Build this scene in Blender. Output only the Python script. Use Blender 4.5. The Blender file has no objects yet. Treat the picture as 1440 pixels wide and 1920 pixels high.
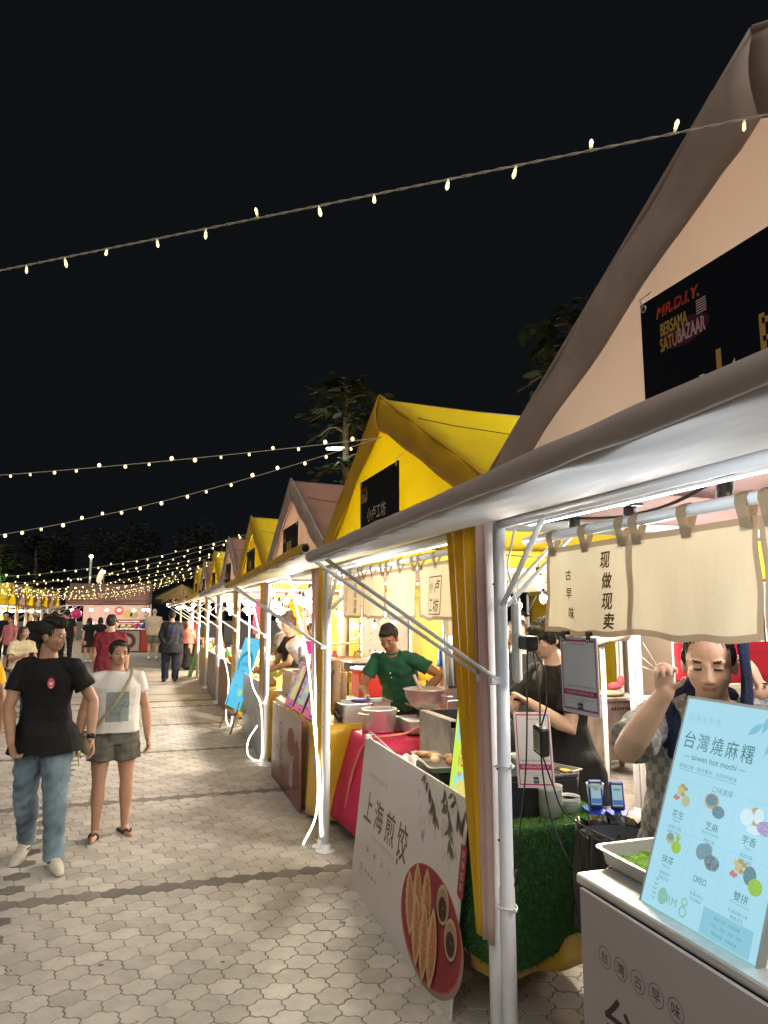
import bpy, math, random
import numpy as np
from mathutils import Vector, Matrix
R = math.radians
rnd = random.Random(7)
S = bpy.context.scene
COL = S.collection

# ------------------------------------------------------------------ camera, world, sun, exposure
cam = bpy.data.objects.new('camera', bpy.data.cameras.new('camera'))
COL.objects.link(cam)
cam.data.sensor_fit = 'HORIZONTAL'
cam.data.sensor_width = 36
cam.data.lens = 33.275
cam.data.clip_start = 0.05
cam.data.clip_end = 600
cam.location = (0, 0, 1.77)
cam.rotation_euler = (R(90 + 8.12), 0, R(-18.3))
S.camera = cam
W = bpy.data.worlds.new('World'); S.world = W; W.use_nodes = True
wn = W.node_tree.nodes; wn['Background'].inputs[0].default_value = (.0046, .0056, .0066, 1)
wn['Background'].inputs[1].default_value = 1.0
sun = bpy.data.objects.new('plaza_floodlight', bpy.data.lights.new('plaza_floodlight', 'SUN'))
COL.objects.link(sun)
sun.data.energy = 1.8
sun.data.angle = R(60)
sun.data.color = (1, .92, .82)
sun.rotation_euler = (R(42), R(-22), 0)
S.view_settings.view_transform = 'Standard'
S.view_settings.look = 'None'
S.view_settings.exposure = 0
S.view_settings.gamma = 1
cy = S.cycles
cy.max_bounces = 6; cy.diffuse_bounces = 3; cy.glossy_bounces = 3; cy.transmission_bounces = 4; cy.transparent_max_bounces = 6
cy.caustics_reflective = False; cy.caustics_refractive = False
cy.sample_clamp_indirect = 4; cy.sample_clamp_direct = 0
cy.use_denoising = True
try: cy.denoiser = 'OPENIMAGEDENOISE'
except Exception: pass
try: cy.use_light_tree = True
except Exception: pass

def gz(y): return min(max(y, -3), 9) * .0175

# ------------------------------------------------------------------ materials
def M(name, col, rough=.6, metal=0, var=None, bump=None, trans=0, tcol=None, emit=0, ecol=None, spec=.4, isl=0, alpha=1, sheen=0, coat=0):
    m = bpy.data.materials.new(name); m.use_nodes = True
    n = m.node_tree.nodes; l = m.node_tree.links
    b = n['Principled BSDF']; out = n['Material Output']
    col = tuple(col) + ((1,) if len(col) == 3 else ())
    b.inputs['Base Color'].default_value = col
    b.inputs['Roughness'].default_value = rough
    b.inputs['Metallic'].default_value = metal
    b.inputs['Specular IOR Level'].default_value = spec
    b.inputs['Alpha'].default_value = alpha
    b.inputs['Coat Weight'].default_value = coat
    if sheen: b.inputs['Sheen Weight'].default_value = sheen
    src = None
    tc = n.new('ShaderNodeTexCoord')
    if var:
        sc, am = var[0], var[1]
        nz = n.new('ShaderNodeTexNoise'); nz.inputs['Scale'].default_value = sc; nz.inputs['Detail'].default_value = 6
        if len(var) > 2: 
            mp = n.new('ShaderNodeMapping'); mp.inputs['Scale'].default_value = var[2]
            l.new(tc.outputs['Object'], mp.inputs[0]); l.new(mp.outputs[0], nz.inputs[0])
        else: l.new(tc.outputs['Object'], nz.inputs['Vector'])
        mr = n.new('ShaderNodeMapRange'); mr.inputs['From Min'].default_value = .3; mr.inputs['From Max'].default_value = .7
        mr.inputs['To Min'].default_value = 1 - am; mr.inputs['To Max'].default_value = 1 + am
        l.new(nz.outputs['Fac'], mr.inputs['Value'])
        mx = n.new('ShaderNodeVectorMath'); mx.operation = 'SCALE'; mx.inputs[0].default_value = col[:3]
        l.new(mr.outputs[0], mx.inputs['Scale']); src = mx.outputs[0]
    if isl:
        g = n.new('ShaderNodeNewGeometry'); mr2 = n.new('ShaderNodeMapRange')
        mr2.inputs['To Min'].default_value = 1 - isl; mr2.inputs['To Max'].default_value = 1 + isl
        l.new(g.outputs['Random Per Island'], mr2.inputs['Value'])
        mx2 = n.new('ShaderNodeVectorMath'); mx2.operation = 'SCALE'
        if src: l.new(src, mx2.inputs[0])
        else: mx2.inputs[0].default_value = col[:3]
        l.new(mr2.outputs[0], mx2.inputs['Scale']); src = mx2.outputs[0]
    if src: l.new(src, b.inputs['Base Color'])
    nrm = None
    if bump:
        nz2 = n.new('ShaderNodeTexNoise'); nz2.inputs['Scale'].default_value = bump[0]; nz2.inputs['Detail'].default_value = 4
        if len(bump) > 2:
            mp = n.new('ShaderNodeMapping'); mp.inputs['Scale'].default_value = bump[2]
            l.new(tc.outputs['Object'], mp.inputs[0]); l.new(mp.outputs[0], nz2.inputs[0])
        else: l.new(tc.outputs['Object'], nz2.inputs['Vector'])
        bp = n.new('ShaderNodeBump'); bp.inputs['Strength'].default_value = bump[1]; bp.inputs['Distance'].default_value = .04 if (trans and bump[0] < 5) else .02
        l.new(nz2.outputs['Fac'], bp.inputs['Height']); nrm = bp.outputs[0]; l.new(nrm, b.inputs['Normal'])
    if trans:
        t = n.new('ShaderNodeBsdfTranslucent')
        t.inputs['Color'].default_value = tuple(tcol or col[:3]) + (1,)
        if tcol is None and src: l.new(src, t.inputs['Color'])
        if nrm: l.new(nrm, t.inputs['Normal'])
        ms = n.new('ShaderNodeMixShader'); ms.inputs[0].default_value = trans
        l.new(b.outputs[0], ms.inputs[1]); l.new(t.outputs[0], ms.inputs[2]); l.new(ms.outputs[0], out.inputs[0])
    if emit:
        b.inputs['Emission Color'].default_value = tuple(ecol or col[:3]) + (1,)
        b.inputs['Emission Strength'].default_value = emit
    return m

YEL = (.74, .58, .05); BRN = (.33, .235, .19)
mt = dict(
 yroof=M('yellow_canvas', YEL, .55, var=(6, .08), bump=(3, .35), trans=.5, tcol=(.92, .86, .09)),
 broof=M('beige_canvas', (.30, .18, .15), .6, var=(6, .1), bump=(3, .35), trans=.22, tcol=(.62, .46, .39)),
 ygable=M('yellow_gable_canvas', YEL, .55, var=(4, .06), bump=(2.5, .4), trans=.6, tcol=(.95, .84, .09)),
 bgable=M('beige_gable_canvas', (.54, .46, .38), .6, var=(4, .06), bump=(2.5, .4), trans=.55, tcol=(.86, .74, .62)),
 yband=M('yellow_double_canvas', (.62, .37, .02), .55, var=(5, .1), bump=(4, .4), trans=.12),
 bband=M('beige_double_canvas', (.44, .34, .29), .6, var=(5, .1), bump=(4, .4), trans=.10),
 yawn=M('yellow_awning_canvas', (.72, .56, .22), .5, var=(5, .05), bump=(2.2, .5, (1, .25, 1)), trans=.15),
 bawn=M('pale_awning_canvas', (.52, .47, .45), .5, var=(5, .05), bump=(2.2, .5, (1, .25, 1)), trans=.10),
 broll=M('brown_rolled_canvas', (.16, .12, .11), .45, var=(9, .2), bump=(6, .6, (1, .2, 1))),
 yroll=M('ochre_rolled_canvas', (.26, .15, .03), .5, var=(9, .2), bump=(6, .6, (1, .2, 1))),
 ydrape=M('yellow_satin_drape', (.70, .44, .02), .42, var=(3, .08), bump=(5, .2, (1, 1, .2)), trans=.2),
 bdrape=M('pink_satin_drape', (.66, .48, .44), .45, var=(3, .06), bump=(5, .2, (1, 1, .2)), trans=.25),
 edge=M('awning_edge_canvas', (.46, .39, .365), .5, var=(5, .06), bump=(4, .4, (1, .3, 1)), trans=.08),
 white=M('white_enamel', (.74, .75, .78), .35, var=(7, .04)),
 grey=M('grey_tube', (.62, .63, .65), .4),
 black=M('black_plastic', (.015, .015, .017), .4),
 blackh=M('black_hollow', (.006, .006, .006), .9),
 steel=M('brushed_steel', (.66, .65, .63), .38, .8, var=(30, .08, (1, 1, 8)), bump=(40, .04)),
 steeld=M('worn_steel', (.36, .34, .32), .4, .9, var=(8, .3), bump=(12, .15)),
 satin=M('yellow_satin_skirt', (.66, .42, .03), .3, var=(5, .08), bump=(9, .15), sheen=.2),
 magenta=M('magenta_tablecloth', (.50, .012, .085), .6, var=(5, .08), bump=(7, .15)),
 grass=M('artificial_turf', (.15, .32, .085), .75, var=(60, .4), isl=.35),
 turf_shade=M('shaded_artificial_turf', (.035, .12, .03), .8, var=(50, .4), isl=.35),  # shade of the hanging sides painted into a darker copy of the turf
 navy=M('navy_sign_board', (.006, .008, .013), .7, spec=.12, bump=(8, .05)),
 board=M('beige_foam_board', (.60, .54, .515), .5, var=(2.5, .03)),
 noren=M('cream_linen', (.50, .43, .31), .8, var=(40, .06, (1, 1, .15)), bump=(60, .12), trans=.35, tcol=(.62, .52, .34)),
 hem=M('brown_linen_hem', (.36, .26, .16), .85, bump=(60, .12), trans=.2),
 ink=M('brown_print_ink', (.14, .075, .02), .8),
 dark=M('dark_print_ink', (.05, .035, .03), .7),
 red=M('red_print', (.30, .02, .03), .6),
 bulb=M('bulb_glow', (1, .9, .75), .4, emit=14, ecol=(1, .86, .68)),
 bulbfar=M('distant_bulb_glow', (1, .9, .75), .4, emit=9, ecol=(1, .85, .66)),
 fairy=M('fairy_light_glow', (1, .85, .5), .4, emit=3.4, ecol=(1, .76, .30)),
 fairyn=M('fairy_lens', (1, .85, .5), .3, emit=3.2, ecol=(1, .76, .27)),
 neon=M('neon_cord_glow', (1, .97, .88), .4, emit=4.5, ecol=(1, .92, .70)),
 led=M('cool_led_glow', (.85, .95, 1), .4, emit=6, ecol=(.72, .92, 1)),
 cable=M('clear_twisted_cable', (.42, .40, .34), .35),
 wood=M('pale_wood', (.38, .23, .11), .55, var=(9, .2, (1, 1, .15))),
 paper=M('kraft_paper', (.48, .33, .19), .75, var=(15, .05)),
 frost=M('frosted_plastic', (.9, .92, .93), .35, trans=.5),
 coolred=M('red_cooler_plastic', (.72, .05, .035), .35),
 blue=M('bright_blue_plastic', (.01, .05, .42), .35),
 bag=M('black_bin_liner', (.022, .022, .025), .25, bump=(11, .9), coat=.3),
 whitep=M('white_print', (.78, .78, .76), .55),
 food=M('fried_food', (.50, .25, .10), .6, var=(18, .35), bump=(30, .5)),
)

# ------------------------------------------------------------------ mesh builder
class MB:
    def __init__(s): s.v = []; s.f = []; s.mi = []; s.sm = []; s.mats = []; s.n = 0
    def mat(s, m):
        m = mt[m] if isinstance(m, str) else m
        if m not in s.mats: s.mats.append(m)
        return s.mats.index(m)
    def add(s, V, F, m, smooth=False):
        i = s.mat(m); V = np.asarray(V, float).reshape(-1, 3)
        s.v.append(V); o = s.n; s.n += len(V)
        for k, f in enumerate(F): s.f.append([a + o for a in f]); s.mi.append(i); s.sm.append(smooth)
        return s
    def box(s, c, size, m, rot=None, bev=0, smooth=False):
        x, y, z = [a / 2 for a in size]
        if bev:
            b = min(bev, x * .9, y * .9, z * .9); V = []; F = []
            # 24-vertex chamfered box
            ids = {}
            for sx in (-1, 1):
                for sy in (-1, 1):
                    for sz in (-1, 1):
                        for ax in range(3):
                            p = [sx * x, sy * y, sz * z]
                            for a in range(3):
                                if a != ax: p[a] -= (sx, sy, sz)[a] * b
                            ids[(sx, sy, sz, ax)] = len(V); V.append(p)
            for ax in range(3):
                a1, a2 = [(1, 2), (2, 0), (0, 1)][ax]
                for sg in (-1, 1):
                    q = []
                    for u, w in ((-1, -1), (1, -1), (1, 1), (-1, 1)):
                        t = [0, 0, 0]; t[ax] = sg; t[a1] = u; t[a2] = w; q.append(ids[(*t, ax)])
                    F.append(q if sg > 0 else q[::-1])
            for ax in range(3):
                a1, a2 = [(1, 2), (2, 0), (0, 1)][ax]
                for u in (-1, 1):
                    for w in (-1, 1):
                        t0 = [0, 0, 0]; t1 = [0, 0, 0]; t0[ax] = -1; t1[ax] = 1
                        for t in (t0, t1): t[a1] = u; t[a2] = w
                        q = [ids[(*t0, a1)], ids[(*t1, a1)], ids[(*t1, a2)], ids[(*t0, a2)]]
                        F.append(q if u * w < 0 else q[::-1])
            for sx in (-1, 1):
                for sy in (-1, 1):
                    for sz in (-1, 1):
                        q = [ids[(sx, sy, sz, k)] for k in range(3)]
                        F.append(q if sx * sy * sz > 0 else q[::-1])
        else:
            V = [(i * x, j * y, k * z) for i in (-1, 1) for j in (-1, 1) for k in (-1, 1)]
            F = [(0, 1, 3, 2), (4, 6, 7, 5), (0, 4, 5, 1), (2, 3, 7, 6), (0, 2, 6, 4), (1, 5, 7, 3)]
        V = np.array(V, float)
        if rot is not None: V = V @ np.array(rot.to_3x3()).T
        return s.add(V + np.array(c), F, m, smooth)
    def tube(s, pts, r, m, n=8, cap=True, ell=1.0, closed=False, round_=False, side=None):
        P = np.array(pts, float); k = len(P)
        rr = np.full(k, r, float) if np.isscalar(r) else np.array(r, float)
        if round_:
            def hemi(p, q, r0):
                d = p - q; L = np.linalg.norm(d); d = d / max(L, 1e-9)
                return [(p + d * r0 * math.sin(a), r0 * math.cos(a)) for a in (R(35), R(65), R(85))]
            a = hemi(P[0], P[1], rr[0])[::-1]; b = hemi(P[-1], P[-2], rr[-1])
            P = np.array([x[0] for x in a] + list(P) + [x[0] for x in b]); rr = np.array([x[1] for x in a] + list(rr) + [x[1] for x in b]); k = len(P)
        T = np.gradient(P, axis=0) if k > 2 else np.array([P[1] - P[0]] * 2)
        T /= np.maximum(np.linalg.norm(T, axis=1, keepdims=True), 1e-9)
        ref = np.array(side, float) if side is not None else (np.array([0, 0, 1.]) if abs(T[0][2]) < .9 else np.array([1., 0, 0]))
        A = np.cross(T[0], ref); A /= np.linalg.norm(A); V = []
        for i in range(k):
            A = A - T[i] * (A @ T[i]); A /= max(np.linalg.norm(A), 1e-9); B = np.cross(T[i], A)
            for j in range(n):
                t = 2 * math.pi * j / n
                V.append(P[i] + rr[i] * (A * math.cos(t) + B * math.sin(t) * ell))
        F = []
        for i in range(k - 1):
            for j in range(n):
                F.append((i * n + j, i * n + (j + 1) % n, (i + 1) * n + (j + 1) % n, (i + 1) * n + j))
        if closed:
            i = k - 1
            for j in range(n): F.append((i * n + j, i * n + (j + 1) % n, (j + 1) % n, j))
        elif cap: F += [tuple(range(n))[::-1], tuple((k - 1) * n + j for j in range(n))]
        return s.add(V, F, m, True)
    def lathe(s, prof, c, m, n=20, rot=None, smooth=True):
        V = []; k = len(prof)
        for (r, z) in prof:
            for j in range(n):
                t = 2 * math.pi * j / n; V.append((r * math.cos(t), r * math.sin(t), z))
        F = [(i * n + j, i * n + (j + 1) % n, (i + 1) * n + (j + 1) % n, (i + 1) * n + j) for i in range(k - 1) for j in range(n)]
        if prof[0][0] > 1e-6: F.append(tuple(range(n))[::-1])
        if prof[-1][0] > 1e-6: F.append(tuple((k - 1) * n + j for j in range(n)))
        V = np.array(V)
        if rot is not None: V = V @ np.array(rot.to_3x3()).T
        return s.add(V + np.array(c), F, m, smooth)
    def grid(s, fn, nu, nv, m, th=0, smooth=True):
        P = np.array([[fn(i / nu, j / nv) for j in range(nv + 1)] for i in range(nu + 1)], float)
        idx = lambda i, j: i * (nv + 1) + j
        F = [(idx(i, j), idx(i + 1, j), idx(i + 1, j + 1), idx(i, j + 1)) for i in range(nu) for j in range(nv)]
        V = P.reshape(-1, 3)
        if th:
            du = np.gradient(P, axis=0); dv = np.gradient(P, axis=1); N = np.cross(du, dv)
            N /= np.maximum(np.linalg.norm(N, axis=2, keepdims=True), 1e-9)
            o = len(V); V = np.vstack([V, V - N.reshape(-1, 3) * th])
            F2 = [tuple(a + o for a in f[::-1]) for f in F]
            E = []
            for i in range(nu):
                E.append((idx(i, 0), idx(i, 0) + o, idx(i + 1, 0) + o, idx(i + 1, 0))); E.append((idx(i, nv), idx(i + 1, nv), idx(i + 1, nv) + o, idx(i, nv) + o))
            for j in range(nv):
                E.append((idx(0, j), idx(0, j + 1), idx(0, j + 1) + o, idx(0, j) + o)); E.append((idx(nu, j), idx(nu, j) + o, idx(nu, j + 1) + o, idx(nu, j + 1)))
            F = F + F2 + E
        return s.add(V, F, m, smooth)
    def ell(s, c, rad, m, n=14, rot=None):
        V = []; F = []; k = n // 2 + 1
        for i in range(k + 1):
            p = math.pi * i / k
            for j in range(n):
                t = 2 * math.pi * j / n
                V.append((rad[0] * math.sin(p) * math.cos(t), rad[1] * math.sin(p) * math.sin(t), rad[2] * math.cos(p)))
        for i in range(k):
            for j in range(n): F.append((i * n + j, (i + 1) * n + j, (i + 1) * n + (j + 1) % n, i * n + (j + 1) % n))
        V = np.array(V)
        if rot is not None: V = V @ np.array(rot.to_3x3()).T
        return s.add(V + np.array(c), F, m, True)
    def prism(s, poly, o, u, v, m, d0=0, d1=.01, smooth=False):
        o, u, v = np.array(o, float), np.array(u, float), np.array(v, float); n = np.cross(u, v); n /= np.linalg.norm(n)
        k = len(poly)
        V = [o + u * a + v * b + n * d1 for a, b in poly] + [o + u * a + v * b + n * d0 for a, b in poly]
        F = [tuple(range(k)), tuple(range(k, 2 * k))[::-1]] + [(i, i + k, (i + 1) % k + k, (i + 1) % k) for i in range(k)]
        return s.add(V, F, m, smooth)
    def build(s, name, parent=None, loc=None):
        me = bpy.data.meshes.new(name)
        V = np.vstack(s.v) if s.v else np.zeros((0, 3))
        if loc is not None: V = V - np.array(loc, float)
        elif parent is not None:
            p = parent; off = np.zeros(3)
            while p is not None: off += np.array(p.location); p = p.parent
            V = V - off if parent.get('_world', 1) else V
        me.from_pydata(V.tolist(), [], s.f)
        for m in s.mats: me.materials.append(m)
        me.polygons.foreach_set('material_index', s.mi); me.polygons.foreach_set('use_smooth', s.sm)
        me.update()
        o = bpy.data.objects.new(name, me); COL.objects.link(o)
        if parent is not None: o.parent = parent
        elif loc is not None: o.location = loc
        return o

_txt = {}
def text_mesh(t):
    if t not in _txt:
        cu = bpy.data.curves.new('lettering', 'FONT'); cu.body = t; cu.align_x = 'CENTER'; cu.align_y = 'CENTER'
        o = bpy.data.objects.new('lettering', cu); COL.objects.link(o)
        dg = bpy.context.evaluated_depsgraph_get()
        me = bpy.data.meshes.new_from_object(o.evaluated_get(dg))
        V = np.array([tuple(v.co)[:2] for v in me.vertices]).reshape(-1, 2); F = [tuple(p.vertices) for p in me.polygons]
        bpy.data.objects.remove(o); bpy.data.curves.remove(cu); bpy.data.meshes.remove(me)
        if len(V):
            lo, hi = V.min(0), V.max(0); V = V - (lo + hi) / 2
        _txt[t] = (V, F, (hi - lo) if len(V) else np.array([1., 1.]))
    return _txt[t]

class Face:
    """A flat printed face: origin o, right u, up v; marks lie on it in layers of 0.6 mm."""
    def __init__(s, mb, o, u, v):
        s.mb = mb; s.o = np.array(o, float); s.u = np.array(u, float) / np.linalg.norm(u); s.v = np.array(v, float) / np.linalg.norm(v)
        s.n = np.cross(s.u, s.v)
    def P(s, a, b, k): return s.o + s.u * a + s.v * b + s.n * (.0006 * k)
    def poly(s, pts, m, k=1): s.mb.add([s.P(a, b, k) for a, b in pts], [tuple(range(len(pts)))], m)
    def rect(s, a, b, w, h, m, k=1): s.poly([(a, b), (a + w, b), (a + w, b + h), (a, b + h)], m, k)
    def disc(s, a, b, rx, ry, m, k=1, n=28, rot=0):
        c, d = math.cos(rot), math.sin(rot)
        s.poly([(a + rx * math.cos(t) * c - ry * math.sin(t) * d, b + rx * math.cos(t) * d + ry * math.sin(t) * c) for t in [2 * math.pi * i / n for i in range(n)]], m, k)
    def ring(s, a, b, r, w, m, k=1, n=28, sq=1):
        V = []; F = []
        for i in range(n):
            t = 2 * math.pi * i / n
            V += [s.P(a + r * math.cos(t), b + r * sq * math.sin(t), k), s.P(a + (r - w) * math.cos(t), b + (r - w) * sq * math.sin(t), k)]
        for i in range(n): j = (i + 1) % n; F.append((2 * i, 2 * j, 2 * j + 1, 2 * i + 1))
        s.mb.add(V, F, m)
    def line(s, pts, w, m, k=1):
        for (a, b), (c, d) in zip(pts[:-1], pts[1:]):
            L = math.hypot(c - a, d - b) or 1; x, y = -(d - b) / L * w / 2, (c - a) / L * w / 2
            s.poly([(a - x, b - y), (c - x, d - y), (c + x, d + y), (a + x, b + y)], m, k)
    def text(s, t, a, b, h, m, k=1, w=None, shear=0, bold=0, rot=0):
        V, F, sz = text_mesh(t)
        if not len(V): return
        sc = h / max(sz[1], 1e-6); sx = sc if w is None else w / max(sz[0], 1e-6)
        offs = [(0, 0)] + ([(bold, 0), (0, bold), (bold, bold)] if bold else [])
        c, d = math.cos(rot), math.sin(rot)
        for q, (ox, oy) in enumerate(offs):
            pts = [(x * sx + y * sc * shear, y * sc) for x, y in V]
            s.mb.add([s.P(a + ox + x * c - y * d, b + oy + x * d + y * c, k + q * .05) for x, y in pts], F, m)
    def leaf(s, a, b, L, w, ang, m, k=1):
        c, d = math.cos(ang), math.sin(ang); pts = []
        for t in (0, .25, .5, .75, 1, .75, .5, .25):
            pts.append(t)
        prof = [(0, 0), (.25, .8), (.5, 1), (.75, .65), (1, 0), (.75, -.65), (.5, -1), (.25, -.8)]
        s.poly([(a + t * L * c - q * w / 2 * d, b + t * L * d + q * w / 2 * c) for t, q in prof], m, k)

# ------------------------------------------------------------------ things, parts, copies
def tag(o, label=None, cat=None, group=None, kind=None):
    if label: o['label'] = label
    if cat: o['category'] = cat
    if group: o['group'] = group
    if kind: o['kind'] = kind
    return o
def thing(name, label, cat, loc=(0, 0, 0), group=None):
    o = bpy.data.objects.new(name, None); COL.objects.link(o); o.location = loc; o.empty_display_size = .1
    return tag(o, label, cat, group)
def single(mb, name, label, cat, loc, group=None):
    return tag(mb.build(name, loc=loc), label, cat, group)
def copy_tree(o, parent=None):
    c = o.copy(); COL.objects.link(c)
    if parent is not None: c.parent = parent
    for ch in list(o.children): copy_tree(ch, c)
    return c
def lamp(name, loc, e, parent=None, col=(1, .9, .78), rad=.12):
    l = bpy.data.lights.new(name, 'POINT'); l.energy = e; l.color = col; l.shadow_soft_size = rad
    o = bpy.data.objects.new(name, l); COL.objects.link(o)
    if parent is not None:
        p = parent; off = np.zeros(3)
        while p is not None: off += np.array(p.location); p = p.parent
        o.parent = parent; o.location = tuple(np.array(loc) - off)
    else: o.location = loc
    return o
def rot_z(a): return Matrix.Rotation(a, 3, 'Z')
# ================================================================== GROUND
def ground():
    mb = MB()
    xs = [-90, -30, -12, -6, 6, 14, 60]; ys = [-12, -3, 0, 9, 14, 40, 160]
    far = M('plaza_far_paving', (.31, .285, .245), .75, var=(3, .12), bump=(20, .1))
    V = [(x, y, gz(y) - .006) for x in xs for y in ys]; k = len(ys)
    F = [(i * k + j, (i + 1) * k + j, (i + 1) * k + j + 1, i * k + j + 1) for i in range(len(xs) - 1) for j in range(k - 1)]
    mb.add(V, F, far)
    tag(mb.build('ground'), kind='structure')
    # dark joint bed under the near pavers
    mb = MB(); jm = M('sand_joint', (.13, .115, .095), .95, var=(30, .3))
    ys2 = [-1, 0, 9, 14.2]; V = [(x, y, gz(y) - .0025) for x in (-5, 6.5) for y in ys2]
    mb.add(V, [(j, 4 + j, 5 + j, j + 1) for j in range(3)], jm)
    tag(mb.build('paving_bed'), kind='structure')
    # interlocking pavers
    mb = MB()
    pale = M('pale_paver', (.375, .352, .315), .7, var=(9, .13), bump=(55, .22), isl=.15)
    dk = M('dark_paver', (.15, .138, .125), .75, var=(9, .15), bump=(55, .22), isl=.3)
    px, py = .152, .116; hx = px / 2; top = py * .68; sid = py * .32
    corner = [(0, -top), (hx, -sid), (hx, sid), (0, top), (-hx, sid), (-hx, -sid)]
    # a point-symmetric S on every edge keeps the tiling closed
    edges = []
    amp = .0065
    base = []
    for i in range(6):
        a = np.array(corner[i]); b = np.array(corner[(i + 1) % 6]); d = b - a; n = np.array([d[1], -d[0]]) / np.linalg.norm(d)
        L = np.linalg.norm(d)
        for t, s_ in ((0, 0), (.18, .55), (.36, 1), (.5, 0), (.64, -1), (.82, -.55)):
            base.append(a + d * t + n * s_ * amp * (1 if L > .05 else .8))
    base = np.array(base); nb = len(base)
    inn = base * .962; inn2 = base * .935
    verts = []; faces = []; mi = []; o = 0
    r2 = np.random.RandomState(3)
    y0 = 4.885 % py
    rowdark = {round((4.885 + 2.09 * k - y0) / py) for k in range(-2, 6)}
    for rj in range(int(-1 / py), int(14.1 / py)):
        y = y0 + rj * py
        xl = -1.2 - max(y, 0) * .22 - .6; xr = 1.6 if y > 9 else (2.2 if y < 2.3 else 5.6)
        for ci in range(int(xl / px), int(xr / px)):
            x = -.72 + (ci + 5) * px + (hx if rj % 2 else 0)
            dark = rj in rowdark or (ci == -5 and rj % 2 == 0)
            dz = r2.uniform(-.0012, .0012); z = gz(y) + dz; q = r2.uniform(-.0025, .0025, 2)
            c = np.array([x + q[0] * .4, y + q[1] * .4])
            A = np.c_[base * .972 + c, np.full(nb, z - .012)]; B = np.c_[inn + c, np.full(nb, z - .0025)]; C = np.c_[inn2 + c, np.full(nb, z)]
            sl = .0175 if y < 9 else 0
            for arr in (B, C): arr[:, 2] += (arr[:, 1] - y) * sl
            verts += [A, B, C]
            for kk in range(nb):
                k2 = (kk + 1) % nb
                faces.append((o + kk, o + k2, o + nb + k2, o + nb + kk)); faces.append((o + nb + kk, o + nb + k2, o + 2 * nb + k2, o + 2 * nb + kk))
            faces.append(tuple(range(o + 2 * nb, o + 3 * nb)))
            mi += [1 if dark else 0] * (2 * nb + 1); o += 3 * nb
    me = bpy.data.meshes.new('paving'); me.from_pydata(np.vstack(verts).tolist(), [], faces)
    me.materials.append(pale); me.materials.append(dk); me.polygons.foreach_set('material_index', mi); me.update()
    ob = bpy.data.objects.new('paving', me); COL.objects.link(ob); tag(ob, kind='structure')
    # the dark courses go on beyond the modelled pavers
    mb = MB()
    for k in range(5, 14):
        y = 4.885 + 2.09 * k
        for j in range(60):
            x = -6 + j * .152
            if x > 1.6: break
            mb.add([(x, y - .07, gz(y) - .002), (x + .15, y - .07, gz(y) - .002), (x + .15, y + .05, gz(y) - .002), (x, y + .05, gz(y) - .002)], [(0, 1, 2, 3)], dk)
    st = M('stain_brown', (.13, .11, .09), .7, var=(30, .3)); rs = random.Random(2)
    for k in range(26):
        y = rs.uniform(2.2, 7.5); x = rs.uniform(-.9, 1.15); r_ = rs.uniform(.006, .022)
        mb.add([(x + r_ * rs.uniform(.6, 1.2) * math.cos(t), y + r_ * rs.uniform(.5, 1) * math.sin(t), gz(y) + .0022 + .0175 * r_ * math.sin(t)) for t in np.linspace(0, 6.28, 10)[:-1]], [tuple(range(9))], st)
    tag(mb.build('paving_markings'), kind='structure')
ground()

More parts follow.
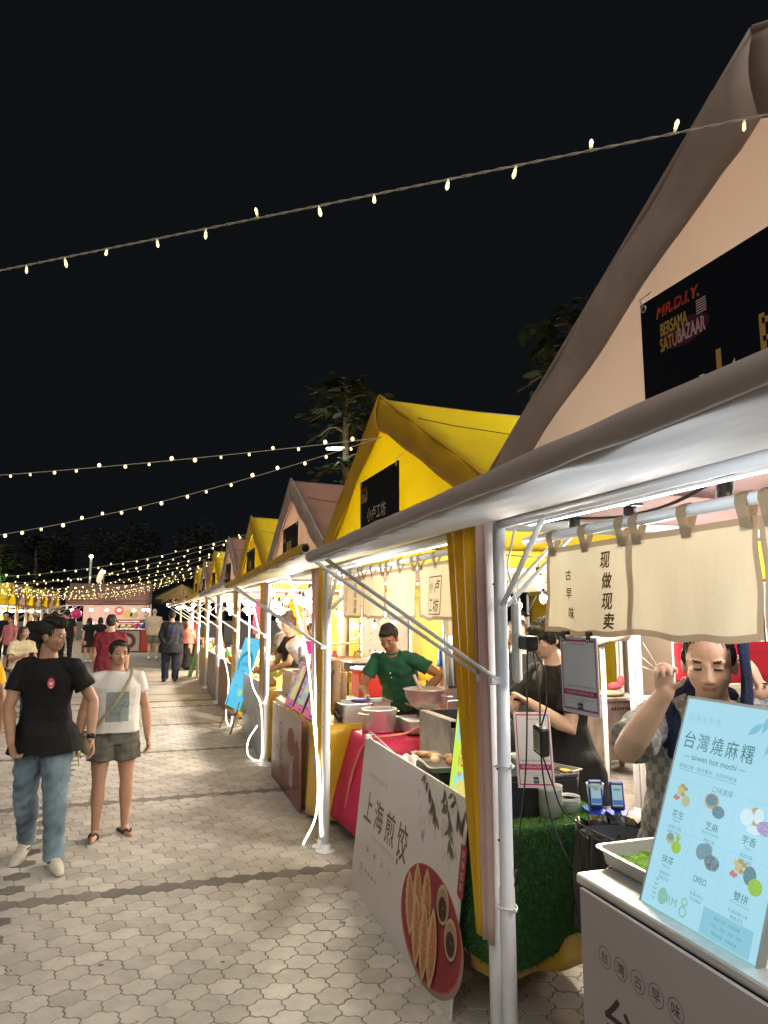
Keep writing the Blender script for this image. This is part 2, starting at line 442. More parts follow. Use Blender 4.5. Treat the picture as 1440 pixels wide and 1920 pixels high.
# ================================================================== TENTS
PITCH = 2.754; Y0 = 1.134; XF = 1.285; HW = 1.33; DEP = 2.745
def make_tent(kind, label, back=False, simple=False):
    y_ = kind == 'y'
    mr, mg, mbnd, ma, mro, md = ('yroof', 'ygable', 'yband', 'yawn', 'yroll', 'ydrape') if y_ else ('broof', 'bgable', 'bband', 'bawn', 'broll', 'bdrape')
    r = random.Random(11 if y_ else 5)
    root = thing('market_tent', label, 'tent', (0, 0, 0), 'market tents')
    PK, EV, EY = 3.045, 2.305, 1.375
    mb = MB()
    def roof(sg):
        def fn(u, v):
            x = -.02 + u * (DEP + .05); y = sg * v * EY
            z = PK + (EV - PK) * v - .035 * math.sin(math.pi * u) * (1 - v * .4) - .045 * math.sin(math.pi * v) * math.sin(math.pi * min(1, u * 1.02))
            z += .007 * math.sin(9 * v + 5 * u) * math.sin(math.pi * u) + .008 * math.sin(26 * u + 6 * v) * math.exp(-5 * u) * math.sin(math.pi * v) + .006 * math.sin(22 * v + 3) * math.exp(-6 * (1 - v))
            if v < .07: z -= .012 * (1 - v / .07)
            return (x, y, z)
        return fn
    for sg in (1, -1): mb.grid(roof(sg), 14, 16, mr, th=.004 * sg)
    mb.tube([np.array(roof(-1)(u, .34)) + (0, 0, .004) for u in np.linspace(.02, .98, 14)], .0025, 'black', 5)
    mb.build('roof', root)
    # front fascia band along both rakes, puffed like a sleeve
    mb = MB()
    for sg in (1, -1):
        def fn(u, v):
            y = sg * u * (EY + .0)
            z0 = PK + (EV - PK) * u - (.012 if u < .05 else 0)
            drop = .205 * (1 - .25 * u)
            z = z0 + .012 - v * drop; x = -.024 - .016 * math.sin(math.pi * v) - .006 * math.sin(17 * u + 3 * v)
            return (x, y, z)
        mb.grid(fn, 22, 6, mbnd, th=.005 * -sg)
        mb.tube([(-.027, sg * t * EY, PK + (EV - PK) * t + .006) for t in np.linspace(0, 1, 12)], .010, mbnd, 6)
    mb.build('rake_band', root)
    # gable wall
    mb = MB()
    def gab(u, v):
        y = (u * 2 - 1) * 1.34; zt = max(PK + (EV - PK) * abs(y) / EY - .03, 2.13)
        z = 2.12 + (zt - 2.12) * v
        return (.045 + .022 * math.sin(3.2 * y + 1) * math.sin(math.pi * v) + .01 * math.sin(7 * y), y, z)
    mb.grid(gab, 30, 10, mg, th=.004)
    mb.build('gable_wall', root)
    mb = MB(); mb.grid(lambda u, v: (DEP - .04 - gab(u, v)[0], gab(u, v)[1], 2.0 + (gab(u, v)[2] - 2.12) * (gab(u, 1)[2] - 2.0) / max(gab(u, 1)[2] - 2.12, .01)), 24, 8, mg, th=-.004)
    mb.build('gable_wall', root)
    # awning
    mb = MB()
    rb, zc, xc = .0185, 1.985, -.745
    def awn(u, v):
        y = (u * 2 - 1) * 1.315; wr = math.sin(31 * u + 3 * math.sin(17 * u)); w2 = math.sin(83 * u + 5 * math.sin(9 * u))
        if v < .6:
            t = v / .6; x = -.012 + (xc + .012) * t; z = 2.128 + (zc - rb - 2.128) * t - .006 * math.sin(math.pi * t) + .0045 * wr * t ** 4 * (1 - t * .4) + .0022 * w2 * t ** 6 + .005 * math.sin(7 * u + 2 * t) * math.sin(math.pi * t)
        else:
            t = (v - .6) / .4; a = R(-90 - 225 * t); r_ = rb + .0022 * wr * (1 - t) + .0012 * w2 * (1 - t) + .001 * math.sin(19 * u); x = xc + r_ * math.cos(a); z = zc + r_ * math.sin(a)
        return (x, y, z - .015 * y * min(1, -x / .7))
    mb.grid(lambda u, v: awn(u, v * .64), 130, 14, ma, th=.0025); mb.grid(lambda u, v: awn(u, .64 + .36 * v), 130, 14, 'edge' if not y_ else 'yband', th=.0025)
    mb.build('awning', root)
    mb = MB(); mb.tube([(xc + .012, y, zc + rb * .92 + .0015 * math.sin(9 * y) - .015 * y) for y in np.linspace(-1.315, 1.315, 30)], .0045, mro, 6); mb.build('awning_piping', root)
    mb = MB(); mb.tube([(-.745, -1.345, 2.005), (-.745, 1.345, 1.965)], .015, 'white', 14, cap=False)
    for sg in (1, -1): mb.tube([(-.745, sg * 1.344, 1.985 - .02 * sg), (-.745, sg * 1.30, 1.985 - .0195 * sg)], .0135, 'blackh', 14, cap=True)
    mb.build('awning_roller', root)
    for sg in (1, -1):
        mb = MB(); mb.tube([(-.72, sg * 1.30, 1.975), (-.03, sg * 1.315, 1.525)], .007, 'grey', 8); mb.box((-.03, sg * 1.325, 1.52), (.05, .03, .03), 'white', bev=.004)
        mb.build('awning_arm', root)
    for px_ in (0, DEP):
        for sg in (1, -1):
            mb = MB(); x = px_; y = sg * HW
            mb.tube([(x, y, .0), (x, y, .78), (x, y, .79), (x, y, 2.13)], [.0285, .0285, .0255, .0255], 'white', 14)
            for z in (1.88, 1.2, .95): mb.box((x - .029, y, z), (.004, .007, .007), 'black')
            p = mb.build('post', root)
            mb = MB(); mb.lathe([(.075, 0), (.075, .006), (.06, .01), (.036, .014), (.036, .05), (.0, .05)], (x, y, .13), 'white', 20); b = mb.build('base_plate', root)
    mb = MB()
    for sg in (1, -1):
        mb.tube([(0, sg * HW, 2.12), (DEP, sg * HW, 2.12)], .02, 'white', 10)
        for x in (0, DEP):
            mb.tube([(x, 0, PK - .05), (x, sg * HW, EV - .03)], .018, 'white', 8)
            mb.tube([(x, sg * (HW - .02), 1.80), (x, sg * (HW - .34), 2.11)], .013, 'white', 8, ell=.5)
        mb.tube([(.03, sg * HW, 1.80), (.36, sg * HW, 2.11)], .016, 'white', 8, ell=.5)
    for x in (0, DEP): mb.tube([(x, -HW, 2.115), (x, HW, 2.115)], .022, 'white', 10)
    mb.tube([(0, 0, PK - .05), (DEP, 0, PK - .05)], .018, 'white', 8)
    mb.build('frame', root)
    for sg in (1, -1):
        mb = MB(); mb.grid(lambda u, v: (.02 + u * (DEP - .04), sg * (1.362 + .008 * math.sin(9 * u) * v), 2.315 - .20 * v + .008 * math.sin(14 * u) * v), 20, 3, mr, th=.003); mb.build('side_valance', root)
    # corner drapes gathered against the front posts
    for sg in (1, -1):
        mb = MB()
        def dr(u, v):
            z = 2.2 - v * 1.62
            W_ = (1 - v) ** 1.05 * (.30 if sg < 0 else .07) + (.03 if sg < 0 else .07)
            xx = -.048 + .013 * math.sin(u * (16 if sg < 0 else 10) + v * 1.5) * (1.1 - .5 * v) + .02 * (1 - v) * u
            yy = sg * HW + (.028 if sg < 0 else .030) + u * W_ + .006 * math.sin(5 * v + sg)
            return (xx, yy, z)
        mb.grid(dr, 22, 18, md, th=.003)
        mb.build('drape', root)
    if back:
        mb = MB()
        def bk(u, v):
            y = (u * 2 - 1) * 1.3; return (DEP - .03 + .02 * math.sin(5 * y) * (1 - v), y, .16 + 2.0 * v)
        mb.grid(bk, 24, 8, mg, th=.003); mb.build('back_wall', root)
    return root

tentcol = 'bybybyby'
LBL = ['nearest beige tent whose tall gable leaves the top right corner of the photo',
 'yellow tent over the green turf table, second in the row on the right',
 'beige tent behind the bright yellow one, over the three candy coloured menus',
 'yellow tent over the silver grey counter board, fourth in the right row',
 'greyish beige tent in the middle of the right row, between two deep yellow ones',
 'yellow tent over the blue easel menu, sixth in the right row',
 'beige tent near the end of the right row, second from its far end',
 'last yellow tent of the right row, beside the straw fringe']
protoB = make_tent('b', LBL[0]); protoY = make_tent('y', LBL[1])
backY = make_tent('y', LBL[3], back=True); backB = make_tent('b', LBL[4], back=True)
TENTS = []
for k in range(8):
    Yc = Y0 + PITCH * k
    src = {0: protoB, 1: protoY, 3: backY, 4: backB}.get(k)
    if src is None: src = copy_tree({2: protoB, 5: backY, 6: backB, 7: backY}[k])
    src.location = (XF, Yc, 0); src['label'] = LBL[k]
    for ch in src.children:
        if ch.name.startswith('base_plate'):
            pass
    TENTS.append(src)
    z = 0
    for ch in src.children:
        if ch.name.startswith('base_plate'):
            ys = Yc + np.mean([v.co.y for v in ch.data.vertices]); ch.location.z = gz(ys) - .13
for ch in TENTS[0].children:
    if ch.name.split('.')[0] in ('roof', 'rake_band', 'gable_wall'): ch.scale.z = 1.055; ch.location.z = 2.3 * (1 - 1.055); ch.location.y = -.02
FL = ['yellow tent nearest in the far left row, cut by the left edge', 'grey beige tent second in the far left row', 'yellow tent third in the far left row, under the green lit tree',
      'beige tent fourth in the far left row', 'yellow tent fifth in the far left row', 'beige tent sixth in the far left row', 'yellow tent at the far end of the left row']
for k in range(7):
    c = copy_tree(backY if k % 2 == 0 else backB); c.location = (-5.35 + .06 * k, 33.2 + 2.1 * k, .0); c.rotation_euler = (0, 0, math.pi); c.scale = (1, .76, 1); c['label'] = FL[k]; c['group'] = 'tents of the far left row'
    for ch in c.children:
        if ch.name.startswith('base_plate'): ch.location.z = .157 - .13
# the brown tent that closes the lane, seen from its roof side
c = copy_tree(protoB); c.location = (-3.15, 33.6, .0); c.rotation_euler = (0, 0, 0); c.scale = (1.2, 1, 1)
c['label'] = 'brown roofed tent closing the far end of the lane, ridge across the view'; c['group'] = 'tents at the far end'
for ch in list(c.children):
    if ch.name.startswith('base_plate'): ch.location.z = .157 - .13
endtent = c
# second row behind, backs towards us
BKL = ['beige tent of the back row behind the crimson cloth', 'beige tent of the back row, beside the steel oven', 'yellow tent of the back row, seen past the young cook']
for k, (src, yy) in enumerate([(backB, 5.2), (backB, 7.95), (backY, 10.7)]):
    c = copy_tree(src); c.location = (9.6, yy, 0); c.rotation_euler = (0, 0, math.pi); c['label'] = BKL[k]; c['group'] = 'tents of the back row'
    for ch in c.children:
        if ch.name.startswith('base_plate'): ch.location.z = gz(yy) - .13
# ================================================================== NAME BOARDS on the gables
def logo(fc, a, b, s):
    fc.disc(a + .09 * s, b - .085 * s, .085 * s, .035 * s, mt_('logo_plum', (.07, .012, .03)), 1)
    fc.text('MR.D.I.Y.', a + .072 * s, b, .03 * s, mt_('logo_outline', (.55, .42, .32)), 2, w=.156 * s, shear=.25)
    fc.text('MR.D.I.Y.', a + .0715 * s, b, .026 * s, mt_('logo_red', (.50, .03, .012)), 3, w=.15 * s, shear=.25, bold=.002 * s)
    fc.text('BERSAMA', a + .052 * s, b - .052 * s, .034 * s, mt_('logo_gold', (.42, .27, .06)), 2, w=.098 * s, bold=.0018 * s)
    fc.text('SATU', a + .03 * s, b - .093 * s, .036 * s, mt_('logo_gold', None), 2, w=.062 * s, bold=.0018 * s)
    fc.text('BAZAAR', a + .112 * s, b - .09 * s, .038 * s, mt_('logo_pink', (.52, .30, .33)), 2, w=.094 * s, bold=.002 * s)
    for i in range(6): fc.rect(a + .135 * s, b - .028 * s - i * .0065 * s, .034 * s, .0035 * s, mt_('logo_stripe', (.55, .38, .38)), 3)
def mt_(n, c):
    if n not in mt: mt[n] = M(n, c, .6)
    return mt[n]
SIGNT = ['', '小卢工坊', '糖糕', '麻辣', '', '', '', '']
SIGNL = ['navy name board with a small red and gold logo on the nearest beige gable', 'navy name board with four white characters on the first yellow gable',
 'navy name board with two gold characters on the beige gable past the yellow one', 'small dark name board on the second yellow gable of the right row',
 'dark name board on the greyish beige gable mid row', 'dark name board on the yellow gable just past the greyish one', 'tiny dark name board on the second last gable of the right row', 'tiny dark name board on the farthest yellow gable of the right row']
for k in range(8):
    Yc = Y0 + PITCH * k
    yl, yr = (1.56, .70) if k == 0 else (Yc + .425, Yc - .30)
    zb, ztp = (2.28, 2.62) if k == 0 else (2.27, 2.60)
    mb = MB(); x = XF - .018
    mb.box((x + .004, (yl + yr) / 2, (zb + ztp) / 2), (.008, yl - yr, ztp - zb), 'navy', bev=.002)
    fc = Face(mb, (x, yl, zb), (0, -1, 0), (0, 0, 1))
    if k == 0:
        logo(fc, .075, .286 - .0, 1.0)
        gold = mt_('gold_lettering', (.50, .30, .07))
        fc.rect(.262, .02, .016, .095, gold, 1); fc.rect(.25, .05, .04, .012, gold, 1)
        fc.rect(.392, .06, .016, .09, gold, 1); fc.rect(.40, .125, .10, .014, gold, 1); fc.rect(.49, .05, .014, .09, gold, 1); fc.rect(.40, .085, .10, .012, gold, 1)
        fc.poly([(.205, .062), (.222, .064), (.222, .07), (.205, .07)], 'whitep'); fc.poly([(.30, .055), (.318, .06), (.318, .076)], 'whitep')
    else:
        logo(fc, .03, .27, .75)
        if k == 1: fc.text(SIGNT[k], .33, .10, .085, mt_('white_lettering', (.62, .55, .48)), 1, w=.36)
        elif SIGNT[k]: fc.text(SIGNT[k], .33, .13, .12, mt_('gold_lettering', (.50, .30, .07)), 1, w=.26, bold=.004)
        else: fc.text('小吃', .33, .12, .11, mt_('gold_lettering', (.50, .30, .07)), 1, w=.24, bold=.004)
    o = single(mb, 'name_board', SIGNL[k], 'sign', (x, (yl + yr) / 2, zb), 'name boards on the gables')
    for yy in (yl - .02, yr + .02):
        mb = MB(); c = np.array([x - .004, yy, ztp - .02])
        mb.tube([c + np.array([0, .009 * math.cos(t), .009 * math.sin(t)]) for t in np.linspace(0, 6.28, 12)], .0025, 'steel', 6)
        mb.tube([c + (0, 0, .003), c + (-.002, .012 if yy > Yc else -.012, .03), (x + .04, yy + (.02 if yy > Yc else -.02), ztp + .045)], .0022, 'cable', 5)
        mb.build('eyelet', o)

# ================================================================== FAIRY LIGHTS
def sag(p, q, d, n=40):
    p, q = np.array(p, float), np.array(q, float)
    return [p + (q - p) * t - np.array([0, 0, d * 4 * t * (1 - t)]) for t in np.linspace(0, 1, n)]
def fairy(p, q, d, nb, label, r=.0028, br=.0085, tw=True, grp='fairy light strings over the lane', mat='fairyn', seed=1, first=0.02):
    rr = random.Random(seed); mid = (np.array(p) + np.array(q)) / 2
    root = thing('fairy_light_string', label, 'string lights', tuple(p), grp)
    mb = MB(); P = sag(p, q, d, 220 if tw else 50)
    if tw:
        for ph in (0, math.pi):
            mb.tube([a + np.array([0, 0.002 * math.cos(i * 1.35 + ph), .002 * math.sin(i * 1.35 + ph)]) for i, a in enumerate(sag(p, q, d, 520))], .0017, 'cable', 5)
    else: mb.tube(P, r, 'cable', 5)
    mb.build('cable', root)
    proto = None
    for i in range(nb):
        t = first + (1 - first) * (i + rr.uniform(-.12, .12)) / nb; t = min(max(t, 0.005), .995)
        c = np.array(p) + (np.array(q) - np.array(p)) * t - np.array([0, 0, d * 4 * t * (1 - t)])
        up = rr.choice((-1, -1, 1)) if tw else rr.choice((-1, -1, 1)); ti = Matrix.Rotation(rr.uniform(-.35, .35), 3, 'X') @ Matrix.Rotation(rr.uniform(-.3, .3), 3, 'Y')
        if tw:
            mb = MB(); R3 = ti @ (Matrix.Rotation(math.pi, 3, 'X') if up < 0 else Matrix.Identity(3))
            mb.lathe([(0, 0), (.0035, .001), (.0035, .012), (.0045, .013)], (0, 0, 0), 'frost', 8, rot=R3)
            mb.lathe([(.0042, .012), (br * .62, .020), (br * .78, .027), (br * .5, .034), (0, .038)], (0, 0, 0), mat, 10, rot=R3)
            b = mb.build('bulb', None); b.parent = root; b.location = tuple(c - np.array(root.location)); b.scale = (rr.uniform(.68, .92),) * 3
        else:
            if proto is None:
                mb = MB(); mb.ell((0, 0, 0), (br, br, br * 1.2), mat, 8); proto = b = mb.build('bulb', None)
            else: b = proto.copy(); COL.objects.link(b)
            b.parent = root; b.location = tuple(c - np.array(root.location) + np.array([0, 0, br * 1.3 * up])); s_ = rr.uniform(.75, 1.25); b.scale = (s_,) * 3
    return root
fairy((1.222, 1.06, 2.832), (-6.2, 6.9, 2.92), .0, 55, 'nearest fairy light string, a clear twisted cable crossing high over the whole picture', br=.0072, seed=4, first=.004)
fairy((1.27, 3.90, 2.80), (-6.0, 8.1, 2.8), .145, 49, 'fairy light string from the first yellow peak, the upper of its two', br=.0095, tw=False, seed=5, mat='fairy')
fairy((1.27, 3.88, 2.80), (-6.0, 9.5, 2.8), .55, 54, 'fairy light string from the first yellow peak, the lower of its two', br=.0095, tw=False, seed=6, mat='fairy')
FS = []
for k in range(3, 8):
    yk = Y0 + PITCH * k; FS += [((1.27, yk - .05, 2.82), (-6.0, yk + 4.6, 2.82), .50 + .03 * (k % 2)), ((1.27, yk + .05, 2.80), (-6.0, yk + 6.6, 2.8), .60)]
for k in range(6): FS += [((.9, 22.5 + 1.5 * k, 2.95), (-5.4, 26.5 + 2.0 * k, 2.95), .52 + .06 * (k % 3))]
words_ = ['first', 'second', 'third', 'fourth', 'fifth', 'sixth', 'seventh', 'eighth', 'ninth', 'tenth', 'eleventh', 'twelfth', 'thirteenth', 'fourteenth', 'fifteenth', 'sixteenth', 'seventeenth', 'eighteenth', 'nineteenth']
for i, (p, q, d) in enumerate(FS):
    fairy(p, q, d, 44 if i < 10 else 34, words_[i].capitalize() + ' distant fairy light string beyond the pair on the first yellow peak', br=.011 if i < 4 else (.011 if i < 10 else .010), tw=False, seed=20 + i, r=.003, grp='distant fairy light strings', mat='fairy')

# ================================================================== NEON CORDS on the posts
def bez(P, n=14):
    P = [np.array(p, float) for p in P]; out = []
    Q = [2 * P[0] - P[1]] + P + [2 * P[-1] - P[-2]]
    for i in range(1, len(Q) - 2):
        a, b, c, d = Q[i - 1:i + 3]
        for t in np.linspace(0, 1, n, endpoint=False):
            out.append(.5 * ((2 * b) + (c - a) * t + (2 * a - 5 * b + 4 * c - d) * t * t + (3 * b - a - 3 * c + d) * t ** 3))
    return out + [P[-1]]
def neon(pts, label, r=.0078):
    mb = MB(); mb.tube(bez(pts), r, 'neon', 8, round_=True)
    return single(mb, 'neon_cord', label, 'neon light', tuple(pts[-1]), 'glowing neon cords tied to the posts')
neon([(1.20, 7.6, 2.10), (1.17, 6.5, 2.10), (1.15, 6.02, 2.05), (1.15, 5.78, 1.85), (1.2, 5.55, 1.45), (1.22, 5.35, .95), (1.225, 5.22, .6), (1.22, 5.26, .32), (1.16, 5.38, .105)], 'white neon cord arching down the post by the maroon board to the paving')
neon([(1.24, 5.42, 1.95), (1.235, 5.40, 1.5), (1.235, 5.34, 1.0), (1.24, 5.24, .6), (1.245, 5.22, .3), (1.25, 5.20, .2)], 'straight white neon cord behind the arching one on the same post')
neon([(1.22, 8.95, 2.05), (1.19, 8.8, 1.8), (1.19, 8.78, 1.3), (1.2, 8.5, .95), (1.22, 8.0, .8), (1.235, 7.92, .55), (1.24, 7.94, .25), (1.21, 8.12, .17), (1.15, 8.35, .2), (1.15, 8.35, .35), (1.2, 8.05, .55)], 'white neon cord ending in a teardrop loop at the foot of the second post')
neon([(1.235, 8.8, 1.85), (1.25, 8.3, 1.5), (1.27, 8.0, 1.35), (1.28, 7.9, 1.1), (1.28, 7.9, .9), (1.25, 7.95, .8)], 'short white neon cord crossing to the second post above the teardrop loop')
neon([(1.2, 12.2, 2.05), (1.18, 12.4, 1.75), (1.16, 11.6, 1.2), (1.17, 11.0, .95), (1.18, 10.8, .75), (1.19, 11.1, .35), (1.18, 10.9, .2), (1.19, 10.5, .2), (1.21, 10.45, .34)], 'white neon cord hooking behind the blue easel menu')

# ================================================================== BULBS inside the stalls
def festoon(p, q, drops, label, br=.045, e=0, lam=None, d=.03, mat='bulb', n_l=1):
    root = thing('festoon_string', label, 'string lights', tuple(p), 'bulb strings inside the stalls')
    mb = MB(); mb.tube(sag(p, q, d, 16), .004, 'black', 6)
    mb.build('cable', root)
    for t, dr in drops:
        c = np.array(p) + (np.array(q) - np.array(p)) * t - np.array([0, 0, d * 4 * t * (1 - t)])
        mb = MB(); mb.tube([c, c - (0, 0, dr)], .0028, 'black', 5); mb.lathe([(.0, .0), (.016, .0), (.018, -.05), (.0, -.05)][::-1], c - (0, 0, dr - .0), 'black', 10)
        b = mb.build('bulb_holder', root)
        mb = MB(); mb.lathe([(0, -.13 - br * .3), (br * .6, -.12 - br * .2), (br, -.085 - br * .1), (br * .95, -.065), (br * .5, -.052)], c - (0, 0, dr), mat, 14)
        mb.lathe([(br * .5, -.05), (br * .36, -.04)], c - (0, 0, dr), 'whitep', 12)
        mb.build('bulb', root)
    for i in range(n_l if e else 0):
        t = (i + .5) / n_l
        lamp('bulb_light', tuple(np.array(p) + (np.array(q) - np.array(p)) * t + (np.array([0, 0, -.25]) if lam is None else lam)), e / n_l, root, (1, .86, .70))
    return root
festoon((1.62, 5.9, 2.12), (1.62, 8.0, 2.12), [(.50, .16), (.62, .18), (.74, .13), (.86, .12), (.95, .10), (.70, .02)], 'string of five big glaring bulbs over the melon stall with three candy coloured menus', br=.058, e=320, lam=np.array([.5, 0, -.3]))
festoon((1.5, 3.7, 2.13), (3.9, 3.9, 2.13), [(.3, .06), (.6, .08), (.9, .07)], 'string of bulbs under the first yellow tent, mostly behind the linen curtain', br=.032, e=170, lam=np.array([.3, 0, -.2]))
festoon((2.9, 6.0, 2.1), (4.0, 6.02, 2.08), [(.28, .09), (.38, .14), (.63, .06)], 'string of three warm bulbs against the back of the second tent', br=.036, e=60)
for k in range(3, 8):
    Yc = Y0 + PITCH * k
    festoon((1.55, Yc - 1.2, 2.12), (1.7, Yc + 1.2, 2.12), [(.1, .1), (.25, .2), (.4, .12), (.55, .22), (.7, .1), (.85, .18), (.95, .06)],
            ['bulb string under the yellow tent with the easel menu', 'bulb string under the greyish beige tent', 'bulb string in the sixth stall of the right row', 'bulb string in the second last stall of the right row', 'bulb string in the last stall of the right row'][k - 3], br=.042, e=380, lam=np.array([.35, 0, -.3]), mat='bulbfar')
    festoon((3.2, Yc - 1.2, 2.05), (3.2, Yc + 1.2, 2.05), [(.2, .1), (.45, .3), (.6, .16), (.8, .35)],
            ['rear bulb string under the yellow tent with the easel menu', 'rear bulb string under the greyish beige tent', 'rear bulb string in the sixth stall of the right row', 'rear bulb string in the second last stall of the right row', 'rear bulb string in the last stall of the right row'][k - 3], br=.038, mat='bulbfar')
for k in range(7):
    Yc = 33.2 + 2.1 * k
    festoon((-6.0, Yc - .9, 2.1), (-6.0, Yc + .9, 2.1), [(.2, .1), (.5, .12), (.8, .1)], 'bulb string in the far left row, under its ' + ['first yellow', 'first beige', 'second yellow', 'second beige', 'third yellow', 'last beige', 'last yellow'][k] + ' tent', br=.085, e=260 if k % 2 == 0 else 170, lam=np.array([-.8, 0, 0]), mat='bulbfar')
festoon((-3.1, 32.35, 2.12), (.2, 32.35, 2.12), [(.04, .12), (.1, .14), (.27, .1), (.45, .1), (.6, .1), (.78, .12), (.9, .1), (.95, .1)], 'bulb string along the eave of the brown tent closing the lane', br=.08, e=200, lam=np.array([0, .3, -.2]), mat='bulbfar', n_l=2)

# ================================================================== LED strips and lamps near us
def ledstrip(a, b, label):
    mb = MB(); a, b = np.array(a, float), np.array(b, float); L = np.linalg.norm(b - a)
    mb.box((a + b) / 2 + (0, 0, .004), (.022, L, .006), 'white'); mb.box((a + b) / 2, (.014, L * .98, .004), 'led')
    return single(mb, 'led_strip', label, 'led strip', tuple((a + b) / 2), 'led strips under the front beams')
l0 = ledstrip((XF + .03, .0, 2.088), (XF + .03, 2.3, 2.088), 'cool white led strip along the beam of the nearest beige tent')
l1 = ledstrip((XF + .03, 2.75, 2.088), (XF + .03, 5.1, 2.088), 'cool white led strip along the beam of the first yellow tent')
lamp('tent_fill_light', (2.3, 2.1, 2.2), 28, l0, (.82, .92, 1), .3); lamp('tent_fill_light', (XF - .3, 1.2, 1.8), 9, l0, (.82, .92, 1), .3)  # fill lamps added inside the tent and under the awning, no fittings there
lamp('tent_fill_light', (2.5, 3.9, 2.35), 140, l1, (1, .93, .84), .3); lamp('tent_fill_light', (XF - .3, 3.9, 1.8), 14, l1, (.85, .94, 1), .3); lamp('tent_fill_light', (2.6, 1.1, 2.45), 125, l0, (1, .93, .86), .3)  # more added fill, brightening the gable canvas and the lane
def spot(c, label, tilt):
    root = thing('spotlight', label, 'spotlight', c, 'black spotlights over the linen curtain')
    R3 = Matrix.Rotation(tilt, 3, 'X')
    mb = MB(); mb.lathe([(.0, -.0), (.021, 0), (.022, .055), (.019, .06), (0, .06)], c, 'black', 16, rot=R3); mb.build('housing', root)
    mb = MB(); mb.box(np.array(c) + np.array(R3 @ Vector((0, 0, .066))), (.05, .075, .008), 'black', rot=R3, bev=.002); mb.box(np.array(c) + np.array(R3 @ Vector((0, .0, .075))), (.014, .03, .014), 'black', rot=R3); mb.build('mount', root)
    mb = MB(); mb.lathe([(0, -.001), (.017, -.001)], c, 'led', 14, rot=R3); mb.build('lens', root)
    return root
s1 = spot((1.5, 2.272, 2.085), 'black spotlight over the character panel of the linen curtain', .05); s2 = spot((1.5, 1.952, 2.06), 'black spotlight half hidden behind the curtain rod between the other two', .1); s3 = spot((1.5, 1.545, 2.085), 'black spotlight with its mount turned towards us, nearest of the three', .25)
for s_, c in ((s1, (.70, 1, .86)), (s3, (1, .86, .55)), (s2, (.9, .9, .8))):
    p = np.array(s_.location); lamp('spot_light', tuple(p + (.045, -.05, -.11)), .55, s_, c, .03)
mb = MB(); mb.tube(bez([(1.47, 2.55, 2.13), (1.5, 2.28, 2.12), (1.5, 2.1, 2.1), (1.5, 1.95, 2.09), (1.5, 1.75, 2.10), (1.5, 1.56, 2.145), (1.42, 1.35, 2.19), (1.35, 1.1, 2.16)]), .0055, 'black', 6)
single(mb, 'power_cable', 'black cable looping from spotlight to spotlight under the nearest tent', 'cable', (1.5, 1.95, 2.09))
root = thing('led_batten', 'white battery lamp strapped upright to the nearest post', 'lamp', (1.30, 2.455, 1.55))
mb = MB(); mb.box((1.318, 2.405, 1.665), (.03, .045, .30), mt_('batten_plastic', (.72, .72, .68)), bev=.012); mb.build('housing', root)
mb = MB(); mb.tube([(1.318, 2.405, 1.815), (1.30, 2.43, 1.95), (1.32, 2.4, 2.09)], .004, 'white', 6); mb.build('cord', root)
root = thing('socket_adapter', 'black and white plug adapter sticking out beside the nearest post', 'adapter', (1.30, 2.36, 1.66))
mb = MB(); mb.tube([(1.315, 2.39, 1.672), (1.315, 2.35, 1.668)], .024, 'whitep', 14); mb.build('plug', root)
mb = MB(); mb.box((1.318, 2.318, 1.664), (.05, .07, .048), 'black', bev=.006); mb.build('body', root)
# ================================================================== TABLES AND CLOTHS
def table(c, size, z, label, rz=0):
    x, y = c; w, d = size; g = gz(y)
    root = thing('folding_table', label, 'table', (x, y, g), 'folding tables under the cloths')
    mb = MB(); mb.box((x, y, z - .012), (w, d, .024), mt_('table_board', (.5, .48, .45)), bev=.005); mb.build('table_top', root)
    for sx in (-1, 1):
        for sy in (-1, 1):
            mb = MB(); px_, py_ = x + sx * (w / 2 - .06), y + sy * (d / 2 - .07)
            mb.tube([(px_, py_, g), (px_, py_, z - .02)], .014, mt_('leg_black', (.03, .03, .03)), 8); mb.build('leg', root)
    return root
def skirt_mesh(c, size, z, zb, m, pleat=.018, n=26, flare=.0, th=.003, sides='NSEW', scallop=0):
    x, y = c; w, d = size; mb = MB()
    mb.box((x, y, z + .003), (w + .012, d + .012, .004), m)
    P = [(-w / 2, -d / 2), (w / 2, -d / 2), (w / 2, d / 2), (-w / 2, d / 2)]; N = [(0, -1), (1, 0), (0, 1), (-1, 0)]; nm = 'SENW'
    for k in range(4):
        if nm[k] not in sides: continue
        a, b = np.array(P[k]), np.array(P[(k + 1) % 4]); L = np.linalg.norm(b - a); nn = np.array(N[k]); cnt = max(3, int(L * n))
        def fn(u, v):
            q = a + (b - a) * u; f = v ** .7
            ph = u * L * n * 2
            off = .006 + pleat * f * (.6 + .4 * math.sin(ph * .37 + k)) * (1 + math.sin(ph)) + flare * v
            cor = (flare * v) * ((u - .5) * 2) ** 5
            tv = (b - a) / L
            q = q + nn * off + tv * (cor + .006 * (u * 2 - 1))
            zz = z + .003 + (zb - z) * v + (scallop * math.sin(ph * .5) * v if scallop else 0)
            return (x + q[0], y + q[1], zz)
        mb.grid(fn, cnt * 7, 8, m, th=th)
    return mb
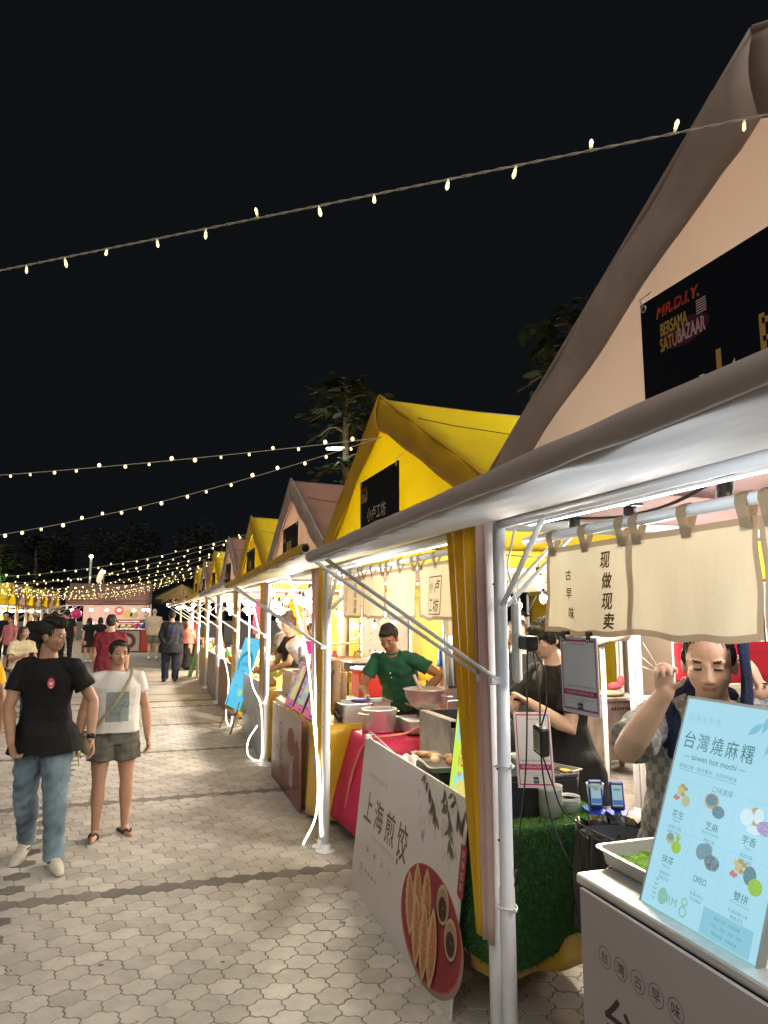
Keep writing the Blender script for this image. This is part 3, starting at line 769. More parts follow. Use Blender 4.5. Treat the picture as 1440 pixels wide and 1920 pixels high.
# stall 1: the turf table
table((1.75, 3.68), (.62, 1.52), .83, 'folding table under the green turf, near the first post')
table((2.10, 5.32), (1.0, .62), .845, 'folding table under the magenta cloth')
table((1.60, 6.82), (.46, 2.06), .86, 'folding table under the yellow cloth behind the maroon board')
def turf(mbn, fn, nrm, area_n, size, seed, m='grass', tilt=(0, 0, 0)):
    r2 = np.random.RandomState(seed); V = []; F = []
    for i in range(area_n):
        u, v = r2.rand(2); p = np.array(fn(u, v)); n = np.array(nrm, float) + r2.uniform(-.55, .55, 3) + np.array(tilt); n /= np.linalg.norm(n)
        t = np.cross(n, r2.uniform(-1, 1, 3)); t /= np.linalg.norm(t); L = size * r2.uniform(.6, 1.3); w = size * .13
        o = len(V); V += [p - t * w, p + t * w, p + n * L + t * w * .2]; F.append((o, o + 1, o + 2))
    mbn.add(np.array(V), F, m)
x0, x1, y0_, y1_ = 1.425, 2.07, 2.885, 4.46
top = lambda u, v: (x0 + (x1 - x0) * u, y0_ + (y1_ - y0_) * v, .848)
fr = lambda u, v: (x0 - .01 + (x1 - x0 + .02) * u, y0_ - .012 - .02 * v * math.sin(9 * u), .848 - v * (.53 + .02 * math.sin(7 * u) - .09 * (u > .5) * u))
fl = lambda u, v: (x0 - .012 - .0 * v, y0_ + (y1_ - y0_ + .25) * u, .848 - v * (.52 + .03 * math.sin(14 * u)))
bk_ = lambda u, v: (x0 + .5 * u, y1_ + .012 + .22 * v, .848 - .45 * v)
mb = MB(); mb.grid(top, 10, 16, 'turf_shade', th=.008); mb.grid(fr, 16, 10, 'turf_shade', th=-.008); mb.grid(fl, 26, 8, 'turf_shade', th=.008); mb.grid(bk_, 8, 6, 'turf_shade', th=.008)
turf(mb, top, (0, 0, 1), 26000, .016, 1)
turf(mb, fr, (0, -1, -.3), 14000, .017, 2, 'turf_shade', (0, 0, -.5)); turf(mb, fl, (-1, 0, -.4), 14000, .017, 3, 'turf_shade', (0, 0, -.5))
single(mb, 'turf_mat', 'green artificial turf mat draped over the table by the first post', 'turf mat', (1.72, 2.89, .25))
mb = skirt_mesh((1.76, 3.70), (.58, 1.48), .80, .23, 'satin', pleat=.022, n=12)
single(mb, 'table_skirt', 'yellow satin skirt peeping out under the green turf mat', 'table skirt', (1.72, 3.68, .23), 'yellow satin table skirts')
mb = skirt_mesh((2.10, 5.32), (1.0, .62), .85, .19, 'magenta', pleat=.02, n=4, flare=.13, scallop=.018)
single(mb, 'tablecloth', 'magenta cloth hanging to the ground under the steel pots', 'tablecloth', (2.10, 5.32, .12))
mb = skirt_mesh((1.60, 6.82), (.46, 2.06), .868, .14, 'satin', pleat=.03, n=9)
single(mb, 'table_skirt', 'yellow satin cloth behind and beside the maroon board', 'table skirt', (1.60, 6.82, .13), 'yellow satin table skirts')
# a clear plastic sheet on the far half of the turf
mb = MB(); r2 = np.random.RandomState(5)
mb.grid(lambda u, v: (1.40 + .3 * u, 3.98 + .5 * v, .866 + .008 * math.sin(31 * u + 9 * v) * math.sin(23 * v + 5 * u)), 30, 40, mt_('white_plastic_film', (.62, .62, .62)))
single(mb, 'plastic_sheet', 'crinkled white plastic sheet on the far end of the turf mat', 'plastic sheet', (1.55, 4.2, .86))

# ================================================================== SHANGHAI BOARD
BO = np.array([1.297, 4.60, gz(4.6) + .0]); bu = np.array([0, -1., -.0175]); bv = np.array([.1, 0, .895]); bv /= np.linalg.norm(bv)
mb = MB(); bn = np.cross(bu / np.linalg.norm(bu), bv)
mb.prism([(0, 0), (1.56, 0), (1.56, .90), (0, .90)], BO, bu / np.linalg.norm(bu), bv, 'board', -.012, 0)
fc = Face(mb, BO, bu, bv)
sepia = mt_('sepia_print', (.16, .11, .08)); pal = mt_('faint_print', (.44, .38, .36)); leafm = mt_('leaf_print', (.17, .13, .10)); twig = mt_('twig_print', (.42, .24, .18))
for i, ch in enumerate('上海煎饺'):
    fc.text(ch, .205 + .205 * i, .515 - .008 * i, (.17, .165, .17, .185)[i], sepia, 1, w=.15, bold=.0045, shear=.08)
fc.text('现做现卖 好味道', .33, .70, .020, pal, 1, w=.36)
fc.text('SHANGHAI PAN FRIED DUMPLING', .52, .375, .018, pal, 1, w=.42); fc.rect(.76, .365, .022, .03, mt_('seal_red', (.35, .07, .06)), 1)
for i, ch in enumerate('鲜嫩多汁'):
    a = .27 + .135 * i; fc.ring(a, .285, .036, .0022, pal, 1, 24, 1); fc.text(ch, a, .285, .036, sepia, 1)
fc.ring(.18, .15, .034, .0025, sepia, 1, 20, 1.05); fc.line([(.155, .135), (.18, .16), (.205, .135)], .004, sepia); fc.disc(.18, .172, .008, .008, sepia, 2)
for i in range(4): fc.text(('鲜肉', '韭菜', '咖喱', '白菜')[i], .27 + .062 * i, .165, .02, sepia, 1); fc.text(('POR', 'CHI', 'CUR', 'CAB')[i], .27 + .062 * i, .128, .014, pal, 1, w=.04)
# printed dish
dish = mt_('printed_dish_red', (.27, .022, .03)); dishd = mt_('printed_dish_shadow', (.10, .012, .015)); dishl = mt_('printed_dish_rim', (.42, .09, .07))
fc.disc(1.27, .245, .385, .245, mt_('printed_soft_brown', (.30, .2, .17)), 1, 48); fc.disc(1.262, .262, .372, .243, dishl, 2, 48); fc.disc(1.262, .262, .364, .236, dish, 3, 48); fc.disc(1.25, .268, .31, .195, mt_('printed_dish_mid', (.22, .018, .022)), 4, 48)
dum = mt_('printed_dumpling', (.55, .34, .17)); dumc = mt_('printed_crust', (.42, .17, .07)); duml = mt_('printed_pleat', (.62, .46, .28))
def dumpling(a, b, L, w, ang, k):
    n = 20; pts = []; c, d = math.cos(ang), math.sin(ang)
    def T(x, y): return (a + x * c - y * d, b + x * d + y * c)
    up = [(L * (t - .5), w * .5 * math.sin(math.pi * t) ** .75 * (1 + .10 * math.sin(t * 40))) for t in np.linspace(0, 1, n)]
    dn = [(L * (t - .5), -w * .5 * math.sin(math.pi * t) ** .7) for t in np.linspace(1, 0, n)]
    fc.poly([T(*p) for p in up + dn[1:-1]], dum, k)
    up2 = [(x * .8, y * .3 + .002) for x, y in up]; dn2 = [(x * .8, y * .8) for x, y in dn]
    fc.poly([T(*p) for p in up2 + dn2[1:-1]], dumc, k + 1)
    for t in np.linspace(.15, .85, 9):
        x = L * (t - .5); h = w * .5 * math.sin(math.pi * t); fc.line([T(x, h * .35), T(x + .006, h * .95)], .003, duml, k + 2)
    rr = random.Random(int(a * 999))
    for q in range(26):
        x = rr.uniform(-.33, .33) * L; y = rr.uniform(-.36, .12) * w; fc.disc(*T(x, y), rr.uniform(.003, .008), rr.uniform(.002, .005), rr.choice((dum, mt_('printed_char', (.25, .08, .03)), mt_('printed_golden', (.6, .33, .12)))), k + 2, 7)
for a, b, L, k in ((1.01, .265, .29, 5), (1.105, .325, .31, 8), (1.215, .345, .29, 5), (1.13, .185, .31, 11), (1.235, .175, .33, 14), (1.335, .19, .34, 17)):
    dumpling(a, b, L, .118, R(98 - (a - 1.2) * 40), k)
for a, b in ((1.405, .402), (1.515, .30)):
    fc.disc(a, b - .01, .075, .088, dishd, 5, 30); fc.disc(a, b, .068, .082, mt_('printed_cup', (.52, .36, .22)), 6, 30); fc.disc(a, b - .004, .058, .070, mt_('printed_cup_in', (.36, .22, .12)), 7, 30); fc.disc(a + .002, b - .018, .045, .050, mt_('printed_sauce', (.035, .012, .01)), 8, 26)
    fc.disc(a + .012, b - .012, .012, .006, mt_('printed_sauce_glint', (.16, .07, .05)), 9, 12)
# red tag with brush ends
fc.poly([(1.535, .50), (1.555, .485), (1.60, .495), (1.603, .70), (1.59, .715), (1.56, .705), (1.54, .71)], 'red', 1); fc.text('皮', 1.57, .67, .034, pal, 2); fc.text('薄', 1.57, .625, .034, pal, 2); fc.text('馅', 1.57, .58, .034, pal, 2); fc.text('多', 1.57, .535, .034, pal, 2)
rl = random.Random(3)
for tw in ([(1.05, .905), (1.13, .84), (1.19, .79), (1.23, .74)], [(1.30, .90), (1.36, .82), (1.40, .74), (1.43, .66)], [(1.40, .90), (1.48, .83), (1.53, .78)], [(1.56, .86), (1.545, .80)]):
    fc.line(tw, .004, twig, 1)
    for (a, b), (c_, d_) in zip(tw[:-1], tw[1:]):
        for t in (.2, .6, .95):
            x, y = a + (c_ - a) * t, b + (d_ - b) * t
            for q in range(2): fc.leaf(x, y, rl.uniform(.05, .085), rl.uniform(.018, .03), R(rl.uniform(-150, -40)), leafm, 2)
for q in range(30): fc.leaf(rl.uniform(1.0, 1.5), rl.uniform(.62, .88), rl.uniform(.05, .09), .03, R(rl.uniform(-150, -30)), mt_('ghost_leaf_print', (.54, .48, .455)), .5)
bo = single(mb, 'menu_board', 'leaning beige board printed with a red dish of dumplings and four brush characters', 'sign board', tuple(BO))
mb = MB(); c = BO + bv * .90 + bu * .04; mb.box(c + (.004, 0, .0), (.035, .05, .03), 'frost', bev=.004); mb.tube([c + (0, 0, .015), c + (.03, -.03, .022), c + (.14, -.26, -.10)], .003, 'whitep', 6); mb.tube([c + (0, .02, .015), c + (.02, .01, .03), c + (.03, -.03, .022)], .003, 'whitep', 6)
mb.build('clip', bo)

# ================================================================== MOCHI STALL
root = thing('counter', 'stainless steel serving counter behind the nearest beige board', 'counter', (1.6, .6, 0))
mb = MB(); mb.box((1.60, .665, .965), (.62, 2.71, .03), 'steel', bev=.005); mb.build('counter_top', root)
mb = MB(); mb.box((1.305, .62, .925), (.02, 2.62, .045), 'steel', bev=.004); mb.box((1.296, .62, .952), (.006, 2.62, .008), 'black'); mb.box((1.62, .62, .48), (.5, 2.5, .86), 'steeld'); mb.build('cabinet', root)
MO = np.array([1.27, 1.97, .035]); mb = MB()
mb.box((1.276, .62, .495), (.012, 2.70, .92), mt_('mauve_foam_board', (.40, .345, .335)), bev=.001)
fc = Face(mb, (1.27, 1.97, .035), (0, -1, 0), (0, 0, 1)); dk_ = mt_('board_dark_ink', (.035, .026, .03))
for i, ch in enumerate('台灣古早味'):
    a = .115 + .0715 * i; fc.ring(a, .774, .0285, .0016, dk_, 1, 36); fc.text(ch, a, .774, .032, dk_, 1)
for i, ch in enumerate('台灣燒麻糬'): fc.text(ch, .17 + .165 * i, .61, .15, dk_, 1, w=.135, bold=.003, shear=.1)
o = single(mb, 'menu_board', 'nearest mauve beige board with five circled characters along the counter front', 'sign board', (1.276, .62, .035))
# tray with green powder
def pan(c, w, d, h, m, name, label, cat, fill=None, rz=0, group=None, rim=.012, taper=.012, lump=.006, seed=1):
    root = thing(name, label, cat, c, group); R3 = Matrix.Rotation(rz, 3, 'Z')
    def ring_(s, z): return [np.array(R3 @ Vector((sx * (w / 2 - s), sy * (d / 2 - s), z))) + np.array(c) for sx, sy in ((-1, -1), (1, -1), (1, 1), (-1, 1))]
    def rr(s, z, n=5):
        out = []; rad = .25 * min(w, d) * .4
        for (sx, sy), a0 in zip(((1, 1), (-1, 1), (-1, -1), (1, -1)), (0, 90, 180, 270)):
            for t in np.linspace(0, 90, n): out.append(np.array(R3 @ Vector((sx * (w / 2 - s - rad) + rad * math.cos(R(a0 + t)), sy * (d / 2 - s - rad) + rad * math.sin(R(a0 + t)), z))) + np.array(c))
        return out
    L = [rr(-rim, h), rr(-rim, h + .003), rr(0, h + .003), rr(taper, .003), rr(taper * 1.6, .003)]; n = len(L[0])
    mb = MB(); V = np.vstack(L); F = [(i * n + j, i * n + (j + 1) % n, (i + 1) * n + (j + 1) % n, (i + 1) * n + j) for i in range(4) for j in range(n)] + [tuple(4 * n + j for j in range(n))]
    V2 = np.vstack([rr(-rim, h), rr(.0, h - .002), rr(taper - .002, 0)]); o = len(V); F += [(o + i * n + (j + 1) % n, o + i * n + j, o + (i + 1) * n + j, o + (i + 1) * n + (j + 1) % n) for i in range(2) for j in range(n)] + [tuple(o + 2 * n + j for j in range(n))[::-1]]
    mb.add(np.vstack([V, V2]), F, m, False); mb.build('pan', root)
    if fill:
        fm, fh = fill; mb = MB(); r3 = np.random.RandomState(seed)
        ph = r3.uniform(0, 6, 8)
        def fn(u, v):
            x, y = (u - .5) * (w - taper * 2.2), (v - .5) * (d - taper * 2.2)
            e = min(1, 8 * min(u, 1 - u, v, 1 - v))
            z = fh * (.5 + .5 * e) + lump * (math.sin(x * 60 + ph[0]) * math.sin(y * 55 + ph[1]) + .6 * math.sin(x * 131 + ph[2] + 2 * math.sin(y * 70)) * math.sin(y * 117 + ph[3]))
            return tuple(np.array(R3 @ Vector((x, y, z))) + np.array(c))
        mb.grid(fn, 36, 36, fm); mb.build('filling', root)
    return root
matcha = M('matcha_powder', (.16, .36, .02), .85, var=(70, .45), bump=(120, 1))
pan((1.60, 1.90, .982), .38, .36, .045, 'steel', 'food_tray', 'steel tray of bright green powder behind the lit menu', 'tray', (matcha, .022), group='steel food trays')
# lit menu
MB0 = np.array([1.33, 1.773, .962]); mv = np.array([.212, 0, .558]); mv /= np.linalg.norm(mv); mu = np.array([0, -1., 0]); mn = np.cross(mu, mv)
root = thing('light_box_menu', 'glowing pale blue menu light box leaning on the steel counter', 'menu light box', tuple(MB0))
mb = MB(); mb.prism([(-.008, -.008), (.402, -.008), (.402, .605), (-.008, .605)], MB0, mu, mv, mt_('box_silver', (.42, .46, .44)), -.022, -.0005); mb.build('frame', root)
def E_(n, c, e=1.0):
    if n not in mt: mt[n] = M(n, (0, 0, 0), .6, emit=e, ecol=c)
    return mt[n]
mb = MB(); fc = Face(mb, MB0, mu, mv)
bg = E_('lit_panel', (.42, .76, .90), .92); tk = E_('lit_text', (.07, .20, .21)); tk2 = E_('lit_text_soft', (.14, .34, .40)); ln = E_('lit_line', (.22, .50, .62)); gn_ = E_('lit_green_band', (.25, .50, .43)); pl_ = E_('lit_pale_box', (.26, .56, .68))
fc.rect(0, 0, .394, .597, bg, 0); fc.rect(0, 0, .394, .022, gn_, 1)
for i, ch in enumerate('台灣古早味'): fc.ring(.03 + .0258 * i, .543, .0115, .0008, ln, 1); fc.text(ch, .03 + .0258 * i, .543, .013, ln, 1)
for i, ch in enumerate('台灣燒麻糬'): fc.text(ch, .043 + .052 * i, .480 - .001 * i, .048, tk, 1, w=.042)
fc.text('— taiwan hot mochi —', .145, .434, .0155, tk, 1, w=.225); fc.text('軟糯Q彈 · 真材實料 · 古早好味道', .13, .404, .0125, tk2, 1, w=.21); fc.line([(.03, .394), (.235, .394)], .0012, tk2)
fc.line([(.01, .366), (.13, .366)], .0008, ln); fc.line([(.27, .366), (.385, .366)], .0008, ln); fc.text('· 口味選擇 ·', .197, .366, .0165, tk2, 1)
rl = random.Random(9)
for a, b, an in ((.30, .585, -110), (.335, .575, -80), (.36, .55, -100), (.315, .54, -60), (.36, .51, -95), (.28, .56, -140), (.33, .53, -120)): fc.leaf(a, b, .055, .02, R(an), E_('lit_leaf', (.22, .52, .66)), .5)
def blob(a, b, rx, ry, col, n=16, k=2, grain=None, seed=1):
    fc.disc(a, b, rx, ry, E_('lit_' + str(col), col), k, n)
    if grain:
        rr = random.Random(seed)
        for q in range(grain[0]):
            t, s = rr.uniform(0, 6.28), rr.uniform(0, .9) ** .5; fc.disc(a + rx * s * math.cos(t), b + ry * s * math.sin(t), grain[1], grain[1] * .8, E_('lit_' + str(grain[2]), grain[2]), k + 1, 7)
nut, nutd, pinkn, grn, blk, blk2, wd, wht, vio = (.55, .48, .22), (.42, .33, .12), (.55, .22, .24), (.30, .52, .08), (.13, .25, .30), (.20, .33, .38), (.48, .38, .22), (.62, .80, .88), (.35, .30, .52)
def peanut(a, b):
    for q, (x, y) in enumerate(((0, 0), (.012, .008), (-.012, .006), (.006, -.008), (-.006, -.006), (.0, .014))): blob(a + x, b + y, .009, .006, (nut, nutd)[q % 2], 10, 2 + q * .3)
    for x, y in ((-.016, -.017), (-.006, -.02), (-.012, -.024), (-.02, -.022)): blob(a + x, b + y, .006, .005, pinkn, 8, 4)
peanut(.058, .336); blob(.082, .313, .016, .015, (.42, .52, .30), k=5, grain=(20, .002, nut))
blob(.170, .335, .025, .021, wd); blob(.170, .337, .020, .015, blk, k=3, grain=(40, .0016, blk2)); blob(.2, .313, .021, .016, blk, k=4, grain=(40, .0016, blk2))
blob(.29, .325, .021, .021, wht); blob(.315, .333, .02, .022, wd, k=1.5); blob(.325, .335, .015, .019, wht, k=3); blob(.318, .30, .022, .010, wht, k=4); blob(.352, .312, .026, .017, vio, k=5, grain=(40, .002, (.5, .44, .68)))
blob(.056, .205, .017, .015, (.42, .50, .36)); blob(.056, .209, .0135, .010, (.22, .36, .22), k=3, grain=(20, .0015, blk2)); blob(.085, .189, .018, .016, grn, k=4, grain=(30, .0018, (.40, .60, .12)));
for an in (60, 80, 100): fc.leaf(.082, .20, .026, .006, R(an), E_('lit_' + str(grn), grn), 3)
blob(.172, .205, .018, .020, blk2, grain=(30, .0013, blk)); blob(.190, .210, .019, .021, blk2, k=4, grain=(30, .0013, blk)); blob(.216, .189, .025, .019, blk2, k=6, grain=(70, .0022, (.16, .14, .16)), seed=3)
peanut(.30, .207); blob(.335, .197, .019, .022, blk, k=6, grain=(40, .0016, blk2)); blob(.357, .178, .021, .019, grn, k=8, grain=(30, .0018, (.40, .60, .12)))
for (a, b, t1, t2, l1, l2) in ((.063, .272, '花生', 'Peanut', '香濃花生粉', '鹹甜古早味'), (.188, .272, '芝麻', 'Black Sesame', '濃香芝麻', '香氣濃郁'), (.31, .272, '芋香', 'Taro', '香甜芋頭', '綿密滿餡'), (.064, .150, '抹茶', 'Matcha', '香醇抹茶', '微苦回甘'), (.187, .137, 'OREO', '', '香濃OREO', '可可風味'), (.32, .142, '雙拼', 'Mix (Two Flavors)', '任選兩種口味', '雙重滿足')):
    fc.text(t1, a, b, .0155 if t1 == 'OREO' else .021, tk, 1, w=.045 if t1 == 'OREO' else None); fc.text(t2, a, b - .017, .0075, tk2, 1); fc.line([(a - .03, b - .026), (a + .032, b - .026)], .0006, ln); fc.text(l1, a, b - .036, .0092, tk2, 1); fc.text(l2, a, b - .049, .0092, tk2, 1)
for a in (.125, .25): fc.line([(a, .10), (a, .35)], .0005, ln)
fc.line([(.02, .232), (.385, .232)], .0006, ln)
fc.disc(.075, .059, .017, .021, gn_, 1); fc.text('均一價', .075, .059, .006, bg, 2); fc.text('RM', .11, .058, .020, gn_, 1, bold=.0008); fc.ring(.154, .048, .0135, .004, gn_, 1); fc.ring(.154, .072, .0105, .004, gn_, 1)
for i in range(5): fc.leaf(.042, .04 + i * .012, .012, .004, R(50), gn_, 1); fc.leaf(.042, .04 + i * .012, .012, .004, R(130), gn_, 1)
fc.rect(.218, .024, .156, .062, pl_, 1)
for i, t in enumerate(('雙拼口味 · 任選兩種', '* 花生 · 芝麻 · 芋香 · 抹茶', '現點現做 · 新鮮美味')): fc.text(t, .296, .072 - .017 * i, .0085, tk2, 2)
mb.build('lit_panel', root)
ml = lamp('menu_light', tuple(MB0 + mu * .2 + mv * .3 + mn * .12), 1.6, root, (.6, .88, 1), .15)

# ================================================================== LINEN CURTAINS (NOREN)
def on_cloth(mb, fn, marks, zt, zb, p0, p1):
    for (t, y, z, h, bold) in marks:
        V, F, sz = text_mesh(t); sc = h / sz[1]
        for ox in ((0, 0), (bold, 0), (0, bold), (bold, bold)):
            W = []
            for a, b in V:
                a2, b2 = y - (a * sc * .92 + b * sc * .12 + ox[0]), z + b * sc + ox[1]
                u = (a2 - p0) / (p1 - p0); v = (b2 - zt) / (zb - zt); q = fn(u, v); W.append((q[0] - .0022, a2, b2))
            mb.add(np.array(W), F, 'ink')
def stamp(mb, f3):
    def q3(y, z): u = (y - 3.63) / (3.12 - 3.63); v = (z - 2.03) / (1.745 - 2.03); q = f3(u, v); return (q[0] - .002, y, z)
    for a, b in (((3.45, 1.955), (3.28, 1.955)), ((3.45, 1.765), (3.28, 1.765)), ((3.45, 1.765), (3.45, 1.955)), ((3.28, 1.765), (3.28, 1.955))):
        n = 8; V = []
        for i in range(n + 1):
            y, z = a[0] + (b[0] - a[0]) * i / n, a[1] + (b[1] - a[1]) * i / n
            if a[0] == b[0]: V += [q3(y - .003, z), q3(y + .003, z)]
            else: V += [q3(y, z - .003), q3(y, z + .003)]
        mb.add(np.array(V), [(2 * i, 2 * i + 1, 2 * i + 3, 2 * i + 2) for i in range(n)], 'ink')
def noren(X, ya, yb, zt, zb, panels, label, zrod, seed=1, loops=3, wob=.012, marks={}):
    root = thing('curtain', label, 'curtain', (X, (ya + yb) / 2, zb), 'linen curtains over the counters')
    mb = MB(); mb.tube([(X, ya + .16, zrod), (X, yb - .1, zrod)], .0175, 'white', 14); mb.build('rod', root)
    r = random.Random(seed); out = []
    for i, (p0, p1) in enumerate(panels):
        mb = MB(); ph = r.uniform(0, 6)
        def xof(u, v, ph=ph): return X - .004 + wob * (1.2 * math.sin(u * 7 + ph) * (.25 + v) + .4 * math.sin(u * 15 + 2 * ph) * v) - .01 * v
        def fn(u, v, p0=p0, p1=p1, ph=ph, xof=xof):
            y = p0 + (p1 - p0) * u
            return (xof(u, v), y + .004 * math.sin(9 * v + ph), zt + (zb - zt) * v - .012 * math.sin(math.pi * u) * v + .004 * math.sin(13 * u) * v)
        nu, nv = 40, 24
        P = fn
        def sub(u0, u1, v0, v1, a, b, m): mb.grid(lambda u, v: P(u0 + (u1 - u0) * u, v0 + (v1 - v0) * v), a, b, m)
        hu, hv = .016 / abs(p1 - p0), .018 / abs(zt - zb)
        sub(hu, 1 - hu, hv, 1 - hv, nu, nv, 'noren'); sub(0, 1, 0, hv, nu, 1, 'hem'); sub(0, 1, 1 - hv, 1, nu, 1, 'hem'); sub(0, hu, hv, 1 - hv, 1, nv, 'hem'); sub(1 - hu, 1, hv, 1 - hv, 1, nv, 'hem')
        if i in marks: on_cloth(mb, fn, marks[i], zt, zb, p0, p1)
        if i == 3 and marks.get('stamp'): stamp(mb, fn)
        pn = mb.build('cloth_panel', root); out.append((pn, fn))
        for q in range(loops):
            mb = MB(); yc = p0 + (p1 - p0) * (.07 + .86 * q / (loops - 1)); w = .019
            pts = [(X - .006, zt - .03), (X - .012, zt), (X - .022, zrod - .006), (X - .018, zrod + .012), (X, zrod + .021), (X + .018, zrod + .012), (X + .022, zrod - .006), (X + .008, zt), (X + .003, zt - .03)]
            mb.grid(lambda u, v, pts=pts, yc=yc: (np.interp(u * 8, range(9), [a for a, b in pts]), yc + (v - .5) * 2 * w, np.interp(u * 8, range(9), [b for a, b in pts])), 16, 1, 'hem')
            mb.build('loop', root)
    return root, out
M1 = [('现', 1.936, 1.938, .052, .0022), ('做', 1.924, 1.872, .05, .0022), ('现', 1.918, 1.806, .05, .0022), ('卖', 1.908, 1.745, .05, .0022), ('古', 2.17, 1.902, .036, .0014), ('早', 2.172, 1.838, .036, .0014), ('味', 2.162, 1.770, .04, .0014)]
noren(1.40, 2.30, .35, 2.005, 1.705, [(2.29, 1.825), (1.82, 1.335), (1.33, .85), (.845, .36)], 'cream linen curtain with brown characters hanging at the nearest stall', 2.05, 2, marks={0: M1})
M2 = [('小', 3.405, 1.905, .062, .002), ('卢', 3.325, 1.905, .066, .002), ('工', 3.405, 1.81, .058, .002), ('坊', 3.325, 1.81, .064, .002)]
M3 = [('古', 5.08, 1.93, .04, .001), ('早', 5.08, 1.87, .04, .001), ('味', 5.08, 1.80, .04, .001), ('现', 4.86, 1.96, .045, .001), ('做', 4.86, 1.9, .045, .001), ('现', 4.86, 1.84, .045, .001), ('卖', 4.86, 1.79, .045, .001)]
noren(1.40, 5.20, 3.14, 2.03, 1.745, [(5.22, 4.72), (4.70, 4.22), (4.18, 3.66), (3.63, 3.12)], 'cream linen curtain with a framed four character stamp at the first yellow tent', 2.07, 4, wob=.012, marks={0: M3, 3: M2, 'stamp': True})

# ================================================================== PAYMENT SIGNS (codes left out)
mag = mt_('magenta_print', (.42, .03, .14)); grey_ = mt_('grey_print', (.10, .10, .11)); card = mt_('white_card', (.62, .62, .63))
def paysign(o, u, v, w, h, label, name='payment_sign', clips=True):
    o, u, v = np.array(o, float), np.array(u, float), np.array(v, float); u /= np.linalg.norm(u); v /= np.linalg.norm(v)
    mb = MB(); mb.prism([(0, 0), (w, 0), (w, h), (0, h)], o, u, v, card, -.003, 0); fc = Face(mb, o, u, v)
    t = .006
    for r_ in ((.01, .012, w - .02, t), (.01, h - .015, w - .02, t), (.008, .012, t * .7, h - .025), (w - .012, .012, t * .7, h - .025)): fc.rect(*r_, mag, 1)
    fc.text('DuitNow QR', w / 2, h * .905, h * .028, mag, 1, w=w * .36)
    fc.text('Superhaam Nyo villa bhd 2m', w / 2, h * .355, h * .035, grey_, 1, w=w * .78); fc.rect(.008, h * .235, w - .016, h * .075, mag, 1); fc.text('MALAYSIA NATIONAL QR', w / 2, h * .272, h * .04, card, 2, w=w * .72)
    fc.text('Payments accepted from all participating banks', w / 2, h * .19, h * .014, grey_, 1, w=w * .7); fc.text('and eWallets', w / 2, h * .165, h * .014, grey_, 1, w=w * .26); fc.rect(w * .43, h * .06, w * .14, h * .085, mt_('teal_print', (.01, .05, .09)), 1); fc.text('PAY', w * .5, h * .10, h * .03, card, 2, w=w * .10)
    return single(mb, name, label, 'payment sign', tuple(o), 'magenta bordered payment signs')
ps = paysign((1.388, 2.215, 1.435), (.06, -1, 0), (.0, .02, 1), .20, .255, 'white payment sign with magenta band clipped to the hem of the linen curtain')
for yy in (2.18, 2.035):
    mb = MB(); mb.box((1.387, yy, 1.703), (.018, .036, .014), 'black', bev=.003); mb.box((1.378, yy, 1.688), (.004, .022, .03), 'black', bev=.001); mb.tube([(1.376, yy + .008 * math.cos(t), 1.672 + .01 * math.sin(t)) for t in np.linspace(0, 6.2, 12)], .0015, 'steel', 5)
    single(mb, 'bulldog_clip', 'black clip gripping the hem over the ' + ('left' if yy > 2.1 else 'right') + ' corner of the payment sign', 'clip', (1.387, yy, 1.69), 'black bulldog clips')
ps2 = paysign((1.628, 2.99, .99), (.92, -.39, 0), (.0, .09, 1), .165, .33, 'white payment sign tilted on a stand beside the black tub')
mb = MB(); mb.box((1.70, 3.03, .92), (.10, .06, .16), 'black', bev=.01); mb.build('stand', ps2)

# ================================================================== ON THE TURF TABLE
TZ = .862
mb = MB(); mb.lathe([(.052, 0), (.078, .17), (.082, .172), (.076, .172), (.05, .006), (0, .006)], (1.62, 3.05, TZ - .02), mt_('navy_tub', (.012, .02, .035)), 4, rot=rot_z(R(35)), smooth=False)
single(mb, 'plastic_tub', 'square dark navy tub right behind the first post', 'tub', (1.62, 3.05, TZ - .02))
def cups(c, r0, r1, h, n, step, label, m='frost', cat='cups', name='cup_stack', lean=0, grp='stacks of cups and bowls'):
    mb = MB()
    for i in range(n):
        z = i * step; prof = [(r0 * .0, z), (r0, z), (r1, z + h), (r1 + .002, z + h + .002), (r1 - .002, z + h)] if i < 1 else [(r1 - (r1 - r0) * step / h, z + h - step), (r1, z + h), (r1 + .002, z + h + .002), (r1 - .002, z + h)]
        if i == n - 1: prof = prof + [(r0, z + .004), (0, z + .004)]
        mb.lathe(prof, (c[0] + lean * z, c[1], c[2]), m, 18)
    return single(mb, name, label, cat, c, grp)
cups((1.735, 3.18, TZ), .034, .047, .12, 9, .014, 'tall leaning stack of clear plastic cups on the turf table', lean=.06)
cups((1.785, 2.98, TZ), .05, .054, .05, 7, .013, 'stack of white round tubs on the front edge of the turf table')
cups((1.90, 3.02, TZ), .05, .055, .04, 3, .012, 'short stack of white bowls beside the tall tubs on the turf')
cups((1.70, 3.32, TZ), .05, .055, .05, 12, .013, 'frosted cup stack farthest back on the turf table')
cups((2.01, 2.96, TZ), .027, .040, .125, 1, .01, 'single clear tumbler standing between toolbox and phones')
root = thing('toolbox', 'black toolbox with yellow latches on the turf table', 'toolbox', (2.0, 3.28, TZ))
mb = MB(); mb.box((1.97, 3.26, TZ + .05), (.20, .15, .10), 'black', bev=.008); mb.build('body', root); mb = MB(); mb.box((1.97, 3.26, TZ + .112), (.205, .155, .022), mt_('charcoal_lid', (.03, .03, .033)), bev=.006)
for q in range(5): mb.box((1.90 + q * .035, 3.26, TZ + .125), (.015, .12, .004), 'black')
mb.build('lid', root)
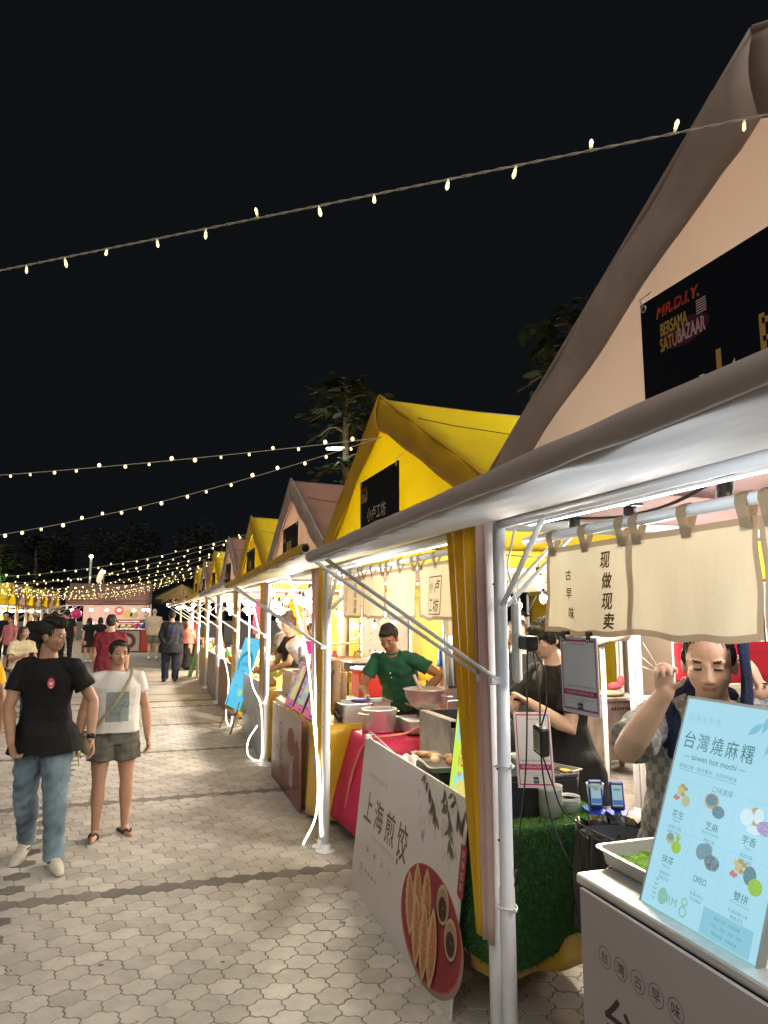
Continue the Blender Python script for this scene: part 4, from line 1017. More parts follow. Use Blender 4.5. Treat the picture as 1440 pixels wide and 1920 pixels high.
for q in (-.06, .06): mb = MB(); mb.box((1.97 + q, 3.24, TZ + .127), (.045, .05, .01), mt_('tool_yellow', (.65, .36, .02)), bev=.003); mb.build('latch', root)
pan((2.0, 3.13 + .28, TZ), .20, .34, .115, 'steel', 'food_tray', 'deep steel pan with reddish minced filling on the turf table', 'tray', (mt_('minced_filling', (.45, .33, .26)), .085), rz=R(20), group='steel food trays')
def phone(c, rz, label):
    root = thing('phone_holder', label, 'card terminal', c, 'blue phone holders on the turf'); R3 = Matrix.Rotation(rz, 3, 'Z'); c = np.array(c); T = lambda x, y, z: c + np.array(R3 @ Vector((x, y, z)))
    tl = R3 @ Matrix.Rotation(R(-18), 3, 'X')
    mb = MB(); mb.prism([(-.03, -.035), (.03, -.035), (.06, .09), (.035, .10), (0, .03), (-.035, .10), (-.06, .09)], T(0, 0, .006), R3 @ Vector((1, 0, 0)), R3 @ Vector((0, 1, 0)), 'blue', -.006, .006); mb.box(T(0, .01, .02), (.03, .03, .03), 'blue', rot=R3, bev=.005); mb.build('base', root)
    mb = MB(); mb.box(T(0, .012, .085), (.062, .014, .125), 'blue', rot=tl, bev=.006); mb.build('back_shell', root)
    mb = MB(); mb.box(T(0, .003, .087), (.052, .006, .112), 'black', rot=tl, bev=.003); p = mb.build('handset', root)
    mb = MB(); sc = T(0, -.0004, .0885); mb.box(sc, (.045, .0015, .09), E_('phone_screen', (.35, .55, .62), .8), rot=tl)
    mb.box(sc + np.array(tl @ Vector((0, -.0012, -.03))), (.043, .0008, .022), E_('phone_screen_blue', (.06, .16, .45), .8), rot=tl); mb.box(sc + np.array(tl @ Vector((0, -.0012, .025))), (.03, .0008, .01), E_('phone_screen_teal', (.1, .35, .4), .8), rot=tl); mb.build('screen', root)
    return root
phone((1.99, 2.925, TZ), R(-28), 'blue phone holder beside the clear tumbler'); phone((2.065, 2.87, TZ), R(-28), 'blue phone holder at the table corner above the bin liner')
# tray of dumplings
root = pan((1.63, 3.83, .93), .28, .46, .03, 'steel', 'food_tray', 'steel tray of fried dumplings above the leaning dumpling board', 'tray', group='steel food trays', rz=R(-8), taper=.02)
r2 = random.Random(5)
for i in range(13):
    mb = MB(); a = r2.uniform(-.09, .09); b = -.16 + .32 * i / 12; R3 = Matrix.Rotation(r2.uniform(0, 3), 3, 'Z') @ Matrix.Rotation(r2.uniform(-.4, .4), 3, 'X')
    mb.ell((1.63 + a, 3.83 + b, .957 + r2.uniform(0, .012)), (.042, .022, .02), mt_('pale_dumpling', (.58, .40, .24)) if i % 3 else 'food', 10, rot=R3); mb.build('dumpling', root)
mb = MB(); mb.box((1.63, 3.83, .894), (.22, .36, .064), 'black', bev=.006); single(mb, 'riser_box', 'low black riser under the tray of fried dumplings', 'riser', (1.63, 3.83, .862))
# fryer
root = thing('griddle', 'boxy steel griddle with a dark cooking well beyond the dumpling tray', 'griddle', (1.9, 4.2, .86))
mb = MB(); mb.box((1.684, 4.12, 1.01), (.008, .48, .29), 'steeld'); mb.box((1.90, 3.884, .99), (.43, .008, .25), 'steeld'); mb.box((2.115, 4.12, 1.0), (.008, .48, .27), 'steeld'); mb.box((1.90, 4.36, 1.02), (.43, .008, .28), 'steeld'); mb.box((1.71, 4.12, 1.155), (.05, .488, .006), 'steel'); mb.build('body', root)
mb = MB(); mb.box((1.92, 4.12, 1.07), (.37, .46, .01), 'blackh'); mb.box((1.738, 4.12, 1.105), (.006, .46, .07), 'black'); mb.box((1.92, 4.355, 1.105), (.37, .006, .1), 'black'); mb.build('cooking_well', root)
mb = MB(); mb.tube(bez([(1.86, 4.33, 1.16), (1.86, 4.33, 1.20), (1.88, 4.33, 1.21), (2.0, 4.33, 1.21), (2.02, 4.33, 1.20), (2.02, 4.33, 1.16)]), .004, 'steel', 6); mb.build('basket_handle', root)
mb = MB(); 
for i in range(5): mb.ell((1.99 + r2.uniform(-.04, .05), 3.98 + r2.uniform(-.04, .04), 1.09 + r2.uniform(0, .05)), (.04, .028, .026), mt_('pale_dumpling', None), 10, rot=rot_z(r2.uniform(0, 3)))
single(mb, 'dumpling_pile', 'heap of pale dumplings on the corner of the griddle', 'food', (1.99, 3.98, 1.07))
# yellow lit menu
YO = np.array([1.47, 3.42, .868]); yv = np.array([.07, .0, .50]); yv /= np.linalg.norm(yv); yu = np.array([.12, -1, 0]); yu /= np.linalg.norm(yu)
root = thing('light_box_menu', 'lime and aqua lit menu half hidden behind the yellow drape of the first post', 'menu light box', tuple(YO))
mb = MB(); mb.prism([(-.008, -.008), (.358, -.008), (.358, .53), (-.008, .53)], YO, yu, yv, 'black', -.02, -.0005); mb.build('frame', root)
mb = MB(); fc = Face(mb, YO, yu, yv); lime = E_('lit_lime', (.66, .92, .10), .95); aq = E_('lit_aqua', (.32, .86, .86), .95); rd_ = E_('lit_red', (.75, .12, .06)); bl_ = E_('lit_navy', (.12, .22, .55)); yl_ = E_('lit_yellow', (.85, .70, .20))
fc.rect(0, 0, .35, .522, lime, 0); fc.rect(.02, .28, .31, .15, aq, 1); fc.text('SNACK SHOP', .17, .47, .05, rd_, 1, w=.28, bold=.002)
fc.text('1 Veg', .10, .40, .04, bl_, 2, w=.11); fc.text('(椒麻)', .10, .365, .022, bl_, 2); fc.text('Chicken', .11, .325, .034, bl_, 2, w=.14); fc.text('(咸香)', .10, .295, .02, bl_, 2)
fc.text('6 for RM', .17, .235, .05, rd_, 1, w=.2, bold=.002); fc.text('10 for RM', .17, .18, .05, rd_, 1, w=.22, bold=.002); fc.disc(.17, .08, .14, .065, aq, 1); fc.disc(.12, .06, .07, .035, yl_, 2); fc.disc(.21, .07, .06, .04, yl_, 2); fc.leaf(.12, .12, .06, .016, R(20), bl_, 3); fc.disc(.08, .12, .02, .012, E_('lit_orange', (.8, .4, .1)), 3); fc.disc(.23, .11, .03, .018, E_('lit_orange', None), 3)
mb.build('lit_panel', root); lamp('menu_light', tuple(YO + yu * .17 + yv * .25 + np.cross(yu, yv) * .12), 1.1, root, (.85, 1, .5), .15)

# ================================================================== POTS on the magenta cloth
PZ = .858
def handle(mb, c, r, z, a, m='steel'):
    d = np.array([math.cos(a), math.sin(a), 0]); t = np.array([-math.sin(a), math.cos(a), 0]); c = np.array(c) + (0, 0, z)
    mb.tube(bez([c + d * r - t * .04, c + d * (r + .035) - t * .035, c + d * (r + .045), c + d * (r + .035) + t * .035, c + d * r + t * .04], 6), .006, m, 6)
root = thing('cooking_pot', 'wide shallow steel pot with loop handles on the magenta cloth', 'pot', (1.77, 5.47, PZ))
mb = MB(); mb.lathe([(0, 0), (.125, 0), (.135, .012), (.135, .165), (.141, .17), (.132, .17), (.13, .02), (0, .014)], (1.77, 5.47, PZ), 'steel', 32); mb.build('body', root)
for a in (R(200), R(20)): mb = MB(); handle(mb, (1.77, 5.47, PZ), .135, .14, a); mb.build('handle', root)
mb = MB(); mb.lathe([(0, .12), (.129, .12)], (1.77, 5.47, PZ), mt_('broth', (.25, .16, .08)), 24); mb.build('broth', root)
root = thing('gas_stove', 'portable steel gas stove under the mixing bowl', 'stove', (2.1, 5.34, PZ))
mb = MB(); mb.box((2.09, 5.32, PZ + .06), (.36, .32, .10), 'steel', bev=.008); mb.box((2.09, 5.155, PZ + .05), (.11, .004, .03), 'black'); mb.build('body', root)
mb = MB(); mb.lathe([(.0, .11), (.07, .11), (.085, .125), (.06, .14), (0, .14)], (2.12, 5.34, PZ), 'black', 18)
for q in range(4): a = q * math.pi / 2 + .4; mb.box((2.12 + .07 * math.cos(a), 5.34 + .07 * math.sin(a), PZ + .14), (.07, .012, .03), 'black', rot=rot_z(a))
mb.build('burner', root)
root = thing('mixing_bowl', 'big round steel mixing bowl with a ladle on the gas stove', 'bowl', (2.12, 5.34, PZ + .155))
mb = MB(); c = (2.12, 5.34, PZ + .155); mb.lathe([(0, 0), (.06, .002), (.12, .04), (.165, .105), (.178, .165), (.188, .168), (.176, .172), (.160, .11), (.11, .05), (0, .012)], c, 'steel', 36); mb.build('body', root)
mb = MB(); mb.lathe([(0, .142), (.05, .145), (.12, .135), (.168, .128)], c, mt_('orange_sauce', (.45, .13, .03)), 24); mb.build('sauce', root)
mb = MB(); mb.tube([(2.10, 5.33, 1.10), (2.02, 5.36, 1.29)], .013, mt_('bamboo', (.36, .27, .2)), 8); single(mb, 'ladle', 'wooden handled ladle resting in the mixing bowl', 'ladle', (2.10, 5.33, 1.1))
root = thing('gas_hose', 'pinkish orange gas hose curving over the magenta cloth to the ground', 'hose', (1.9, 5.2, .9))
mb = MB(); mb.tube(bez([(1.98, 5.14, .93), (1.85, 5.08, .895), (1.72, 5.06, .885), (1.60, 5.12, .86), (1.55, 5.25, .75), (1.50, 5.35, .5), (1.47, 5.42, .2)]), .011, mt_('pink_hose', (.55, .20, .13)), 8); mb.build('hose', root)
def gnbox(c, w, d, h, label, rz=0):
    return pan(c, w, d, h, 'steel', 'steam_tray', label, 'tray', rz=rz, group='deep steel trays', taper=.006, rim=.015)
gnbox((1.69, 5.98, .872), .24, .34, .15, 'deep steel tray at the corner of the yellow cloth'); gnbox((1.93, 6.06, .90), .20, .24, .12, 'shallower steel tray in front of the green shirted cook')
mb = MB(); mb.ell((1.74, 5.93, 1.04), (.075, .05, .02), mt_('purple_rubber', (.08, .045, .22)), 10); mb.ell((1.80, 5.92, 1.045), (.05, .02, .014), mt_('purple_rubber', None), 8); single(mb, 'rubber_glove', 'crumpled purple rubber glove on the steel tray edge', 'glove', (1.74, 5.93, 1.02))
mb = MB(); mb.tube([(1.62, 5.86, .95), (1.56, 5.88, .90), (1.55, 5.95, .93), (1.58, 6.1, .96)], .03, 'bag', 8); single(mb, 'plastic_bag', 'dark plastic bag squeezed between steel tray and post', 'bag', (1.57, 5.9, .87))
def paper_cups(c, n, step, r0, r1, h, label):
    return cups(c, r0, r1, h, n, step, label, m='paper', cat='paper bowls', grp='stacks of kraft paper bowls')
paper_cups((1.565, 6.06, 1.03 - .12), 24, .0175, .034, .046, .055, 'tall stack of kraft paper bowls beside the second post')
paper_cups((1.66, 6.2, .90), 18, .0175, .034, .044, .055, 'shorter kraft paper bowl stack behind the tall one')
root = thing('cooler_box', 'bright red cooler box with lid behind the steel trays', 'cooler', (2.16, 7.05, .93))
mb = MB(); mb.box((2.16, 7.05, 1.06), (.27, .30, .25), 'coolred', bev=.015); mb.build('body', root); mb = MB(); mb.box((2.16, 7.05, 1.205), (.295, .33, .045), 'coolred', bev=.012); mb.box((2.16, 7.05, 1.23), (.2, .22, .01), 'coolred', bev=.004); mb.build('lid', root)
mb = MB(); mb.box((2.30, 7.1, .90), (.9, .5, .03), 'steel', bev=.004)
for sx in (1.9, 2.7):
    for sy in (6.9, 7.3): mb.tube([(sx, sy, gz(7)), (sx, sy, .9)], .015, 'steeld', 8)
single(mb, 'steel_bench', 'steel bench carrying the red cooler box', 'bench', (2.3, 7.1, gz(7)))
root = thing('stock_pot', 'tall steel stock pot with a side handle behind the black duct', 'pot', (2.12, 4.72, .86))
mb = MB(); mb.lathe([(0, 0), (.14, 0), (.15, .01), (.15, .40), (.157, .405), (.146, .405), (.144, .02), (0, .02)], (2.17, 4.72, .86), 'steel', 32); mb.build('body', root); mb = MB(); handle(mb, (2.17, 4.72, .86), .15, .34, R(195)); mb.build('handle', root)
mb = MB(); mb.lathe([(0, .385), (.145, .385)], (2.17, 4.72, .86), mt_('milky_broth', (.55, .36, .18)), 24); mb.build('broth', root)
root = thing('exhaust_duct', 'black sided flue panel with a steel pipe hanging below the linen curtain', 'duct', (1.84, 4.25, 1.3))
mb = MB(); mb.box((1.865, 4.25, 1.55), (.085, .03, .50), 'black', rot=Matrix.Rotation(R(-4), 3, 'Y'), bev=.004); mb.build('panel', root); mb = MB(); mb.tube([(1.83, 4.22, 1.32), (1.815, 4.22, 1.80)], .03, 'steel', 12); mb.box((1.825, 4.19, 1.68), (.03, .003, .10), mt_('duct_label', (.35, .28, .2))); mb.tube([(1.80, 4.21, 1.30), (1.78, 4.21, 1.62)], .008, 'whitep', 6); mb.build('pipe', root)

# ================================================================== BIN, CABLES, ADAPTER
def bin_():
    c = np.array([1.86, 2.60, gz(2.4)]); root = thing('waste_bin', 'round waste bin lined with a crumpled black bag beside the turf table', 'bin', tuple(c))
    mb = MB(); mb.lathe([(0, 0), (.12, 0), (.15, .82), (.155, .83), (.145, .83), (.12, .03), (0, .03)], c, mt_('bin_dark', (.02, .03, .045)), 20); mb.build('body', root)
    mb = MB()
    def fn(u, v):
        a = 2 * math.pi * u; n = .012 * math.sin(9 * a + 3 * v) + .010 * math.sin(17 * a - 5 * v) + .006 * math.sin(31 * a)
        if v < .25: r = .13 + .03 * v * 4 - .0; z = .72 + .14 * v * 4
        else: t = (v - .25) / .75; r = .162 + .012 * math.sin(math.pi * t) + n * (.4 + t); z = .865 - .42 * t + .03 * math.sin(3 * a) * t
        return tuple(c + np.array([r * math.cos(a), r * math.sin(a), z + n * .6]))
    mb.grid(fn, 90, 24, 'bag'); mb.build('bin_liner', root)
bin_()
root = thing('power_adapter', 'black power adapter with a yellow label dangling on cables by the first post', 'adapter', (1.345, 2.30, 1.32))
mb = MB(); R3 = Matrix.Rotation(R(14), 3, 'X') @ Matrix.Rotation(R(-8), 3, 'Y'); mb.box((1.345, 2.295, 1.325), (.036, .062, .105), 'black', rot=R3, bev=.006); mb.box(np.array((1.345, 2.295, 1.325)) + np.array(R3 @ Vector((-.0185, 0, 0))), (.002, .04, .075), mt_('adapter_label', (.42, .40, .30)), rot=R3)
for q in range(6): mb.box(np.array((1.345, 2.295, 1.325)) + np.array(R3 @ Vector((-.0197, 0, .03 - q * .011))), (.001, .03, .004), mt_('label_ink', (.12, .12, .06)), rot=R3)
mb.build('body', root)
for nm, P in (('a', [(1.33, 2.31, 1.645), (1.335, 2.29, 1.55), (1.335, 2.28, 1.47), (1.345, 2.30, 1.375)]), ('b', [(1.33, 2.30, 1.64), (1.34, 2.24, 1.56), (1.34, 2.24, 1.46), (1.345, 2.29, 1.376)]), ('c', [(1.345, 2.29, 1.275), (1.37, 2.27, 1.18), (1.41, 2.25, 1.08), (1.55, 2.2, 1.0), (1.62, 2.12, .99)]), ('d', [(1.345, 2.30, 1.275), (1.35, 2.29, 1.17), (1.36, 2.26, 1.05), (1.40, 2.22, .93), (1.5, 2.28, .85), (1.7, 2.4, .84)])):
    mb = MB(); mb.tube(bez(P), .003, 'black', 6); mb.build('cord', root)
root = thing('hanging_mouse', 'black round plug hanging on a long cable in front of the turf', 'plug', (1.42, 2.6, .72))
mb = MB(); mb.ell((1.40, 2.62, .755), (.018, .016, .032), 'black', 12); mb.ell((1.388, 2.61, .748), (.008, .01, .018), mt_('grey_rubber', (.2, .2, .21)), 8); mb.build('body', root)
mb = MB(); mb.tube(bez([(1.32, 2.33, 1.64), (1.33, 2.36, 1.45), (1.35, 2.42, 1.2), (1.39, 2.55, .95), (1.40, 2.615, .785)]), .003, 'black', 6); mb.build('cord', root)
root = thing('cable_tie', 'white cable tie knotted round the first post', 'tie', (1.285, 2.464, 1.2)); 
for z in (1.21, .72):
    mb = MB(); mb.tube([(XF + .036 * math.cos(t), 2.464 + .036 * math.sin(t), z + .004 * math.sin(2 * t)) for t in np.linspace(0, 6.28, 20)], .003, 'whitep', 5); mb.ell((XF + .01, 2.424, z), (.008, .008, .008), 'whitep', 8); mb.build('loop', root)

# ================================================================== STALL 2 (melon drinks): board, menus, ice box, blender
mb = MB(); mb.box((1.284, 6.80, .50), (.012, 1.45, .74), mt_('maroon_board', (.15, .03, .03)), bev=.001); fc = Face(mb, (1.2775, 7.525, .13), (0, -1, 0), (0, 0, 1)); mm = mt_('maroon_print', (.30, .17, .13))
fc.ring(.50, .52, .10, .012, mm, 1, 30, .8); fc.ring(.50, .50, .06, .008, mm, 2, 24, .9); fc.line([(.42, .42), (.52, .36), (.62, .42)], .012, mm); fc.text('甜品', .5, .30, .09, mm, 1); fc.disc(.52, .16, .08, .06, mm, 1); fc.rect(.93, .12, .17, .22, mt_('board_panel', (.38, .30, .28)), 1); fc.disc(1.0, .50, .16, .12, mt_('maroon_faint', (.21, .07, .06)), 1); fc.disc(1.25, .35, .12, .2, mt_('maroon_faint', None), 1)
single(mb, 'menu_board', 'glossy maroon board with a pale swirl logo in front of the yellow skirt', 'sign board', (1.284, 6.8, .12)); mt['maroon_board'].node_tree.nodes['Principled BSDF'].inputs['Roughness'].default_value = .25
mcol = [(.70, .16, .28), (.35, .55, .28), (.20, .45, .72), (.75, .62, .15), (.55, .25, .5)]
def candy(y0_, w, label, seed):
    o = np.array([1.36, y0_, .872]); v = np.array([.16, 0, .40]); v /= np.linalg.norm(v); u = np.array([0, -1, 0]); rr = random.Random(seed)
    root = thing('light_box_menu', label, 'menu light box', tuple(o), 'candy coloured lit menus')
    mb = MB(); mb.prism([(-.006, -.006), (w + .006, -.006), (w + .006, .446), (-.006, .446)], o, u, v, 'black', -.02, -.0005); mb.tube([o + u * .1, o + u * .1 + (.12, 0, .0)], .006, 'black', 6); mb.build('frame', root)
    mb = MB(); fc = Face(mb, o, u, v); fc.rect(0, 0, w, .44, E_('candy_base%d' % seed, (.50, .13, .22), .8), 0)
    for i in range(14):
        c = rr.choice(mcol); fc.disc(rr.uniform(.05, w - .05), rr.uniform(.04, .40), rr.uniform(.02, .05), rr.uniform(.02, .05), E_('candy' + str(c), c, .9), 1 + i * .2, 14, rr.uniform(0, 3))
    fc.rect(.12, .07, w - .15, .31, E_('candy_mid%d' % (seed % 2), ((.42, .60, .30), (.66, .62, .22))[seed % 2], .8), .5); fc.rect(0, .40, w, .04, E_('candy_top', (.70, .35, .45), .85), 5); fc.rect(0, 0, w, .05, E_('candy_bottom', (.65, .12, .25), .9), 5)
    for i in range(5):
        fc.rect(.03, .08 + .065 * i, .07, .035, E_('candy_blue', (.25, .4, .75), .9), 5.2)
    fc.rect(.05, .412, w * .55, .016, E_('candy_text', (.1, .05, .3), .9), 6); fc.rect(w * .6, .016, w * .25, .018, E_('candy_text', None), 6)
    mb.build('lit_panel', root); lamp('menu_light', tuple(o + u * w / 2 + v * .25 + (-.12, 0, .06)), .7, root, (1, .75, .8), .12)
candy(7.30, .36, 'pink edged candy coloured menu, farthest of the three on the yellow cloth', 1); candy(6.86, .36, 'candy coloured menu in the middle of the three on the yellow cloth', 2); candy(6.42, .40, 'candy coloured menu nearest the neon lit post', 3)
root = thing('ice_box', 'cream foam ice box with a dark hole behind the candy menus', 'ice box', (1.72, 7.9, .87)); mb = MB(); mb.box((1.70, 7.95, 1.0), (.40, .55, .25), mt_('cream_foam', (.62, .52, .42)), bev=.01)
for q in range(10): mb.box((1.496, 7.70 + q * .055, .99), (.006, .02, .2), mt_('cream_foam', None))
mb.build('body', root); mb = MB(); mb.box((1.70, 7.95, 1.135), (.43, .58, .03), mt_('cream_foam', None), bev=.008); mb.lathe([(0, .0), (.07, .0)], (1.6, 7.8, 1.152), 'blackh', 18); mb.build('lid', root)
table((1.72, 8.0), (.6, .7), .87, 'folding table under the cream ice box')
root = thing('blender', 'tilted chrome blender jug on the ice box', 'blender', (1.76, 8.0, 1.15)); R3 = Matrix.Rotation(R(-35), 3, 'Y') @ Matrix.Rotation(R(25), 3, 'X'); mb = MB(); mb.lathe([(.0, 0), (.07, 0), (.085, .05), (.10, .26), (.10, .30), (.07, .32), (0, .32)], (1.72, 8.05, 1.22), 'steel', 20, rot=R3); mb.build('jug', root); mb = MB(); mb.box((1.76, 8.05, 1.2), (.14, .14, .09), 'black', bev=.01); mb.build('base', root)
cups((1.60, 7.62, 1.15), .035, .047, .10, 9, .022, 'tower of clear drink cups beside the chrome blender', grp='stacks of cups and bowls'); cups((1.62, 7.5, 1.15), .035, .047, .10, 5, .022, 'second tower of clear drink cups by the candy menus', grp='stacks of cups and bowls')
paper_cups((1.82, 7.25, .872), 16, .02, .045, .06, .06, 'stack of kraft bowls behind the candy menus'); 
# silver board and yellow skirts of the stalls beyond
BL = [('silver grey board with a blue sheen beyond the teardrop loop of cord', 8.20, 10.0, (.34, .36, .40), .3), ('worn brown board with speckled print under the greyish tent', 11.4, 13.4, (.27, .13, .09), .5), ('dull grey board beyond the brown speckled one', 13.9, 15.9, (.25, .24, .24), .4), ('pale board nearest the pink scarfed woman', 16.3, 18.4, (.42, .34, .24), .5)]
for lb, ya, yb, c, ro in BL:
    mb = MB(); m_ = M('board_face', c, ro, var=(6, .3), bump=(8, .05)); X_ = 1.29; mb.box((X_, (ya + yb) / 2, gz(ya) + .42), (.012, yb - ya, .82), m_, bev=.001)
    single(mb, 'menu_board', lb, 'sign board', (X_, (ya + yb) / 2, gz(ya)))
    mb = skirt_mesh((1.60, (ya + yb) / 2 + .1), (.5, yb - ya + .2), .87 + .03, gz(ya) + .02, 'satin', pleat=.02, n=10); single(mb, 'table_skirt', 'yellow satin skirt behind the ' + lb.split(' with')[0].split(' in front')[0].split(' under')[0].split(' beyond')[0].split(' nearest')[0], 'table skirt', (1.6, (ya + yb) / 2, gz(ya)), 'yellow satin table skirts')
# melons, baskets, goods on the far counters
def melon(c, r, label, m):
    mb = MB(); mb.ell(c, (r, r, r * .95), m, 16); mb.tube([(c[0], c[1], c[2] + r * .9), (c[0] + .01, c[1], c[2] + r * 1.15)], .006, 'wood', 5); return single(mb, 'melon', label, 'melon', (c[0], c[1], c[2] - r * .95), 'melons on the counter')
melm = M('melon_rind', (.35, .42, .12), .5, var=(9, .35)); melon((1.5, 9.2, 1.04), .13, 'big pale green melon behind the silver grey board', melm); melon((1.62, 9.55, 1.05), .14, 'darker green melon half behind the pale one', M('dark_melon_rind', (.10, .20, .05), .45, var=(9, .4)))
r2 = random.Random(8); gcol = [(.5, .12, .05), (.35, .2, .1), (.55, .4, .2), (.1, .12, .3), (.5, .5, .48), (.06, .2, .08), (.6, .3, .05), (.45, .05, .12)]
gl = ['small red jar', 'brown carton', 'tan tub', 'navy tin', 'white canister', 'green bottle', 'orange tub', 'crimson box']
for k in range(3, 8):
    Yc = Y0 + PITCH * k
    for i in range(8):
        yy = Yc - 1.0 + 2.0 * i / 7; h = r2.uniform(.08, .22); c = (r2.uniform(1.45, 1.75), yy, .905); q = r2.randrange(8); mb = MB(); m_ = mt_('goods' + str(q), gcol[q])
        if i % 3: mb.lathe([(0, 0), (.05, 0), (.055, h * .7), (.03, h * .85), (.03, h), (0, h)], c, m_, 12)
        else: mb.box((c[0], c[1], c[2] + h / 2), (.12, .12, h), m_, bev=.01); mb.box((c[0], c[1], c[2] + h + .006), (.125, .125, .012), 'whitep')
        single(mb, 'goods_container', gl[q] + ' on the counter of the ' + words_[k] + ' right hand stall, ' + words_[i] + ' from our end', 'container', c, 'goods on the far counters')
for i in range(5):
    mb = MB(); mb.lathe([(0, 0), (.06, 0), (.085, .12), (.09, .12), (.08, .11), (.055, .01), (0, .01)], (1.45 + .05 * (i % 2), 11.6 + .3 * i, .905), 'wood', 12); mb.ell((1.45 + .05 * (i % 2), 11.6 + .3 * i, 1.02), (.075, .075, .05), mt_('orange_snack', (.6, .2, .03)), 10); single(mb, 'snack_basket', 'little basket heaped with orange snacks, ' + words_[i] + ' past the blue easel', 'basket', (1.45, 11.6 + .3 * i, .9), 'snack baskets')
# hot pink banner and paper flowers deep in the row
mb = MB(); mb.box((1.75, 11.6, 1.72), (.25, .01, .55), mt_('pink_banner', (.75, .03, .10))); single(mb, 'hanging_banner', 'hot pink hanging banner inside the greyish tent', 'banner', (1.75, 11.6, 1.45))
# easel with blue lit menu
root = thing('easel_menu', 'sky blue lit menu on a wooden easel standing on the paving', 'menu light box', (1.15, 10.45, gz(10)))
EO = np.array([1.13, 10.78, .47]); ev = np.array([.27, 0, .93]); ev /= np.linalg.norm(ev); eu = np.array([.13, -1, 0]); eu /= np.linalg.norm(eu)
mb = MB(); mb.prism([(-.01, -.01), (.87, -.01), (.87, .99), (-.01, .99)], EO, eu, ev, mt_('lime_side', (.4, .5, .15)), -.05, -.001); mb.build('frame', root)
mb = MB(); fc = Face(mb, EO, eu, ev); sky = E_('lit_sky', (.10, .62, .92), .95); dkb = E_('lit_deep_blue', (.02, .18, .38), .9); fc.rect(0, 0, .86, .98, sky, 0)
for i in range(22): a = R(200 - i * 10.5); fc.disc(.43 + .33 * math.cos(a), .60 + .17 * math.sin(a), .028, .035, dkb, 1, 8)
for q in range(9): fc.leaf(.30 + .035 * q, .58, .07, .02, R(150 - q * 15), dkb, 1)
for q in range(5): fc.leaf(.30 + .05 * q, .50, .05, .012, R(20), dkb, 1); fc.leaf(.26 + .03 * (q % 3), .28, .04, .012, R(60 + 30 * q), dkb, 1)
fc.disc(.6, .22, .12, .05, E_('lit_soft_yellow', (.5, .8, .4), .9), 1); mb.build('lit_panel', root); lamp('menu_light', (1.0, 10.4, 1.0), 2.2, root, (.4, .8, 1), .2)
for q in (.12, .74):
    mb = MB(); a = EO + eu * q; mb.tube([a + ev * .1, a + ev * -.12 + (-.06, 0, -.22 + .0)], .013, 'wood', 6); mb.build('leg', root)
mb = MB(); mb.tube([EO + eu * .43 + ev * .9, (1.62, 10.3, gz(10))], .013, 'wood', 6); mb.box(EO + eu * .43 + ev * -.05, (.05, .8, .04), 'wood'); mb.build('rear_leg', root)
mb = MB(); mb.prism([(-.25, 0), (.25, 0), (.25, .8), (-.25, .8)], (1.10, 19.3, gz(9)), (.1, -1, 0), (.25, 0, .97), mt_('green_sign', (.10, .30, .04)), -.02, 0); single(mb, 'easel_board', 'narrow green edged board leaning by the pink scarfed woman', 'sign board', (1.1, 19.3, gz(9)))
# ================================================================== BEHIND THE STALLS
root = thing('oven', 'sooty steel box oven on four legs behind the black shirted cook', 'oven', (4.75, 6.55, gz(6.5)))
soot = M('sooty_steel', (.20, .16, .14), .5, .6, var=(4, .5), bump=(10, .15))
mb = MB(); mb.box((4.75, 6.62, .58), (.56, .50, .58), soot, bev=.004); mb.lathe([(0, .0), (.12, .0)], (4.80, 6.366, .62), mt_('soot_black', (.02, .018, .018)), 20, rot=Matrix.Rotation(R(90), 3, 'X'))
for q in range(12): mb.box((4.57 + q * .032, 6.367, .80), (.018, .004, .03), 'blackh', rot=Matrix.Rotation(R(25), 3, 'Y'))
mb.build('body', root)
mb = MB(); mb.box((4.75, 6.62, .89), (.60, .55, .03), soot, bev=.003); mb.build('top_plate', root)
for sx in (-1, 1):
    for sy in (-1, 1): mb = MB(); mb.lathe([(.025, 0), (.05, .2)], (4.75 + sx * .25, 6.62 + sy * .22, gz(6.5)), soot, 4, rot=rot_z(R(45)), smooth=False); mb.build('leg', root)
mb = MB(); mb.ell((4.7, 6.6, .93), (.18, .15, .03), mt_('old_paper', (.42, .30, .18)), 10); single(mb, 'baking_tray', 'brown tray of paper on the oven top', 'tray', (4.7, 6.6, .9))
mb = MB(); mb.ell((4.85, 6.7, .99), (.10, .05, .04), mt_('coral_mitt', (.65, .10, .12)), 10); mb.ell((4.93, 6.7, 1.04), (.045, .04, .06), mt_('coral_mitt', None), 10); single(mb, 'oven_mitt', 'coral oven mitt lying on the oven', 'mitt', (4.85, 6.7, .95))
root = thing('folding_table', 'long table under a crimson cloth behind the towel man', 'table', (5.0, 5.0, gz(5)), 'folding tables under the cloths'); mb = MB(); mb.box((5.2, 5.2, 1.02), (2.2, .6, .03), 'steeld'); mb.build('table_top', root)
for sx in (-.9, .9): mb = MB(); mb.tube([(5.2 + sx, 5.2, gz(5)), (5.2 + sx, 5.2, 1.0)], .02, 'steeld', 8); mb.build('leg', root)
mb = MB(); crim = mt_('crimson_cloth', (.42, .015, .035)); mb.grid(lambda u, v: (4.1 + 2.3 * u, 4.86 - .015 * math.sin(14 * u) * v, 1.53 - .34 * v), 30, 4, crim, th=.004); single(mb, 'banner_cloth', 'crimson cloth strip stretched behind the towel man', 'cloth', (5.2, 4.86, 1.2))
for sx in (4.12, 6.35): 
    mb = MB(); mb.tube([(sx, 4.88, gz(5)), (sx, 4.88, 1.56)], .016, 'white', 8); single(mb, 'banner_pole', 'white pole holding the ' + ('left' if sx < 5 else 'right') + ' end of the crimson cloth', 'pole', (sx, 4.88, gz(5)), 'poles of the crimson cloth')
